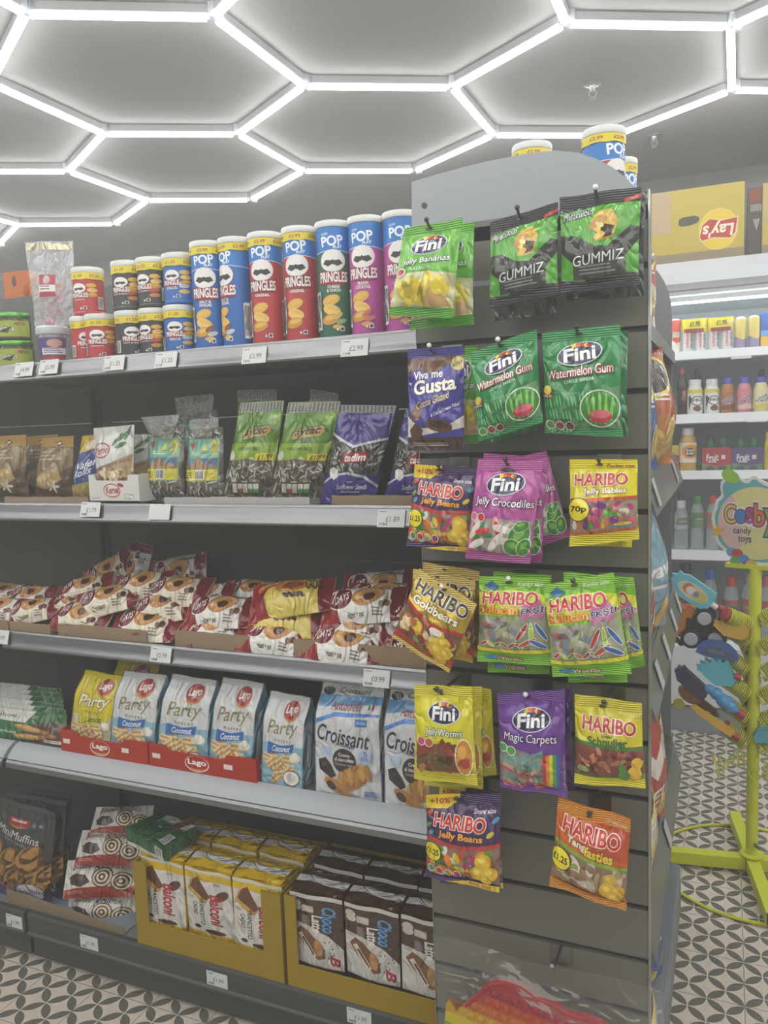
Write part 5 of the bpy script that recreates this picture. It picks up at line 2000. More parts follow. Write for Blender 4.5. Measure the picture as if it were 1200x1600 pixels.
def wafer(corners, Y, lemon, lb, seed, floor=None):
    return gusset_bag('wafer_bag', corners, Y, .060, PL if lemon else PC, 'dccb24' if lemon else 'd6d8d8', 'c9b924' if lemon else '7fb0c4', lb, 'wafer bag',
                      seed=seed, floor=floor, side_art=side_plain if lemon else side_print)


zt4 = Z4 + .004
wafer(((122, 1061), (186, 1073), (170, 1190), (106, 1172)), .030, True, 'yellow lemon wafer bag in the left red tray', 61, zt4)
wafer(((182, 1070), (251, 1076), (240, 1212), (172, 1190)), .024, False, 'white and blue wafer bag in the left red tray beside the yellow bag', 62, zt4)
wafer(((258, 1076), (328, 1087), (324, 1224), (246, 1206)), .024, False, 'white and blue wafer bag at the left of the right red tray', 63, zt4)
wafer(((338, 1080), (405, 1089), (392, 1232), (325, 1222)), .022, False, 'white and blue wafer bag at the right of the right red tray', 64, zt4)
wafer(((416, 1100), (476, 1113), (474, 1250), (408, 1236)), .022, False, 'loose white and blue wafer bag standing right of the red trays', 65, Z4)
wafer(((174, 1050), (243, 1052), (243, 1160), (174, 1160)), .17, True, 'yellow wafer bag in shadow behind the white and blue one', 66, Z4)
AN = art_antonelli()


def side_anton(a):
    a.poly([(0, 0), (1, 0), (1, .16), (0, .26)], '4f8ac8', 'side_gusset')
    a.text('Antonelli', .5, .34, 1.3, .075, 'a84442', 'side_gusset', PI / 2, asp=5)
    a.ell(.5, .58, .32, .09, '33322f', 'side_gusset')
    a.lines(.2, .68, .8, .8, 5, '9a9a9c', 'side_gusset')


for cs, lb, sd, Y in ((((493, 1085), (590, 1096), (596, 1268), (494, 1248)), 'white croissant bag with black roundel, fully in view', 71, .020),
                      (((602, 1099), (700, 1110), (708, 1294), (604, 1272)), 'white croissant bag partly hidden by the yellow sweet bag', 72, .020)):
    gusset_bag('croissant_bag', cs, Y, .085, AN, 'd4d6d8', 'c4c7ca', lb, 'croissant bag', seed=sd, floor=Z4, t=.016, side_art=side_anton)
# white bag behind, its film greyed so the colour carries the shade
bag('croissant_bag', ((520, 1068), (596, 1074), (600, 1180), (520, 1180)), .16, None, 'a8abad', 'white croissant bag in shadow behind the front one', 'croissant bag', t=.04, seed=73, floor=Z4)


def red_tray(xa, xb, lb, seed):
    A, B = onY(xa, 1200, .012), onY(xb, 1232, .012)
    rm = mat('a8392c', 'card')
    z, h = Z4 + .0005, .060
    w = B.x - A.x
    prof = [(A.x, z), (B.x, z), (B.x, z + h), (A.x + w * .74, z + h * .98), (A.x + w * .71, z + h * .78), (A.x + w * .20, z + h * .82), (A.x + w * .16, z + h), (A.x, z + h * 1.02)]
    m = MB().box(A.x, B.x, .012, .135, z, z + .003, rm)
    o = tag(m.build('display_tray'), lb, 'display tray')
    f = MB().prism(prof, .009, .012, rm, 'y').build('front_panel', o)
    a = Art()
    a.ell(.46, .44, .115, .34, 'd8c8b4', 'logo', kind='ink')
    a.ell(.46, .46, .105, .31, 'a8322a', 'logo', kind='ink')
    a.poly([(.37, .28), (.46, .14), (.55, .28), (.46, .22)], 'c8924a', 'logo', 'ink')
    a.text('Lago', .46, .48, .17, .28, 'f4ece4', 'logo', .05, .15, .03, kind='ink')
    for x in (.03, .71):
        a.rect(x, .42, x + .08, .62, 'e4d8d0', 'print', 'ink')
    hang_parts(f, a.lay([[Vector((A.x, .009, z)), Vector((A.x, .009, z + h))], [Vector((B.x, .009, z)), Vector((B.x, .009, z + h))]]))
    sp = [(.012, z + .003), (.135, z + .003), (.135, z + h * 1.9), (.105, z + h * 1.9), (.06, z + h * 1.02), (.012, z + h)]
    for k, x in enumerate((A.x, B.x - .002)):
        sd = MB().prism(sp, x, x + .002, rm, 'x').build('side_panel', o)
        if k == 1:
            a = Art().text('Party', .42, .36, .6, .42, 'f0e4dc', 'lettering', .45, .2, .01, asp=.9, kind='ink')
            X = B.x
            hang_parts(sd, a.lay([[Vector((X, .012, z)), Vector((X, .012, z + h * 1.5))], [Vector((X, .135, z)), Vector((X, .135, z + h * 1.5))]]))
    MB().box(A.x + .002, B.x - .002, .132, .135, z + .003, z + h * 1.9, rm).build('back_panel', o)
    return o


red_tray(100, 236, 'red cardboard tray holding a yellow and a white wafer bag', 1)
red_tray(236, 403, 'red cardboard tray holding two white and blue wafer bags', 2)
GW = art_greenwafer()
for k in range(6):
    Y = .030 + .026 * k
    dx = -k * 1.5
    tl, tr, br, bl = ((-8 + dx, 1107 - k * 4.2), (104 + dx, 1122 - k * 4.5), (106 + dx, 1178), (-8 + dx, 1158))
    bag('wafer_pack', (tl, tr, br, bl), Y, GW, 'd0d0ca' if k else '2f6a3c', ['green and white wafer pack at the front of the leaning row', 'green wafer pack second in the row behind the front one', 'green wafer pack third in the leaning row', 'green wafer pack fourth in the leaning row', 'green wafer pack fifth in the leaning row', 'green wafer pack at the very back of the leaning row'][k],
        'wafer pack', 'green wafer packs in a row', t=.012, seed=80 + k, YT=Y + .03, floor=Z4, head=.04, foot=.04, wr=.6)

# ------------------------------------------------------------------ bottom shelf
Z5 = S5 + .001
MU = art_muffins()
for k, (cs, lb) in enumerate((
        (((-6, 1236), (90, 1262), (76, 1404), (-22, 1366)), 'dark pack of mini muffins at the front left of the bottom shelf'),
        (((12, 1232), (104, 1248), (100, 1398), (2, 1370)), 'dark pack of mini muffins second in the row'),
        (((20, 1226), (112, 1240), (110, 1386), (10, 1360)), 'dark pack of mini muffins at the back of the row'))):
    bag('muffin_pack', cs, .040 + .045 * k, MU, '3d3f40', lb, 'muffin pack', 'dark muffin packs', t=.045, seed=90 + k, floor=Z5, YT=.06 + .045 * k)
RO = {'roll': art_roll()}
flat_pack('swiss_roll_pack', 160, 1421, .085, .20, 'roll', 2, 'swiss roll pack at the bottom of the stack', 'swiss roll pack', 'swiss roll packs in a stack', pitch=24, seed=0, h=.085, t=.06, arts=RO, yaw=12)
flat_pack('swiss_roll_pack', 157, 1373, .085, .205, 'roll', 4, 'swiss roll pack in the middle of the stack', 'swiss roll pack', 'swiss roll packs in a stack', pitch=38, seed=1, h=.095, t=.055, arts=RO, yaw=14)
flat_pack('swiss_roll_pack', 170, 1324, .095, .185, 'roll', 2, 'swiss roll pack with crumpled film near the top of the stack', 'swiss roll pack', 'swiss roll packs in a stack', pitch=40, seed=2, h=.090, t=.05, arts=RO, yaw=14)
flat_pack('swiss_roll_pack', 192, 1284, .15, .17, 'roll', 4, 'swiss roll pack at the back on top of the stack', 'swiss roll pack', 'swiss roll packs in a stack', pitch=45, seed=0, h=.08, t=.045, arts=RO, yaw=14)

# cut cardboard lip
tl_, br_ = onY(13, 1405, .02), onY(195, 1462, .02)
m = MB()
xs = [tl_.x + (br_.x - tl_.x) * k / 16 for k in range(17)]
top = [(x, Z5 + .040 - .022 * (k / 16) + random.Random(k).uniform(-.001, .001)) for k, x in enumerate(xs)]
m.prism([(xs[0], Z5), (xs[-1] + .006, Z5)] + top[::-1], .016, .019, mat('8a7a62', 'card'), 'y')
o = tag(m.build('cardboard_tray'), 'torn brown cardboard strip in front of the muffin packs', 'cardboard tray')
MB().box(xs[0], xs[-1], .019, .26, Z5, Z5 + .002, mat('8f9aa4', 'card')).build('base', o)


def show_box(name, xa, xb, yb, ytop_l, lb, pil_l, pil_r, front_h, h, depth=.24, Y=.004):
    """Tall yellow carton with a window cut in its front."""
    A, B = onY(xa, yb[0], Y), onY(xb, yb[1], Y)
    ym = mat('9a8228', 'card')
    z = Z5 + .0005
    t = .004
    m = MB().box(A.x, B.x, Y, Y + depth, z, z + t, ym)
    o = tag(m.build(name), lb, 'display box')
    MB().prism([(A.x, z), (B.x, z), (B.x, z + h), (B.x - pil_r, z + h), (B.x - pil_r, z + front_h), (A.x + pil_l, z + front_h), (A.x + pil_l, z + h), (A.x, z + h)], Y - t, Y, ym, 'y').build('front_panel', o)
    for x in (A.x, B.x - t):
        MB().box(x, x + t, Y + .0005, Y + depth, z + t, z + h, ym).build('side_panel', o)
    MB().box(A.x + t, B.x - t, Y + depth - t, Y + depth, z + t, z + h, ym).build('back_panel', o)
    return A.x + t, B.x - t, z + t, Y


def slab_pack(x0, x1, y, z, h, d, art, film, lb, seed, group, crease):
    """An upright flow pack standing in a carton: front face, thickness and a folded white top."""
    w = x1 - x0
    tl, tr, br, bl = Vector((-w / 2, 0, h)), Vector((w / 2, 0, h)), Vector((w / 2, 0, 0)), Vector((-w / 2, 0, 0))
    g0, _ = bag_grid(tl, tr, br, bl, .008, seed, head=.03, foot=.02, pinch=0, wr=1.1)
    for c in g0:
        for p in c:
            if p.y < -.008:
                p.y = -.008
    g1 = [[Vector((p.x, d, p.z)) for p in c] for c in g0]
    m = MB()
    closed_skin(m, g0, g1, mat(film, 'film'))
    o = tag(m.build('cake_pack', loc=((x0 + x1) / 2, y, z)), lb, 'cake pack', group)
    hang_parts(o, art.lay(g0))
    rnd = random.Random(seed)
    tg = []
    for i in range(9):
        u = i / 8
        tg.append([Vector(((u - .5) * w * .98, d * (.02 + .96 * v), h + .004 + .008 * math.sin(PI * v) + rnd.uniform(-.002, .002))) for v in (0, .25, .5, .75, 1)])
    a = Art().rect(0, 0, 1, 1, film, 'folded_top').poly([(0, .30), (.3, .36), (.7, .28), (1, .34), (1, .62), (.6, .56), (.3, .66), (0, .58)], crease, 'folded_top')
    hang_parts(o, a.lay(tg))
    return o


def raise_art(a, y0):
    for v in a.bm.verts:
        v.co.y = y0 + (1 - y0) * v.co.y
    a.boxes = [(b[0], y0 + (1 - y0) * b[1], b[2], y0 + (1 - y0) * b[3]) for b in a.boxes]
    return a


TR = raise_art(art_tranc(), .27)
x0, x1, z, Y = show_box('display_box', 218, 446, (1480, 1540), 0, 'yellow carton of white and yellow cake packs on the bottom shelf', .040, .052, .066, .222)
n = 3
w = (x1 - x0) / n
hb = .224
for k in range(n):
    slab_pack(x0 + w * k + .002, x0 + w * (k + 1) - .002, Y + .016, z, hb, .085, TR, 'd9b41c', ['white and yellow cake pack, left of three in the front row', 'white and yellow cake pack, middle of three in the front row', 'white and yellow cake pack, right of three in the front row'][k], 100 + k, 'white and yellow cake packs', 'dcdcd6')
    slab_pack(x0 + w * k + .002, x0 + w * (k + 1) - .002, Y + .128, z, hb, .085, TR, 'd9b41c', ['white and yellow cake pack, left of three in the back row', 'white and yellow cake pack, middle of three in the back row', 'white and yellow cake pack, right of three in the back row'][k], 110 + k, 'white and yellow cake packs', 'dcdcd6')
LA = raise_art(art_latte(), .24)
x0, x1, z, Y = show_box('display_box', 452, 722, (1545, 1610), 0, 'yellow carton of brown chocolate milk cake packs on the bottom shelf', .030, .040, .060, .225)
w = (x1 - x0) / n
for k in range(n):
    slab_pack(x0 + w * k + .002, x0 + w * (k + 1) - .002, Y + .016, z, hb, .085, LA, '4a3226', ['brown and white cake pack, left of three in the front row', 'brown and white cake pack, middle of three in the front row', 'brown and white cake pack, right of three in the front row'][k], 120 + k, 'brown and white cake packs', 'd4d2cc')
    slab_pack(x0 + w * k + .002, x0 + w * (k + 1) - .002, Y + .128, z, hb, .085, LA, '4a3226', ['brown and white cake pack, left of three in the back row', 'brown and white cake pack, middle of three in the back row', 'brown and white cake pack, right of three in the back row'][k], 130 + k, 'brown and white cake packs', 'd4d2cc')

# green pack lying on the yellow carton
gp = onY(262, 1281, .055)
gw, gh, gt = .150, .105, .042
tl, tr, br, bl = Vector((-gw / 2, gh / 2, gt)), Vector((gw / 2, gh / 2, gt)), Vector((gw / 2, -gh / 2, gt)), Vector((-gw / 2, -gh / 2, gt))
g0, _ = bag_grid(tl, tr, br, bl, .006, 141, head=.04, foot=.04, pinch=0, front=(0, 0, 1))
g1 = [[Vector((p.x, p.y, 0)) for p in c] for c in g0]
m = MB()
closed_skin(m, g0, g1, mat('245f36', 'film'))
zc = z + hb + .012
o = tag(m.build('wafer_pack', loc=(onZ(262, 1285, zc + gt).x, .075, zc), rot=(math.radians(4), 0, math.radians(-14))), 'green and white wafer pack lying on top of the yellow carton', 'wafer pack')
hang_parts(o, art_greenpack().lay(g0))
a = Art().rect(0, 0, 1, 1, '245f36', 'end_flap').poly([(0, 0), (1, 0), (1, .25), (.6, .16), (.3, .3), (0, .2)], 'd0d2ce', 'end_flap').bars(.78, .25, .97, .85)
fg = [[Vector((g0[i][0].x, g0[i][0].y - .001, 0)), Vector((g0[i][0].x, g0[i][0].y - .001, g0[i][0].z))] for i in range(len(g0))]
hang_parts(o, a.lay(fg))

# ------------------------------------------------------------------ slatted display end with hanging sweets
PX0, PX1, PY = -.520, -.117, -.10
SL = mat('6d6b63', 'painted')
END = empty('sweet_display', ((PX0 + PX1) / 2, PY + .02, 0), 'grey slatted display end hung with bags of sweets, with a curved header', 'display stand')
L = END.location
m = MB()
z = .02
slots = [.07 + .1 * k - .001 for k in range(0, 18)]
edges_ = [.012] + slots + [1.745]
for a, b in zip(edges_, edges_[1:]):
    zz0, zz1 = a + .005, b - .005
    # each board is T-grooved: a lip at the top and the bottom in front of a recess
    m.prism([(PY, zz0), (PY, zz1), (PY + .006, zz1), (PY + .006, zz1 - .001), (PY + .013, zz1 - .001), (PY + .013, zz0 + .001), (PY + .006, zz0 + .001), (PY + .006, zz0)], PX0, PX1 - .002, SL, 'x')
m.build('slat_board', END, -L)
MB().box(PX0, PX1 - .002, PY + .0135, PY + .020, .012, 1.76, mat('3f3e3a', 'painted')).build('backing_board', END, -L)
tm = mat('b2b4b0', 'metal')
MB().box(PX1 - .0015, PX1 + .002, PY - .002, PY + .020, .012, 1.786, tm).build('edge_trim', END, -L)
MB().box(PX0 - .002, PX0 - .0005, PY - .001, PY + .020, .012, 1.75, tm).build('edge_trim', END, -L)
hp = []
for (px, py) in ((643, 470), (643, 284), (680, 273), (720, 262), (760, 252), (800, 244), (835, 238), (870, 235), (900, 238), (930, 247), (955, 260), (975, 275), (990, 290), (1002, 304), (1003, 470)):
    p = onY(px, py, PY)
    hp.append((p.x, p.z))
m = MB().prism(hp, PY + .0005, PY + .014, mat('9a9fa2', 'painted'), 'y')
hd = m.build('header_panel', END, -L)
pp = onY(663, 321, PY)
MB().lathe([(.0, -.002), (.005, -.002), (.005, 0)], mat('3a3a38', 'painted'), 12, mtx=Matrix.Translation((pp.x, PY + .0005, pp.z)) @ Matrix.Rotation(-PI / 2, 4, 'X')).build('bolt', hd)

HK = mat('8d8f8c', 'metal')
HKD = mat('33332f', 'plastic')


def hook(x, y, ztop, lb, tip='e4e6e4', bracket=True, length=.12):
    """A display prong clipped into a slot of the boards."""
    zs = min([s for s in slots], key=lambda q: abs(q - ztop - .012))
    o = empty('hanging_hook', (x, PY, ztop), lb, 'display hook')
    if bracket:
        MB().box(-.019, .019, -.0025, -.0003, zs - ztop - .042, zs - ztop - .003, HK).build('bracket', o)
    tube = [(0, -.002, -.012), (0, -length * .4, -.010), (0, -length * .92, -.004), (0, -length, .004)]
    MB().tube(tube, .0024, HKD, 6).build('prong', o)
    MB().ball((0, -length, .005), .0042, mat(tip, 'gloss'), 8, 6).build('tip', o)
    return o


bagl = [
    # name, corners, Y, art, film, label, t, seed, kind, hook label, hook tip
    (((665, 352), (741, 347), (742, 508), (640, 516)), -.165, 'bananas', '5dac2c', 'green bag of banana sweets hanging behind the front one', .02, 1, None, None),
    (((631, 357), (724, 341), (709, 498), (605, 492)), -.215, 'bananas', '5dac2c', 'green bag of yellow banana sweets at the top left of the display', .035, 2, 'hook holding the green banana sweet bags', '33332f'),
    (((772, 346), (866, 330), (870, 488), (772, 502)), -.160, None, '3a3c3e', 'black and green gummy bag hanging behind the left one of the pair', .02, 3, None, None),
    (((764, 346), (871, 314), (874, 462), (763, 482)), -.205, 'gummies', '3a3c3e', 'black and green gummy bag, left of the pair under the header', .030, 4, 'hook holding the left black and green gummy bags', '33332f'),
    (((882, 318), (1010, 300), (1006, 462), (884, 470)), -.160, None, '3a3c3e', 'black and green gummy bag hanging behind the right one of the pair', .02, 5, None, None),
    (((875, 309), (1002, 290), (999, 446), (876, 460)), -.205, 'gummies', '3a3c3e', 'black and green gummy bag, right of the pair under the header', .030, 6, 'hook holding the right black and green gummy bags', 'e4e6e4'),
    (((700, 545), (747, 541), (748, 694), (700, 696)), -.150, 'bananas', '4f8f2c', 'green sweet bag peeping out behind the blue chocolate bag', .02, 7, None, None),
    (((635, 545), (727, 541), (725, 704), (638, 704)), -.200, 'gusta', '3b3590', 'blue and brown bag of cocoa glazed sweets at the left edge', .030, 8, 'hook holding the blue cocoa sweet bag', 'e4e6e4'),
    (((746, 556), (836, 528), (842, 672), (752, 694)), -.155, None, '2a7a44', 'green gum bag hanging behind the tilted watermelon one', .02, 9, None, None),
    (((737, 551), (838, 514), (849, 660), (750, 690)), -.205, 'watermelon', '2f8a4c', 'green watermelon gum bag hanging tilted, left of the pair', .036, 10, 'hook holding the tilted watermelon gum bag', 'e4e6e4'),
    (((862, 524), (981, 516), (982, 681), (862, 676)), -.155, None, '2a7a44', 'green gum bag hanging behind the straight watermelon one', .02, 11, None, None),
    (((848, 521), (970, 507), (974, 684), (850, 677)), -.205, 'watermelon', '2f8a4c', 'green watermelon gum bag hanging straight, right of the pair', .036, 12, 'hook holding the right watermelon gum bag', '33332f'),
    (((646, 725), (745, 730), (740, 864), (634, 854)), -.195, 'beans', '41285a', 'purple and yellow jelly bean bag beside the pink bag', .034, 13, 'hook holding the upper jelly bean bag', '33332f'),
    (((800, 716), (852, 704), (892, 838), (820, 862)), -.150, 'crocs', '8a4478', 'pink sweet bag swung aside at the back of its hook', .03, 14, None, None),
    (((756, 708), (856, 716), (846, 880), (740, 872)), -.172, 'crocs', 'b3569c', 'pink sweet bag in the middle of its hook', .02, 15, None, None),
    (((748, 717), (850, 720), (829, 881), (725, 873)), -.215, 'crocs', 'b3569c', 'pink bag of crocodile sweets at the front of its hook', .036, 16, 'hook holding the pink sweet bags', '33332f'),
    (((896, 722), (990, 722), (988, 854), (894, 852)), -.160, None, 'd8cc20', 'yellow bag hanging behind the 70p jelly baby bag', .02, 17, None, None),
    (((889, 718), (996, 718), (999, 843), (889, 855)), -.200, 'babies', 'e6da22', 'yellow jelly baby bag marked 70p in the right column', .030, 18, 'hook holding the 70p jelly baby bag', '33332f'),
    (((661, 878), (750, 892), (746, 1030), (640, 1018)), -.150, 'gold', 'c8aa4a', 'gold sweet bag hanging at the back of the tilted gold bags', .025, 19, None, None),
    (((645, 888), (744, 906), (738, 1038), (640, 1012)), -.175, 'gold', 'c8aa4a', 'gold sweet bag in the middle behind the tilted front one', .02, 20, None, None),
    (((653, 889), (747, 943), (702, 1052), (613, 995)), -.222, 'gold', 'c8aa4a', 'gold sweet bag hanging strongly tilted at the front', .030, 21, 'hook holding the gold sweet bags', 'e4e6e4'),
    (((772, 892), (862, 898), (858, 1054), (762, 1050)), -.160, 'sour', '7fbf2c', 'green sour worm bag behind the left one of the pair', .02, 22, None, None),
    (((748, 901), (860, 902), (863, 1040), (745, 1034)), -.198, 'sour', '7fbf2c', 'green and yellow sour worm bag, left of the pair', .032, 23, 'hook holding the left sour worm bags', 'e4e6e4'),
    (((905, 897), (990, 903), (1008, 1042), (930, 1060)), -.150, 'sour', '7fbf2c', 'green sour worm bag sticking out at the right behind the others', .02, 24, None, None),
    (((880, 894), (966, 900), (980, 1068), (888, 1066)), -.172, 'sour', '7fbf2c', 'green sour worm bag in the middle behind the right one', .02, 25, None, None),
    (((849, 914), (958, 895), (987, 1055), (863, 1058)), -.212, 'sour', '7fbf2c', 'green and yellow sour worm bag, right of the pair', .034, 26, 'hook holding the right sour worm bags', '33332f'),
    (((700, 1074), (768, 1076), (776, 1212), (700, 1218)), -.155, 'worms', 'b8ae2a', 'yellow worm sweet bag at the back behind the front one', .025, 27, None, None),
    (((664, 1072), (752, 1074), (756, 1232), (664, 1226)), -.175, 'worms', 'd8cf2c', 'yellow worm sweet bag second on its hook', .02, 28, None, None),
    (((648, 1070), (737, 1073), (747, 1228), (646, 1218)), -.212, 'worms', 'd8cf2c', 'yellow worm sweet bag at the front of the left column', .032, 29, 'hook holding the yellow worm sweet bags', '33332f'),
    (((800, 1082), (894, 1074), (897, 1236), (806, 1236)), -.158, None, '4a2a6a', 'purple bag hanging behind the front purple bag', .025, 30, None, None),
    (((778, 1083), (882, 1077), (887, 1246), (780, 1232)), -.205, 'carpets', '6a3a92', 'purple bag of rainbow belt sweets in the middle column', .034, 31, 'hook holding the purple rainbow sweet bag', 'e4e6e4'),
    (((898, 1084), (1002, 1101), (1009, 1232), (898, 1222)), -.200, 'cords', 'd0c428', 'yellow and green bag of brown jelly strings in the right column', .030, 32, 'hook holding the yellow and green jelly bag', '33332f'),
    (((684, 1225), (780, 1238), (788, 1386), (690, 1376)), -.160, 'beans', '41285a', 'purple jelly bean bag behind the lower front one', .02, 33, None, None),
    (((667, 1239), (782, 1242), (783, 1391), (665, 1369)), -.205, 'beans', '41285a', 'purple and yellow jelly bean bag below the yellow worm bag', .036, 34, 'hook holding the lower jelly bean bags', '33332f'),
    (((871, 1248), (986, 1279), (979, 1423), (859, 1381)), -.200, 'tang', 'c8641e', 'orange bag of sour sweets marked £1.25 at the lower right', .036, 35, 'hook holding the orange sour sweet bag', '33332f'),
]
ARTS = {'bananas': art_bananas, 'gummies': art_gummies, 'gusta': art_gusta, 'watermelon': art_watermelon, 'beans': art_beans, 'crocs': art_crocs, 'babies': art_babies,
        'gold': art_gold, 'sour': art_worms_sour, 'worms': art_worms, 'carpets': art_carpets, 'cords': art_cords, 'tang': art_tang}
_made = {}
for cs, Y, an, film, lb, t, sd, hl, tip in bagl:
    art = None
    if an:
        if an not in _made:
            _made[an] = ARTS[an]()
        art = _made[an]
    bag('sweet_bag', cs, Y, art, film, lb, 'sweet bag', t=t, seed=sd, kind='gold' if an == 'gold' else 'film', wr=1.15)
    if hl:
        a, b = onY(*cs[0], Y), onY(*cs[1], Y)
        top = a.lerp(b, .47)
        low = onY(*cs[3], Y)
        hook(top.x, 0, top.z - .006 + .003, hl, tip, True, PY - Y + t * .2 + .016)

# clear bag with a rainbow popping toy on the lowest hook
hx = onY(867, 1500, -.16)
hook(hx.x, 0, hx.z, 'metal hook with a grey bracket holding the clear toy bag', '8d8f8c', True, .085)
tl, tr, br, bl = quad3(((676, 1462), (1034, 1540), (1050, 1760), (690, 1700)), -.16)
o0 = (bl + br) / 2
g0, g1 = bag_grid(tl - o0, tr - o0, br - o0, bl - o0, .022, 201, head=.12, foot=.03, nu=18, nv=18, wr=3.0, pinch=.01)
m = MB()
closed_skin(m, g0, g1, clear('toy_bag', (226, 226, 222), .02, .10, .45, 11))
tag(m.build('plastic_bag', loc=o0), 'clear wrinkled plastic bag around the rainbow popping toy at the bottom', 'plastic bag')

toy_o = onY(820, 1600, -.157)
outline = []
for px, py in ((690, 1700), (694, 1620), (698, 1566), (703, 1560), (708, 1566), (714, 1578), (728, 1566), (744, 1554), (756, 1540), (770, 1532), (790, 1530), (815, 1536), (832, 1548), (842, 1557), (862, 1562), (876, 1572), (890, 1580), (918, 1586), (940, 1594), (962, 1610), (972, 1640), (975, 1700)):
    p = onY(px, py, -.157)
    outline.append((p.x - toy_o.x, p.z - toy_o.z))
zmin, zmax = min(q[1] for q in outline), max(q[1] for q in outline)
bands = ['b02c36', 'a8333a', 'c2512f', 'cc7230', 'd2a62e', 'd6c62e', '8fb53a', '3f8f6a', '3a68a8']
slope = -.155


def inside(pl, x, y):
    c = False
    for i in range(len(pl)):
        (xa, ya), (xb, yb) = pl[i], pl[i - 1]
        if (ya > y) != (yb > y) and x < (xb - xa) * (y - ya) / (yb - ya) + xa:
            c = not c
    return c


def clip(poly, f0, f1):
    """Part of an outline between two slanted lines."""
    def half(pl, s, c):
        out = []
        for i in range(len(pl)):
            a, b = pl[i], pl[(i + 1) % len(pl)]
            fa, fb = s * (a[1] - slope * a[0] - c), s * (b[1] - slope * b[0] - c)
            if fa >= 0:
                out.append(a)
            if (fa >= 0) != (fb >= 0):
                q = fa / (fa - fb)
                out.append((a[0] + (b[0] - a[0]) * q, a[1] + (b[1] - a[1]) * q))
        return out
    return half(half(poly, 1, f0), -1, f1)


toy = empty('popping_toy', toy_o, 'rainbow silicone popping toy in red, orange and yellow rows at the bottom', 'toy')
top = max(q[1] - slope * q[0] for q in outline)
bw = .021
step = 0
for k, c in enumerate(bands):
    f1 = top - (0 if k == 0 else .008 + bw * k)
    f0 = top - .008 - bw * (k + 1)
    pl = clip(outline, f0, f1)
    if len(pl) < 3:
        continue
    mb = MB().prism(pl, -.004, .004, mat(c, 'plastic'), 'y')
    pr = mb.build('silicone_row', toy, bevel=.0012)
    zc = (f0 + f1) / 2
    x = min(q[0] for q in pl) + .012
    while x < max(q[0] for q in pl) - .010 and k < 5:
        if k > 0 and all(inside(outline, x + q, zc + slope * x + r) for q, r in ((-.009, 0), (.009, 0), (0, .009))):
            MB().ball((x, -.004, zc + slope * x), (.0080, .004, .0080), mat(c, 'plastic'), 12, 6).build('bubble', pr)
        x += .0190
# raised rim
rim = [(q[0] * .985, -.005, q[1] - .003) for q in outline[6:-1]]
MB().tube(rim, .0035, mat('b8323a', 'plastic'), 8).build('rim', toy)

# ------------------------------------------------------------------ gondola running away behind the display end
GX0, GX1, GY0, GY1 = -.515, -.135, -.078, .86
G = empty('shelving_unit', ((GX0 + GX1) / 2, .4, 0), 'dark grey metal shelving behind the sweet display, stocked with crisps', 'shelving')
L = G.location
GM = mat('666864', 'painted')
MB().box(-.345, -.325, GY0, GY1 - .014, .10, 1.60, BACKM).build('back_panel', G, -L)
# rounded end panel at the far end
ep = [(GX0, 0.0), (-.139, 0.0), (-.139, 1.70)]
for k in range(1, 9):
    q = PI / 2 * k / 8
    ep.append((-.139 - .115 * (1 - math.cos(q)), 1.70 + .165 * math.sin(q)))
ep.append((GX0, 1.88))
MB().prism(ep, GY1 - .012, GY1, mat('77797a', 'painted'), 'y').build('end_panel', G, -L)
CLEARR = clear('clear_rail', (128, 130, 128), .45, .2)


def gshelf(z, rail=True, x1=-.135, tick=2):
    s = MB().box(-.324, x1 - .012, GY0 + .002, GY1 - .014, z - .026, z, GREY).build('shelf', G, -L, bevel=.002)
    pr = [(x1 - .012, z + .003), (x1, z + .006), (x1 + .004, z), (x1 + .004, z - .03), (x1 - .012, z - .028)]
    MB().prism([(q[0], q[1]) for q in pr], GY0 + .002, GY1 - .014, GM, 'y').build('metal_edge', s)
    return s


gshelf(1.60)
for z, x1 in ((1.325, -.137), (.965, -.137), (.515, -.137)):
    s = gshelf(z, True, x1)
    pr = [(x1 + .005, z + .004), (x1 + .008, z + .002), (x1 + .030, z - .068), (x1 + .028, z - .070), (x1 + .025, z - .068), (x1 + .003, z)]
    MB().prism(pr, GY0 + .01, GY1 - .05, CLEARR, 'y').build('price_rail', s)
MB().box(-.324, -.112, GY0 + .002, GY1 - .014, .10, .14, DECK).build('base_deck', G, -L, bevel=.003)
MB().box(-.124, -.110, GY0 + .002, GY1 - .014, .012, .098, mat('7f817d', 'painted')).build('kick_plate', G, -L, bevel=.002)
MB().box(GX0, -.345, GY0, GY1 - .014, .0, .10, BASEM).build('plinth', G, -L)
# upper inner shelf that the tall cans stand on
MB().box(-.50, -.21, GY0 + .004, .55, 1.684, 1.700, GREY).build('top_shelf', G, -L)
MB().box(-.345, -.325, GY0 + .004, .55, 1.60, 1.684, BACKM).build('top_support', G, -L)
for (Y, z, lb) in ((.02, 1.282, 'paper ticket in the nearest part of the upper clear price rail'), (.60, 1.282, 'paper ticket in the farther part of the upper clear price rail'),
                   (.10, .922, 'paper ticket nearest in the middle clear price rail'), (.30, .922, 'paper ticket second in the middle clear price rail'), (.55, .922, 'paper ticket third in the middle clear price rail'), (.75, .922, 'paper ticket farthest in the middle clear price rail'),
                   (.35, .472, 'paper ticket in the lower clear price rail')):
    x = -.1145
    m = MB().box(-.0005, .0005, -.022, .022, -.026, .026, mat('a9aaa6', 'paper'))
    tag(m.build('price_ticket', loc=(x, Y, z + .010), rot=(0, -.30, 0)), lb, 'price ticket')

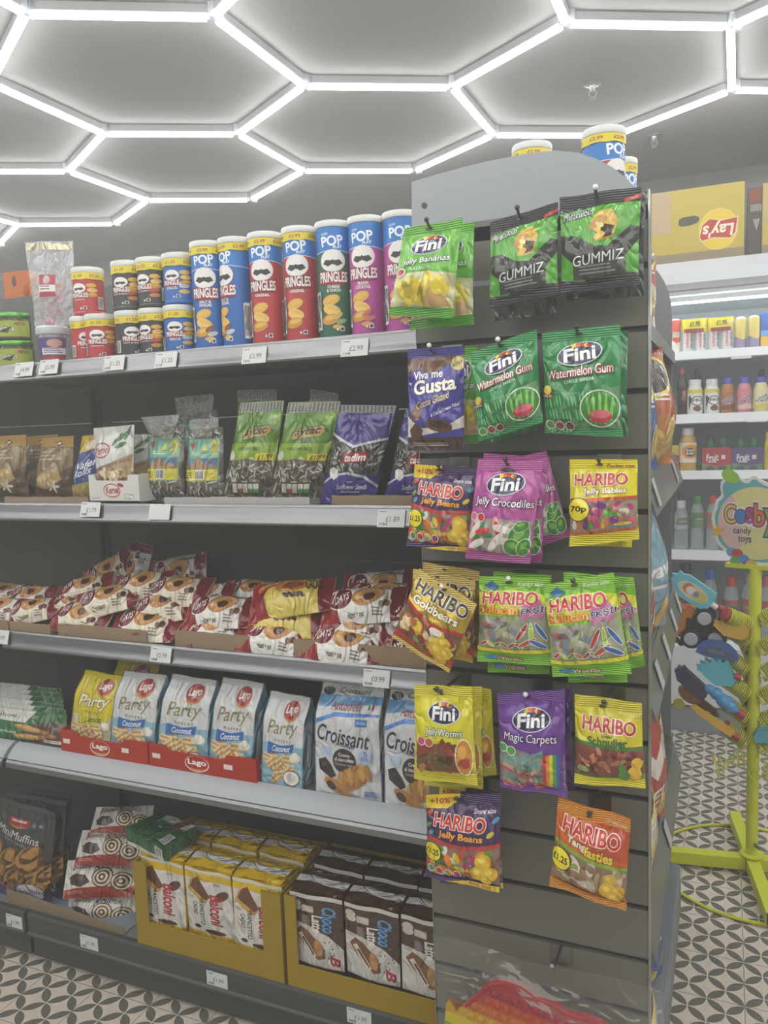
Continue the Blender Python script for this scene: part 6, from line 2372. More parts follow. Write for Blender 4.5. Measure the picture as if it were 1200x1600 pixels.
# cans on top
OR = ('b8683a', '7a2a1f', '£2.99', True, 'PAPRIKA', ())
can(943, 206, .02, 1.701, RED(True, '£2.99'), .92, 'tall red and blue crisp can standing highest behind the curved header', zt=onY(943, 206, .02).z)
can(831, 229, .10, 1.701, RED(True, '£2.99'), .3, 'crisp can of which only lid and yellow band show over the header', zt=onY(831, 229, .10).z)
can(970, 252, .35, 1.701, OR, .9, 'orange crisp can behind the red and blue one above the header', zt=onY(985, 250, .35).z, r=.034)


def art_crisp(base, second, word, wc, art2=None):
    a = Art().rect(0, 0, 1, 1, base)
    a.rect(0, .93, 1, 1, base, 'top_seal', 'seal')
    a.poly([(0, .0), (1, 0), (1, .30), (.5, .38), (0, .26)], second)
    a.blobs(.1, .03, .9, .30, 14, ['d8b86a', 'c89a4a', 'e0c888'], .16, 5, 'picture', asp=.6)
    a.ell(.5, .66, .36, .16, 'e6d24a', 'logo', .2)
    a.ell(.5, .66, .31, .125, '3a2c24', 'logo', .2)
    if word:
        a.text(word, .5, .66, .5, .12, wc, 'logo', .15, .1, .03)
    a.lines(.25, .45, .75, .52, 2, 'e8e4d8')
    return a


def crisp(x, Y, z, w, h, t, a, film, lb, yaw, seed, tilt=.0):
    """A crisp packet facing the right-hand aisle."""
    tl, tr, br, bl = Vector((-w / 2, 0, h)), Vector((w / 2, 0, h)), Vector((w / 2, 0, 0)), Vector((-w / 2, 0, 0))
    g0, g1 = bag_grid(tl, tr, br, bl, t, seed, head=.08, foot=.05, wr=1.8)
    m = MB()
    closed_skin(m, g0, g1, mat(film, 'film'))
    o = tag(m.build('crisp_packet', loc=(x, Y, z), rot=(-tilt, 0, math.radians(yaw))), lb, 'crisp packet')
    hang_parts(o, a.lay(g0))
    return o


CO = art_crisp('b4623a', 'b87a44', 'D', '2e2a24')
CB = art_crisp('34508c', '3f5f9c', '', 'e8e8e8')
CW = art_crisp('b8482e', 'd8c8a0', "Lay's", 'f0e8d8')


def art_striped(base, second, word, wy):
    a = Art().rect(0, 0, 1, 1, base)
    a.rect(0, .93, 1, 1, base, 'top_seal', 'seal')
    a.poly([(0, .74), (1, .90), (1, .99), (0, .88)], 'd8b84a', 'print')
    a.poly([(.2, .70), (.5, .96), (.62, .92), (.36, .62)], 'e2ded4', 'print')
    a.poly([(0, .44), (.3, .62), (.5, .50), (.75, .64), (1, .52), (1, .40), (.7, .48), (.5, .36), (.3, .46), (0, .30)], second, 'print')
    a.text(word, .5, wy, .70, .10, 'ece8e0', 'logo', .1, .1, .03)
    a.lines(.25, wy - .13, .75, wy - .08, 1, 'e0dcd0')
    a.blobs(.1, .03, .9, .20, 10, ['d8b86a', 'c89a4a', 'e0c888'], .14, 5, 'picture', asp=.6)
    return a


CT = art_striped('7c9cac', '8fb0bc', 'wavy', .42)
CR = art_striped('a8403a', 'd8d0c4', 'DELI', .24)
CK = art_crisp('c8c0ac', 'cdb98a', '', 'e8e4d8')
zq = 1.326
crisp(-.160, .04, zq, .18, .24, .07, CB, '34508c', 'blue crisp packet nearest behind the edge of the display', 70, 1, .1)
crisp(-.158, .24, zq, .21, .27, .10, CO, 'b4623a', 'orange crisp packet with yellow ring in the upper gap', 62, 2, .12)
crisp(-.175, .46, zq, .20, .26, .07, CO, 'a8582f', 'orange crisp packet farther back on the upper shelf', 80, 3, .1)
crisp(-.160, .14, 1.602, .16, .20, .05, CW, 'b0853a', 'yellow and red crisp packet on the top shelf beside the black gummy bag', 75, 4)
zq = .967
crisp(-.158, .06, zq, .18, .27, .07, CR, 'a83a34', 'red crisp packet nearest on the middle shelf', 72, 5, .1)
crisp(-.160, .28, zq, .19, .30, .09, CT, '6f95a4', 'pale blue crisp packet on the middle shelf behind the red one', 66, 6, .1)
crisp(-.178, .50, zq, .19, .29, .07, CW, 'b8482e', 'red and yellow crisp packet at the far end of the middle shelf', 78, 7, .1)
zq = .517
crisp(-.158, .05, zq, .19, .26, .08, CK, 'c8c0ac', 'pale bag of curly snacks nearest on the lower shelf', 70, 8, .1)
crisp(-.162, .28, zq, .20, .33, .08, CR, 'a83a34', 'white and red crisp packet on the lower shelf', 68, 9, .1)
crisp(-.176, .52, zq, .19, .30, .07, CK, 'c8c0ac', 'pale bag of curly snacks farther back on the lower shelf', 78, 10, .1)
zq = .141
crisp(-.160, .03, zq, .18, .22, .07, CK, 'cdb98a', 'bag of golden snacks nearest on the base shelf', 70, 11, .08)
crisp(-.162, .26, zq, .19, .28, .07, CB, '4a5f8c', 'blue and white snack bag on the base shelf', 72, 12, .1)

# ------------------------------------------------------------------ chiller along the back wall
FX0, FX1, FYF, FYB = -1.6, 2.2, 2.264, 2.972
CH = empty('chiller_cabinet', ((FX0 + FX1) / 2, 2.6, 0), 'white open front chiller cabinet full of drinks along the back wall', 'chiller cabinet')
L = CH.location
W = mat('bfc3c8', 'painted')
WI = mat('b9c4c4', 'painted')
MB().box(FX0, FX1, FYB - .06, FYB, .06, 2.07, W).build('back_wall', CH, -L)
MB().box(FX0 + .04, FX1 - .04, FYB - .075, FYB - .061, .40, 1.93, WI).build('inner_panel', CH, -L)
for x in (FX0, FX1 - .04):
    MB().box(x, x + .04, FYF + .02, FYB - .061, .0, 2.07, W).build('side_panel', CH, -L)
can_p = [(FYF + .005, 2.05), (FYF - .015, 2.00), (FYF - .005, 1.985), (FYF + .0, 1.975), (FYF + .012, 1.972), (FYF + .012, 1.955), (FYF + .05, 1.95), (FYB - .061, 1.95), (FYB - .061, 2.10), (FYF + .04, 2.10)]
MB().prism(can_p, FX0 + .041, FX1 - .041, W, 'x').build('canopy', CH, -L)
MB().box(FX0 + .05, FX1 - .05, FYF + .016, FYF + .03, 1.928, 1.949, mat('c4ccd0', 'painted')).build('blind_roll', CH, -L)
MB().box(FX0 + .06, FX1 - .06, FYF + .06, FYF + .085, 1.925, 1.948, glow('chiller_lamp', (.92, .98, 1, 1), FRIDGE_POWER)).build('lamp_strip', CH, -L)
MB().prism([(FYF + .015, .12), (FYF - .004, .13), (FYF - .004, .40), (FYF + .02, .43), (FYF + .05, .43), (FYF + .05, .12)], FX0 + .041, FX1 - .041, mat('d8dce0', 'painted'), 'x').build('lower_panel', CH, -L)
MB().box(FX0 + .041, FX1 - .041, FYF + .03, FYB - .076, .37, .40, W).build('base_deck', CH, -L)
MB().box(FX0 + .041, FX1 - .041, FYF + .012, FYF + .05, .0, .118, mat('8f9498', 'painted')).build('kick_plate', CH, -L)
FS = []
for (ya, yb) in ((549.6, 564), (647.7, 663), (735.7, 750), (859, 875)):
    za, zb_ = onY(1060, ya, FYF + .05).z, onY(1060, yb, FYF + .05).z
    s = MB().box(FX0 + .041, FX1 - .041, FYF + .066, FYB - .09, zb_ + .008, za - .006, mat('c6cccd', 'painted')).build('shelf', CH, -L)
    MB().prism([(FYF + .065, za), (FYF + .052, za), (FYF + .046, zb_ + .004), (FYF + .052, zb_), (FYF + .065, zb_)], FX0 + .041, FX1 - .041, mat('dbe0e3', 'plastic'), 'x').build('price_rail', s)
    FS.append(za - .0055)
for (px, py, lb) in ((1158, 556, 'faint price ticket on the top chiller shelf under the yellow cans'), (1182, 655, 'faint price ticket on the second chiller shelf under the milk bottles')):
    p = onY(px, py, FYF + .0475)
    m = MB().box(-.04, .04, 0, .0006, -.012, .012, mat('d8dad8', 'paper'))
    tag(m.build('price_ticket', loc=(p.x, FYF + .0478, p.z), rot=(-.15, 0, 0)), lb, 'price ticket')


def fcan(px0, px1, top, lvl, cols, lb, word=None, wc='c8322c', name='drink_can', sleeve=None, Y=FYF + .115, vert=True):
    a, b = onY(px0, top, Y), onY(px1, top, Y)
    r = (b.x - a.x) * .5 * .93
    z = FS[lvl] + .0006
    h = a.z - z
    x = (a.x + b.x) / 2
    m = MB().lathe([(r * .78, 0, mat('b8bcbc', 'metal')), (r, r * .25, mat(cols[0], 'ink')), (r, h - r * .35, mat('b8bcbc', 'metal')), (r * .82, h - .002), (r * .78, h - .002), (0, h - .006)], mat('b8bcbc', 'metal'), 20)
    o = tag(m.build(name, loc=(x, Y, z)), lb, 'drink can')
    A = Art().rect(.0, .0, 1, 1, cols[0], 'print', 'ink')
    if len(cols) > 1:
        A.poly([(0, 0), (1, 0), (1, .3), (.7, .36), (.5, .28), (.3, .4), (0, .34)], cols[1], 'print', 'ink')
    if word:
        for q, t in enumerate(word):
            if vert:
                A.text(t, .44 + .12 * q, .50, .72, .07, wc if q == 0 else '4a4a4c', 'lettering', PI / 2, .0, .03, asp=h / (2 * PI * r), kind='ink')
            else:
                A.text(t, .5, .55, .26, .14, wc, 'lettering', .0, .2, .04, 'e8ece4', .08, kind='ink')
    hang_parts(o, A.lay(cyl_grid(r * 1.003, r * .26, h - r * .37, .35, 24)))
    return o, x, r, z, h


fcan(1047, 1064, 499, 0, ('c8503c', 'd8d0c8'), 'red fruit drink can at the left of the top chiller shelf', ('MIRIN',), '2f7a3a', vert=False)
pk = []
for k, (a, b) in enumerate(((1065, 1085), (1085, 1105), (1106, 1126), (1126, 1147))):
    o, x, r, z, h = fcan(a, b, 501 - k * 1.2, 0, ('c4c4c4',), 'silver and red energy drink can, %s of four in the yellow sleeves' % ('first', 'second', 'third', 'fourth')[k], ('ORIGINAL', 'ENERGY'))
    pk.append((x, r, z, h))
for (i, j, lb) in ((0, 1, 'yellow card sleeve reading £1.95 around the left pair of energy cans'), (2, 3, 'yellow card sleeve reading £1.95 around the right pair of energy cans')):
    (xa, r, z, h), (xb, _, _, h2) = pk[i], pk[j]
    Y = FYF + .115
    pts = []
    for c, s0, s1 in ((xa, PI * .5, PI * 1.5), (xb, -PI * .5, PI * .5)):
        for q in range(9):
            an = s0 + (s1 - s0) * q / 8
            pts.append((c - (xa + xb) / 2 + (r + .0015) * math.cos(an), (r + .0015) * math.sin(an)))
    m = MB().prism(pts, h * .60, h + .001, mat('d2c534', 'card'), 'z')
    o = tag(m.build('card_sleeve', loc=((xa + xb) / 2, Y, z)), lb, 'card sleeve')
    A = Art().rect(0, 0, 1, .28, '8a2c34', 'print', 'ink').text('£1.95', .55, .62, .5, .34, '3a342c', 'lettering', 0, 0, .04, kind='ink')
    w = (xb - xa) / 2 + r * .6
    hang_parts(o, A.lay([[Vector((-w, -(r + .0018), h * .60)), Vector((-w, -(r + .0018), h))], [Vector((w, -(r + .0018), h * .60)), Vector((w, -(r + .0018), h))]]))
for k, (a, b) in enumerate(((1147, 1168), (1168, 1189))):
    fcan(a, b, 496 - k * 2, 0, ('cdbb6a', '8a7a9a'), ('yellow and lilac drink can, left of two', 'yellow and lilac drink can, right of two')[k])
p = onY(1189, 489, FYF + .10)
z = FS[0] + .0006
m = MB().box(0, .085, 0, .06, 0, p.z - z, mat('2f5fa8', 'ink'))
o = tag(m.build('drink_carton', loc=(p.x, FYF + .10, z)), 'blue and yellow drink carton at the right end of the top chiller shelf', 'carton')
hang_parts(o, Art().poly([(0, 0), (1, 0), (1, .4), (.5, .32), (0, .36)], 'd8a83a', 'print', 'ink').rect(0, .36, 1, .5, '6aa0d8', 'print', 'ink').lay([[Vector((0, 0, 0)), Vector((0, 0, p.z - z))], [Vector((.085, 0, 0)), Vector((.085, 0, p.z - z))]]))


def bottle(px0, px1, top, lvl, prof, body, cap, lb, label=None, Y=FYF + .115, art=None, zf=None, lift=0.0):
    """prof: (height fraction, width fraction) from foot to neck; the cap is its own part."""
    a, b = onY(px0, top, Y), onY(px1, top, Y)
    r = (b.x - a.x) * .5 * .95
    z = (FS[lvl] if zf is None else zf) + .0006
    h = a.z - z
    x = (a.x + b.x) / 2
    bm_ = body if not isinstance(body, str) else mat(body, 'gloss')
    m = MB().lathe([(r * .86, 0)] + [(r * w, h * t) for t, w in prof], bm_, 22)
    o = tag(m.build('drink_bottle', loc=(x, Y, z)), lb, 'drink bottle')
    t1, w1 = prof[-1]
    cr = r * w1 * 1.12
    cz = h * t1
    MB().lathe([(cr, cz - .004), (cr, cz + (h - cz) * .85), (cr * .9, h), (0, h)], mat(cap, 'plastic'), 18).build('cap', o)
    if label:
        t0, t1_, wl, c = label
        A = art or Art().rect(.2, 0, .8, 1, c, 'wrapper', 'ink')
        hang_parts(o, A.lay(cyl_grid(r * wl * 1.015, h * t0, h * t1_, .38, 24)))
    return o


COLA = ((.03, 1), (.30, .94), (.42, .88), (.58, 1), (.68, .95), (.82, .5), (.90, .42))
A = Art().rect(0, 0, 1, 1, '3a2420', 'wrapper', 'ink').text('Cola', .5, .5, .7, .10, 'c8a08a', 'wrapper', PI / 2, .3, .02, asp=1.3, kind='ink')
bottle(1058, 1075, 576, 1, COLA, '33211c', 'b8403a', 'dark cola bottle with red cap at the left of the second chiller shelf', (.24, .60, .95, '3a2420'), art=A)
MILK = ((.03, 1), (.68, 1), (.80, .82), (.86, .70))
A = Art().rect(0, 0, 1, 1, 'd8dcd8', 'wrapper', 'ink').rect(0, .84, 1, 1, 'd8c838', 'wrapper', 'ink')
A.ell(.5, .52, .14, .2, '33363a', 'logo', kind='ink').ell(.5, .52, .115, .165, 'dfe2e0', 'logo', kind='ink').text('FRij', .5, .53, .2, .13, '2c2f34', 'logo', .1, .1, .05, kind='ink')
A.poly([(.32, .1), (.38, .6), (.35, .75), (.30, .7)], '33363a', 'logo', 'ink').ell(.5, .2, .09, .12, '7a5236', 'picture', kind='ink')
bottle(1073, 1099, 594, 1, MILK, 'd8dcd8', 'e0e2e4', 'white milkshake bottle with round black lettering, left of two', (.05, .72, 1, 'd8dcd8'), art=A)
bottle(1100, 1125, 593, 1, MILK, 'd8dcd8', 'e0e2e4', 'white milkshake bottle with round black lettering, right of two', (.05, .72, 1, 'd8dcd8'), art=A)
YZ = ((.03, .95), (.20, 1), (.45, .92), (.62, 1.0), (.78, .78), (.86, .62))
for k, (a, b, c, c2, lb) in enumerate(((1125, 1149, 'a8703f', '7a4a2c', 'brown milkshake bottle with blue cap'), (1150, 1176, 'c8808a', 'd8b8b0', 'pink milkshake bottle with blue cap'), (1176, 1202, 'd8d2a0', 'd0c25a', 'pale yellow milkshake bottle with blue cap'))):
    A = Art().rect(0, 0, 1, 1, c, 'wrapper', 'ink').poly([(.3, .0), (.7, 0), (.7, .3), (.3, .2)], c2, 'wrapper', 'ink').text('YAZOO', .5, .5, .40, .22, '2f3a7a', 'logo', .9, .1, .06, 'e8ecec', .12, asp=.9, kind='ink')
    bottle(a, b, 591 - k, 1, YZ, c, '3f48a8', lb, (.12, .66, .99, c), art=A)
# third shelf
p = onY(1048, 696, FYF + .10)
z = FS[2] + .0006
m = MB().box(0, .036, 0, .05, 0, p.z - z, mat('c8b23a', 'ink'))
o = tag(m.build('drink_carton', loc=(p.x, FYF + .10, z)), 'yellow and red drink carton behind the end panel on the third chiller shelf', 'carton')
hang_parts(o, Art().rect(0, .2, 1, .62, 'a83a34', 'print', 'ink').lay([[Vector((0, 0, 0)), Vector((0, 0, p.z - z))], [Vector((.036, 0, 0)), Vector((.036, 0, p.z - z))]]))
A = Art().rect(0, 0, 1, 1, 'd8d4c8', 'wrapper', 'ink').ell(.5, .55, .17, .36, 'd8902c', 'wrapper', kind='ink').ell(.5, .52, .10, .22, '33302c', 'wrapper', kind='ink').text('JUICE', .5, .60, .16, .12, 'ece8e0', 'wrapper', bold=.05, kind='ink').text('BURST', .5, .46, .16, .11, 'ece8e0', 'wrapper', bold=.05, kind='ink')
bottle(1061, 1089, 669, 2, ((.03, 1), (.60, 1), (.74, .92), (.86, .62)), 'b89448', 'd0d2d2', 'squat orange juice bottle with white cap on the third chiller shelf', (.20, .66, 1, 'd8d4c8'), art=A)
for k, (x0, x1, c, c2, lb, word) in enumerate(((1097, 1144, 'a83c44', '7a8a4a', 'red fruit drink multipack with green bottle tops', 'Fruit'), (1144, 1193, '5f4a78', '6a8a5a', 'purple fruit drink multipack with green bottle tops', 'Fruit'))):
    Y = FYF + .11
    a, b, z = onY(x0, 700, Y), onY(x1, 700, Y), FS[2] + .0006
    h = a.z - z
    m = MB().box(0, b.x - a.x - .003, 0, .065, 0, h, mat(c, 'ink'))
    o = tag(m.build('drink_multipack', loc=(a.x, Y, z)), lb, 'drink multipack')
    w = b.x - a.x - .003
    A = Art().poly([(0, 0), (1, 0), (1, .3), (.5, .2), (0, .34)], c2, 'print', 'ink').text(word, .36, .58, .42, .28, 'e0e4dc', 'logo', .05, .1, .04, kind='ink').lines(.2, .28, .6, .42, 1, 'd8d8d0').rect(.66, .5, .8, .68, 'd4d4cc', 'print', 'ink')
    for q in (.28, .70):
        A.ell(q, .10, .14, .12, '4a5a5a', 'print', kind='ink')
    hang_parts(o, A.lay([[Vector((0, 0, 0)), Vector((0, 0, h))], [Vector((w, 0, 0)), Vector((w, 0, h))]]))
    for q in (.28, .72):
        MB().lathe([(.017, h), (.019, h + .018), (.015, h + .034), (.008, h + .044), (0, h + .045)], mat('2f6a44', 'plastic'), 14, (w * q, .032, 0)).build('bottle_top', o)
bottle(1194, 1214, 675, 2, MILK, 'd8c43a', 'd8c43a', 'bright yellow bottle at the right end of the third chiller shelf', (.1, .6, 1, 'c8b83a'))
bottle(1006, 1022, 672, 2, MILK, '8a4048', '2f6a44', 'red drink bottle glimpsed through the shelving gap', (.1, .6, 1, 'a84a50'))
# lower shelves: water
WATER = clear('water_bottle', (205, 218, 216), .34, .1)
WB = ((.02, 1), (.20, .94), (.30, 1), (.40, .93), (.52, 1), (.70, .97), (.82, .66), (.87, .56))
for a, b, t, cap, lab, lb in ((1053, 1076, 782, 'c4c8c8', 'a8b0b0', 'clear water bottle with white cap on the fourth chiller shelf'),
                              (1079, 1101, 775, '3f8a48', '6a8a5c', 'clear water bottle with green cap on the fourth chiller shelf'),
                              (1103, 1125, 774, 'b8403c', 'b86a60', 'clear water bottle with red cap on the fourth chiller shelf'),
                              (1127, 1149, 776, '3f68b8', 'a8a070', 'clear water bottle with blue cap beside the round candy sign'),
                              (1152, 1174, 776, 'a8443c', 'b86a60', 'clear water bottle with red cap behind the round candy sign'),
                              (1178, 1200, 776, '4a4a44', '6a6a60', 'clear bottle with dark cap at the far right of the fourth chiller shelf')):
    A = Art().rect(.22, 0, .78, 1, lab, 'wrapper', 'ink').poly([(.30, .3), (.38, .85), (.62, .85), (.70, .3)], '5f7a5c', 'wrapper', 'ink').lines(.40, .5, .60, .6, 1, 'd8e0d8', 'wrapper', 0)
    bottle(a, b, t, 3, WB, WATER, cap, lb, (.42, .70, .97, lab), art=A)
for a, b, t, cap, body, lb in ((1056, 1086, 880, '3a3f3c', '4a4f4a', 'dark soda bottle at the bottom left of the chiller'),
                               (1097, 1122, 888, '3f68b8', None, 'clear bottle with blue cap at the bottom of the chiller'),
                               (1130, 1156, 900, 'b8403c', None, 'clear bottle with red cap at the bottom of the chiller'),
                               (1158, 1184, 896, '8a8a84', None, 'clear bottle behind the yellow pole at the bottom of the chiller'),
                               (1186, 1210, 900, 'b85a6a', None, 'pink labelled bottle at the bottom right of the chiller')):
    A = Art().rect(.2, 0, .8, 1, 'a85a54' if cap != '3f68b8' else '7a8aa0', 'wrapper', 'ink')
    bottle(a, b, t, 3, WB, body or WATER, cap, lb, (.36, .66, .97, 'a'), art=A, zf=.400)
# second row behind, seen dimly
for k, (px, t, lv, c, lb) in enumerate(((1190, 578, 1, '33261f', 'dark bottle in the back row of the second chiller shelf'), (1090, 578, 1, '4a3f3a', 'brown bottle in the back row behind the white milkshakes'), (1108, 690, 2, '3f4a3f', 'dark green bottle in the back row of the third chiller shelf'), (1064, 770, 3, '5a605c', 'grey bottle in the back row behind the clear water bottles'))):
    bottle(px - 10, px + 10, t, lv, COLA, c, c, lb, Y=FYF + .24)

# cartons on the chiller
for k, (cs, lb) in enumerate(((((1002, 297), (1168, 279), (1160, 386), (1009, 396)), 'yellow crisp carton with upside down red logo on top of the chiller'), (((1193, 279), (1330, 262), (1326, 378), (1191, 386)), 'yellow crisp carton cut off at the right edge on the chiller'))):
    Y = FYF - .01
    tl, tr, br, bl = quad3(cs, Y)
    z = 2.1005
    x0, x1 = (tl.x + bl.x) / 2, (tr.x + br.x) / 2
    h = (tl.z + tr.z) / 2 - z
    w = x1 - x0
    ym, bm2 = mat('c0a836', 'card'), mat('8a7c64', 'card')
    m = MB().box(0, w, .0, .30, 0, h, bm2)
    o = tag(m.build('cardboard_box', loc=(x0, FYF + .045, z)), lb, 'carton')
    A = Art().rect(0, .12, 1, 1, 'b5a348', 'print', 'card')
    A.rect(.0, .12, .015, 1, 'b8a23a', 'print', 'card')
    A.rect(.03, .42, .27, .985, 'b09c7c', 'paper_label', 'card')
    A.ell(.745, .40, .195, .285, 'd2c070', 'logo', kind='card')
    A.ell(.745, .40, .185, .27, 'd8bc34', 'logo', kind='card')
    A.poly([(.555, .30), (.58, .24), (.70, .28), (.86, .25), (.92, .32), (.945, .56), (.92, .535), (.78, .52), (.66, .56), (.58, .48)], 'd8c8a0', 'logo', 'card')
    A.poly([(.565, .31), (.585, .26), (.70, .295), (.86, .265), (.91, .33), (.93, .53), (.78, .505), (.66, .545), (.59, .47)], 'b03a30', 'logo', 'card')
    A.text("Lay's", .745, .40, .30, .21, 'e8dcc4', 'logo', PI, .15, .04, asp=.65, kind='card')
    A.poly([(.345, .53), (.37, .49), (.46, .49), (.54, .52), (.56, .56), (.55, .60), (.50, .62), (.40, .615), (.355, .59)], '4f4a3c', 'hand_hole', 'card')  # no real opening, the dark of the hole is painted
    hang_parts(o, A.lay([[Vector((0, 0, 0)), Vector((0, 0, h))], [Vector((w, 0, 0)), Vector((w, 0, h))]]))
p = onY(1181, 300, FYF + .12)
m = MB().box(-.035, .035, 0, .12, 0, p.z - 2.1005 + .02, mat('6a655c', 'card'))
o = tag(m.build('cardboard_box', loc=(p.x + .004, FYF + .12, 2.1005)), 'dark narrow box with red and white print between the yellow cartons', 'carton')
h = p.z - 2.1005 + .02
hang_parts(o, Art().rect(.1, .78, .9, .97, 'a8583a', 'print', 'card').rect(.15, .66, .9, .76, 'b8b4ac', 'print', 'card').poly([(.3, .55), (.7, .55), (.5, .38)], 'd0cec8', 'print', 'card').lay([[Vector((-.035, 0, 0)), Vector((-.035, 0, h))], [Vector((.035, 0, 0)), Vector((.035, 0, h))]]))

# ------------------------------------------------------------------ yellow toy stand
SX, SY = .0835, 1.130
YM = mat('c6cc2e', 'painted')
ST = empty('toy_stand', (SX, SY, 0), 'bright yellow metal stand with spring holders for candy toys', 'toy stand')
MB().lathe([(.0175, .055), (.0175, .96), (.016, .965)], YM, 20).build('pole', ST)
MB().lathe([(.034, .056), (.034, .061), (.020, .064), (.0185, .075)], YM, 20).build('collar', ST)
dirs = []
for (px, py) in ((1061, 1348), (1150, 1293)):
    p = onZ(px, py, .052)
    dirs.append(math.atan2(p.y - SY, p.x - SX))
base_ang = -.22 + dirs[0] + (((dirs[1] - dirs[0]) % (PI / 2) + PI / 4) % (PI / 2) - PI / 4) * .5
for k in range(4):
    an = base_ang + k * PI / 2
    mt = Matrix.Rotation(an, 4, 'Z')
    MB().box(.019, .30, -.0185, .0185, .012, .052, YM, mt).box(.295, .302, -.0165, .0165, .014, .050, mat('4a4a30', 'plastic'), mt).build('foot', ST, bevel=.002)
MB().box(-.019, .019, -.019, .019, .012, .054, YM, Matrix.Rotation(base_ang, 4, 'Z')).build('hub', ST)
bolt = MB().tube([(0, .018, .10), (0, .045, .10)], .005, HK, 8)
bolt.build('thumb_screw', ST, rot=(0, 0, base_ang + .3))
ring = [(.285 * math.cos(2 * PI * k / 64) - SX * 0, .285 * math.sin(2 * PI * k / 64), .006) for k in range(64)]
MB().tube(ring, .005, YM, 8, closed=True).build('hoop', ST)

RP = mat('a8332e', 'plastic')


def spring(z, an, tilt, ln, lab_out=None, red=True, loose=False, seed=0):
    """Coil holder leaning out from the pole; returns its mouth and direction."""
    d = Vector((math.cos(an) * math.cos(tilt), math.sin(an) * math.cos(tilt), math.sin(tilt)))
    s = Vector((0, 0, z)) + d * .022
    x = d.cross(Vector((0, 0, 1))).normalized()
    y = d.cross(x)
    n = 11 if not loose else 6
    pts = []
    rnd = random.Random(seed)
    for k in range(n * 12 + 1):
        t = k / (n * 12)
        a = 2 * PI * n * t
        r = .024 if not loose else .026 + .012 * math.sin(t * 7 + seed)
        p = s + d * (ln * t) + x * (r * math.cos(a)) + y * (r * math.sin(a))
        if loose:
            p += Vector((0, 0, -.03 * t * t)) + x * .02 * math.sin(5 * t + seed)
        pts.append(p)
    MB().tube(pts, .0021, YM, 5).build('spring_holder', ST)
    mouth = s + d * ln
    if red:
        mt = Matrix.Translation(Vector((0, 0, 0)))
        q = d.to_track_quat('Z', 'Y').to_matrix().to_4x4()
        q.translation = s + d * ln * .15
        MB().lathe([(.019, 0), (.019, ln * .80), (.021, ln * .84), (.021, ln * .98), (.010, ln), (0, ln)], RP, 16, mtx=q).build('candy_tube', ST)
        q2 = q.copy()
        MB().lathe([(.0196, ln * .12), (.0196, ln * .76)], mat('a39c72', 'plastic'), 16, mtx=q2).build('tube_sleeve', ST)
    return Vector((SX, SY, 0)) + mouth, d


# direction in the picture: left arms lean left-up, right arms lean right-up
camdir = math.atan2(CAM.y - SY, CAM.x - SX)
LFT, RGT = camdir - PI / 2, camdir + PI / 2


def zpole(y):
    return onY(1177, y, SY).z


mouths = {}
for k, (y, off, red) in enumerate(((980, .5, True), (1010, .15, True), (1055, .0, True), (1092, .2, True), (1130, .05, True), (1168, .1, True))):
    mouths['L%d' % k] = spring(zpole(y), LFT + off, .62 if k else .45, .075, red=red)
for k, (y, off) in enumerate(((975, -.1), (1018, -.35), (1060, .1), (1095, -.2), (1135, .1), (1172, -.1))):
    mouths['R%d' % k] = spring(zpole(y), RGT + off, .62, .075)
for k, (y, off) in enumerate(((1030, 1.2), (1072, 1.35), (1110, 1.15), (1150, 1.3))):
    spring(zpole(y), LFT - off, .55, .070)
spring(zpole(1185), LFT + .1, -.10, .09, red=False, loose=True, seed=1)
spring(zpole(1195), RGT - .6, .1, .06, red=False, loose=True, seed=2)


def at_stand(px, py, dy=0.0):
    return onY(px, py, SY + dy)


def toy_rot(ang):
    """Turn about the sight line, anticlockwise in the picture, facing the viewer."""
    q = Vector((CAM.x - SX, CAM.y - SY, 0)).normalized()
    yaw = math.atan2(q.y, q.x) + PI / 2
    return (Matrix.Rotation(yaw, 3, 'Z') @ Matrix.Rotation(-math.radians(ang), 3, 'Y')).to_euler()


# flat shaped toys: outline in metres, extruded to a real thickness
def toy_shape(name, px, py, poly, th, col, ang, lb, dy=0.0, kind='plastic'):
    m = MB().prism(poly, -th / 2, th / 2, mat(col, kind), 'y')
    o = m.build(name, loc=at_stand(px, py, dy), rot=toy_rot(ang), bevel=.003)
    return tag(o, lb, 'candy toy')


def stick(o, x0, x1, r=.011, col='a8332e'):
    MB().tube([(x0, 0, 0), (x1, 0, 0)], r, mat(col, 'plastic'), 12).build('handle', o)


# pale blue frame toy
o = toy_shape('candy_toy', 1085, 925, [(-.065, -.030), (-.070, -.012), (-.082, -.008), (-.076, .004), (-.084, .014), (-.072, .020), (-.070, .034), (-.055, .031), (-.040, .038), (.040, .034), (.056, .030), (.062, .018), (.060, -.020), (.052, -.030), (.040, -.034), (-.045, -.036)], .016, '6cc2d2', -32, 'pale blue picture frame toy on a red and white stick')
gr = [[Vector((-.055, -.0081, -.024)), Vector((-.055, -.0081, .024))], [Vector((.046, -.0081, -.024)), Vector((.046, -.0081, .024))]]
A = Art().ell(.5, .5, .5, .5, 'd0cdb4', 'picture', kind='ink').ell(.72, .44, .24, .36, 'c8c25a', 'picture', kind='ink').ell(.34, .55, .17, .34, 'c0764a', 'picture', kind='ink').ell(.42, .5, .14, .26, 'e4d4cc', 'picture', kind='ink').ell(.62, .45, .09, .2, '8a80b0', 'picture', kind='ink')
hang_parts(o, A.lay(gr))
MB().tube([(.060, 0, -.004), (.080, 0, -.006)], .010, mat('d8d4d0', 'plastic'), 12).build('stick', o)
stick(o, .080, .112)
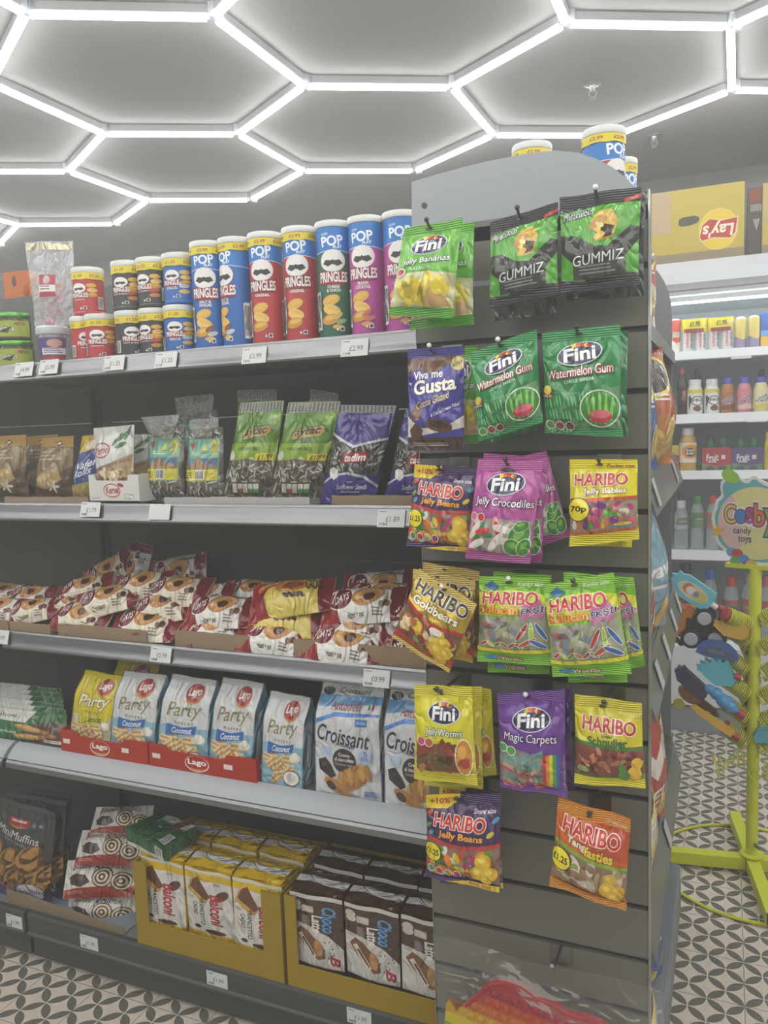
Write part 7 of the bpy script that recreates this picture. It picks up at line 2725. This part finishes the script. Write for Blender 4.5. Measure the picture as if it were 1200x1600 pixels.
# toy truck
tr_ = empty('toy_truck', at_stand(1098, 980, .02), 'black and orange toy truck with big wheels hanging on the stand', 'toy truck', rot=toy_rot(-4))
BK, OG = mat('26261f', 'plastic'), mat('c07a24', 'plastic')
MB().box(-.050, .085, -.022, .022, -.012, .030, BK).box(-.055, .01, -.018, .018, -.050, -.012, BK).build('body', tr_, bevel=.004)
MB().prism([(-.085, -.008), (-.070, -.030), (-.055, -.012), (-.036, .010), (-.026, .060), (-.045, .066), (-.058, .052), (-.074, .072), (-.092, .050)], -.020, .020, OG, 'y').build('cab_trim', tr_, bevel=.003)
for x, z in ((.004, .036), (.076, .042), (-.030, -.034), (.040, -.024)):
    for sgn in (-1, 1):
        q = Matrix.Translation((x, sgn * .024, z)) @ Matrix.Rotation(-sgn * PI / 2, 4, 'X')
        wl = MB().lathe([(.006, -.006), (.030, -.008), (.033, 0), (.030, .010), (.019, .012)], BK, 18, mtx=q).build('wheel', tr_)
        MB().lathe([(.021, .0125), (.018, .015), (.0, .0155)], mat('b8b8c4', 'plastic'), 16, mtx=Matrix.Translation((x, sgn * .024, z)) @ Matrix.Rotation(-sgn * PI / 2, 4, 'X')).build('hub', wl)
for q in range(5):
    MB().ball((-.075 + .016 * q, .0, -.052 - .008 * (q % 2)), (.012, .012, .010), BK, 8, 6).build('tread', tr_)
toy_shape('candy_toy', 1143, 985, [(-.050, .010), (-.048, .024), (-.036, .020), (-.030, .030), (-.020, .024), (-.012, .034), (-.002, .026), (.008, .036), (.018, .028), (.030, .034), (.042, .026), (.052, .012), (.050, -.012), (.030, -.020), (-.020, -.016)], .022, 'd0a83a', -4, 'mustard yellow shell shaped candy toy', -.03)
o = toy_shape('candy_toy', 1122, 1017, [(-.062, -.016), (-.060, .004), (-.046, .020), (-.024, .030), (.002, .032), (.028, .026), (.050, .010), (.060, -.010), (.054, -.020), (.020, -.022), (-.03, -.024)], .018, '3f62a4', -8, 'dark blue fan shaped candy toy', -.03)
A = Art().poly([(.05, .2), (.25, .55), (.5, .68), (.75, .5), (.95, .2), (.6, .1), (.3, .08)], '4a5a6a', 'print', 'ink').lines(.25, .25, .75, .5, 3, '7a8a9a')
hang_parts(o, A.lay([[Vector((-.06, -.0091, -.024)), Vector((-.06, -.0091, .032))], [Vector((.06, -.0091, -.024)), Vector((.06, -.0091, .032))]]))
o = toy_shape('candy_toy', 1122, 1050, [(-.058, -.006), (-.062, .006), (-.052, .008), (-.054, .020), (-.042, .018), (-.042, .032), (-.028, .028), (-.024, .042), (-.010, .034), (-.004, .046), (.008, .036), (.018, .044), (.054, -.010), (.046, -.030), (.0, -.040), (-.030, -.026)], .016, '5fb8c6', -10, 'turquoise comb shaped candy toy', -.03)
stick(o, .046, .066)
o = toy_shape('candy_toy', 1082, 1066, [(-.062, .000), (-.060, .018), (-.050, .020), (-.048, .026), (-.036, .022), (.050, .012), (.055, -.010), (.050, -.026), (-.040, -.020)], .024, '3f3354', -34, 'dark purple brush shaped candy toy', -.02)
o = empty('candy_toy', at_stand(1128, 1093, -.03), 'glossy blue balloon animal shaped candy toy', 'candy toy', rot=toy_rot(-36))
bl_ = mat('4f96c8', 'gloss')
mb = MB()
for x, z, r in ((-.045, .002, .017), (-.022, .004, .021), (.004, .0, .023), (.030, -.002, .021), (.048, .0, .013), (.016, .014, .012)):
    mb.ball((x, 0, z), (r, r * .9, r * .9), bl_, 14, 10)
mb.build('body', o)
stick(o, .055, .078, .013)
o = empty('candy_toy', at_stand(1078, 1085, .0), 'amber brown candy toy with a clear dome', 'candy toy', rot=toy_rot(-35))
am = mat('8a5a24', 'gloss')
MB().ball((0, 0, 0), (.040, .022, .026), am, 16, 10).build('body', o)
MB().prism([(.02, -.012), (.09, -.010), (.105, .0), (.09, .010), (.02, .012)], -.008, .008, mat('5a3a24', 'plastic'), 'y').build('grip', o, bevel=.002)
MB().lathe([(.006, -.004), (.016, -.005), (.018, 0), (.016, .005), (.006, .004)], mat('a8a040', 'plastic'), 16, mtx=Matrix.Translation((-.010, -.020, -.040)) @ Matrix.Rotation(PI / 2, 4, 'X')).build('wheel', o)
o = toy_shape('candy_toy', 1113, 1125, [(-.072, -.005), (-.066, .008), (-.030, .009), (-.022, .013), (-.012, .010), (.030, .012), (.072, .010), (.074, -.008), (.030, -.011), (-.014, -.008), (-.024, -.010)], .014, 'e0b244', -33, 'golden yellow sword shaped candy toy', -.035)
stick(o, .070, .090, .012)
o = toy_shape('candy_toy', 1196, 1148, [(-.03, -.02), (-.034, .0), (-.02, .018), (.03, .022), (.05, .0), (.03, -.022)], .018, '5aa6b4', 10, 'turquoise candy toy at the right edge of the stand', -.03)

# round sign
sg = empty('round_sign', (SX, SY - .012, 0), 'round colourful card sign reading candy toys on top of the yellow stand', 'sign')
yawq = Vector((CAM.x - SX, CAM.y - SY, 0)).normalized()
syaw = math.atan2(yawq.y, yawq.x) + PI / 2 - .28
sc0 = onY(1180, 836, SY)
sg.location = (SX, SY, sc0.z)
sg.rotation_euler = (0, 0, syaw)
RD = .128
pts = []
for k in range(72):
    a = 2 * PI * k / 72
    r = RD * (1 + .018 * math.sin(a * 9))
    for (ca_, wd_, hh_) in ((2.12, .26, .26), (1.62, .12, .10), (2.62, .10, .07)):
        dd = (a - ca_ + PI) % (2 * PI) - PI
        r += RD * hh_ * math.exp(-(dd / wd_) ** 4)
    pts.append((r * math.cos(a), r * math.sin(a)))
MB().prism(pts, -.004, .004, mat('dcdcd8', 'card'), 'y').build('sign_board', sg)
N = 1.45 * RD
gr = [[Vector((-N, -.0042, -N)), Vector((-N, -.0042, N))], [Vector((N, -.0042, -N)), Vector((N, -.0042, N))]]


def un(x, y):
    return (.5 + x * RD / (2 * N), .5 + y * RD / (2 * N))


def ur(r):
    return r * RD / (2 * N)


A = Art()
tq = []
for x, y in pts:
    q = math.hypot(x, y)
    tq.append((.5 + x * (q - .010) / q / (2 * N), .5 + y * (q - .010) / q / (2 * N)))
A.poly(tq, '5fa6aa', 'print', 'ink')
A.ell(*un(0, 0), ur(.86), ur(.86), 'd6d08a', 'print', n=40, kind='ink')
A.poly([un(.86 * math.cos(a), .86 * math.sin(a)) for a in [PI * (.72 + .62 * k / 14) for k in range(15)]] + [un(-.30, -.5), un(-.34, .2)], 'd4b4ac', 'print', 'ink')
A.ell(*un(-.58, 1.10), ur(.22), ur(.15), '8fbf3a', 'print', -.5, kind='ink')
for ch, x, y, w, h in (('C', -.58, .20, .25, .44), ('s', -.13, .17, .17, .36), ('b', .08, .20, .22, .50), ('y', .33, .03, .27, .62)):
    A.text(ch, *un(x, y), ur(w * 1.12), ur(h * 1.08), 'e8e4e0', 'logo', 0, 0, .03, 'e8e4e0', .07, kind='ink')
A.ell(*un(-.34, .15), ur(.18), ur(.22), 'e8e4e0', 'logo', kind='ink')
A.ell(*un(-.34, .15), ur(.15), ur(.19), '5a3a5c', 'logo', kind='ink')
A.ell(*un(-.34, .15), ur(.135), ur(.17), '3f78b4', 'logo', kind='ink')
for ch, x, y, w, h, c in (('C', -.58, .20, .25, .44, 'd8b83a'), ('s', -.13, .17, .17, .36, 'b03f7c'), ('b', .08, .20, .22, .50, 'cc6a34'), ('y', .33, .03, .27, .62, '6aa83a')):
    A.text(ch, *un(x, y), ur(w), ur(h), c, 'logo', 0, 0, .012, '5a3a5c', .06, kind='ink')
A.text('candy', *un(-.30, -.20), ur(.40), ur(.20), '3f3560', 'lettering', 0, 0, .02, 'e4dcd0', .06, kind='ink')
A.text('toys', *un(-.24, -.41), ur(.30), ur(.19), '3f3560', 'lettering', 0, 0, .02, 'e4dcd0', .06, kind='ink')
st = [un(-.86 + (.17 if k % 2 == 0 else .08) * math.sin(PI * k / 5), -.22 + (.17 if k % 2 == 0 else .08) * math.cos(PI * k / 5)) for k in range(10)]
A.poly(st, 'd8a83a', 'picture', 'ink')
for x, y, c in ((-.52, -.72, '6a9ac8'), (-.40, -.74, 'b8403a'), (-.44, -.92, '5fa83a'), (-.26, -.86, '5a86c0'), (-.16, -1.0, '7a4a94'), (-.08, -.98, 'd8b04a')):
    A.ell(*un(x, y), ur(.13), ur(.11), c, 'picture', kind='ink')
A.ell(*un(.62, -.55), ur(.20), ur(.26), '9ac85a', 'picture', kind='ink')
A.ell(*un(.62, -.62), ur(.24), ur(.14), 'e4ddb4', 'picture', kind='ink')
hang_parts(sg, A.lay(gr))
MB().box(-.085, .085, -.014, .014, 0, .012, YM, Matrix.Translation((0, 0, .964)) @ Matrix.Rotation(syaw, 4, 'Z')).build('sign_clamp', ST)
for o in list(bpy.data.objects):
    if o.name.startswith('round_sign'):
        o.location.z = max(o.location.z, .976 + RD * 0.985)
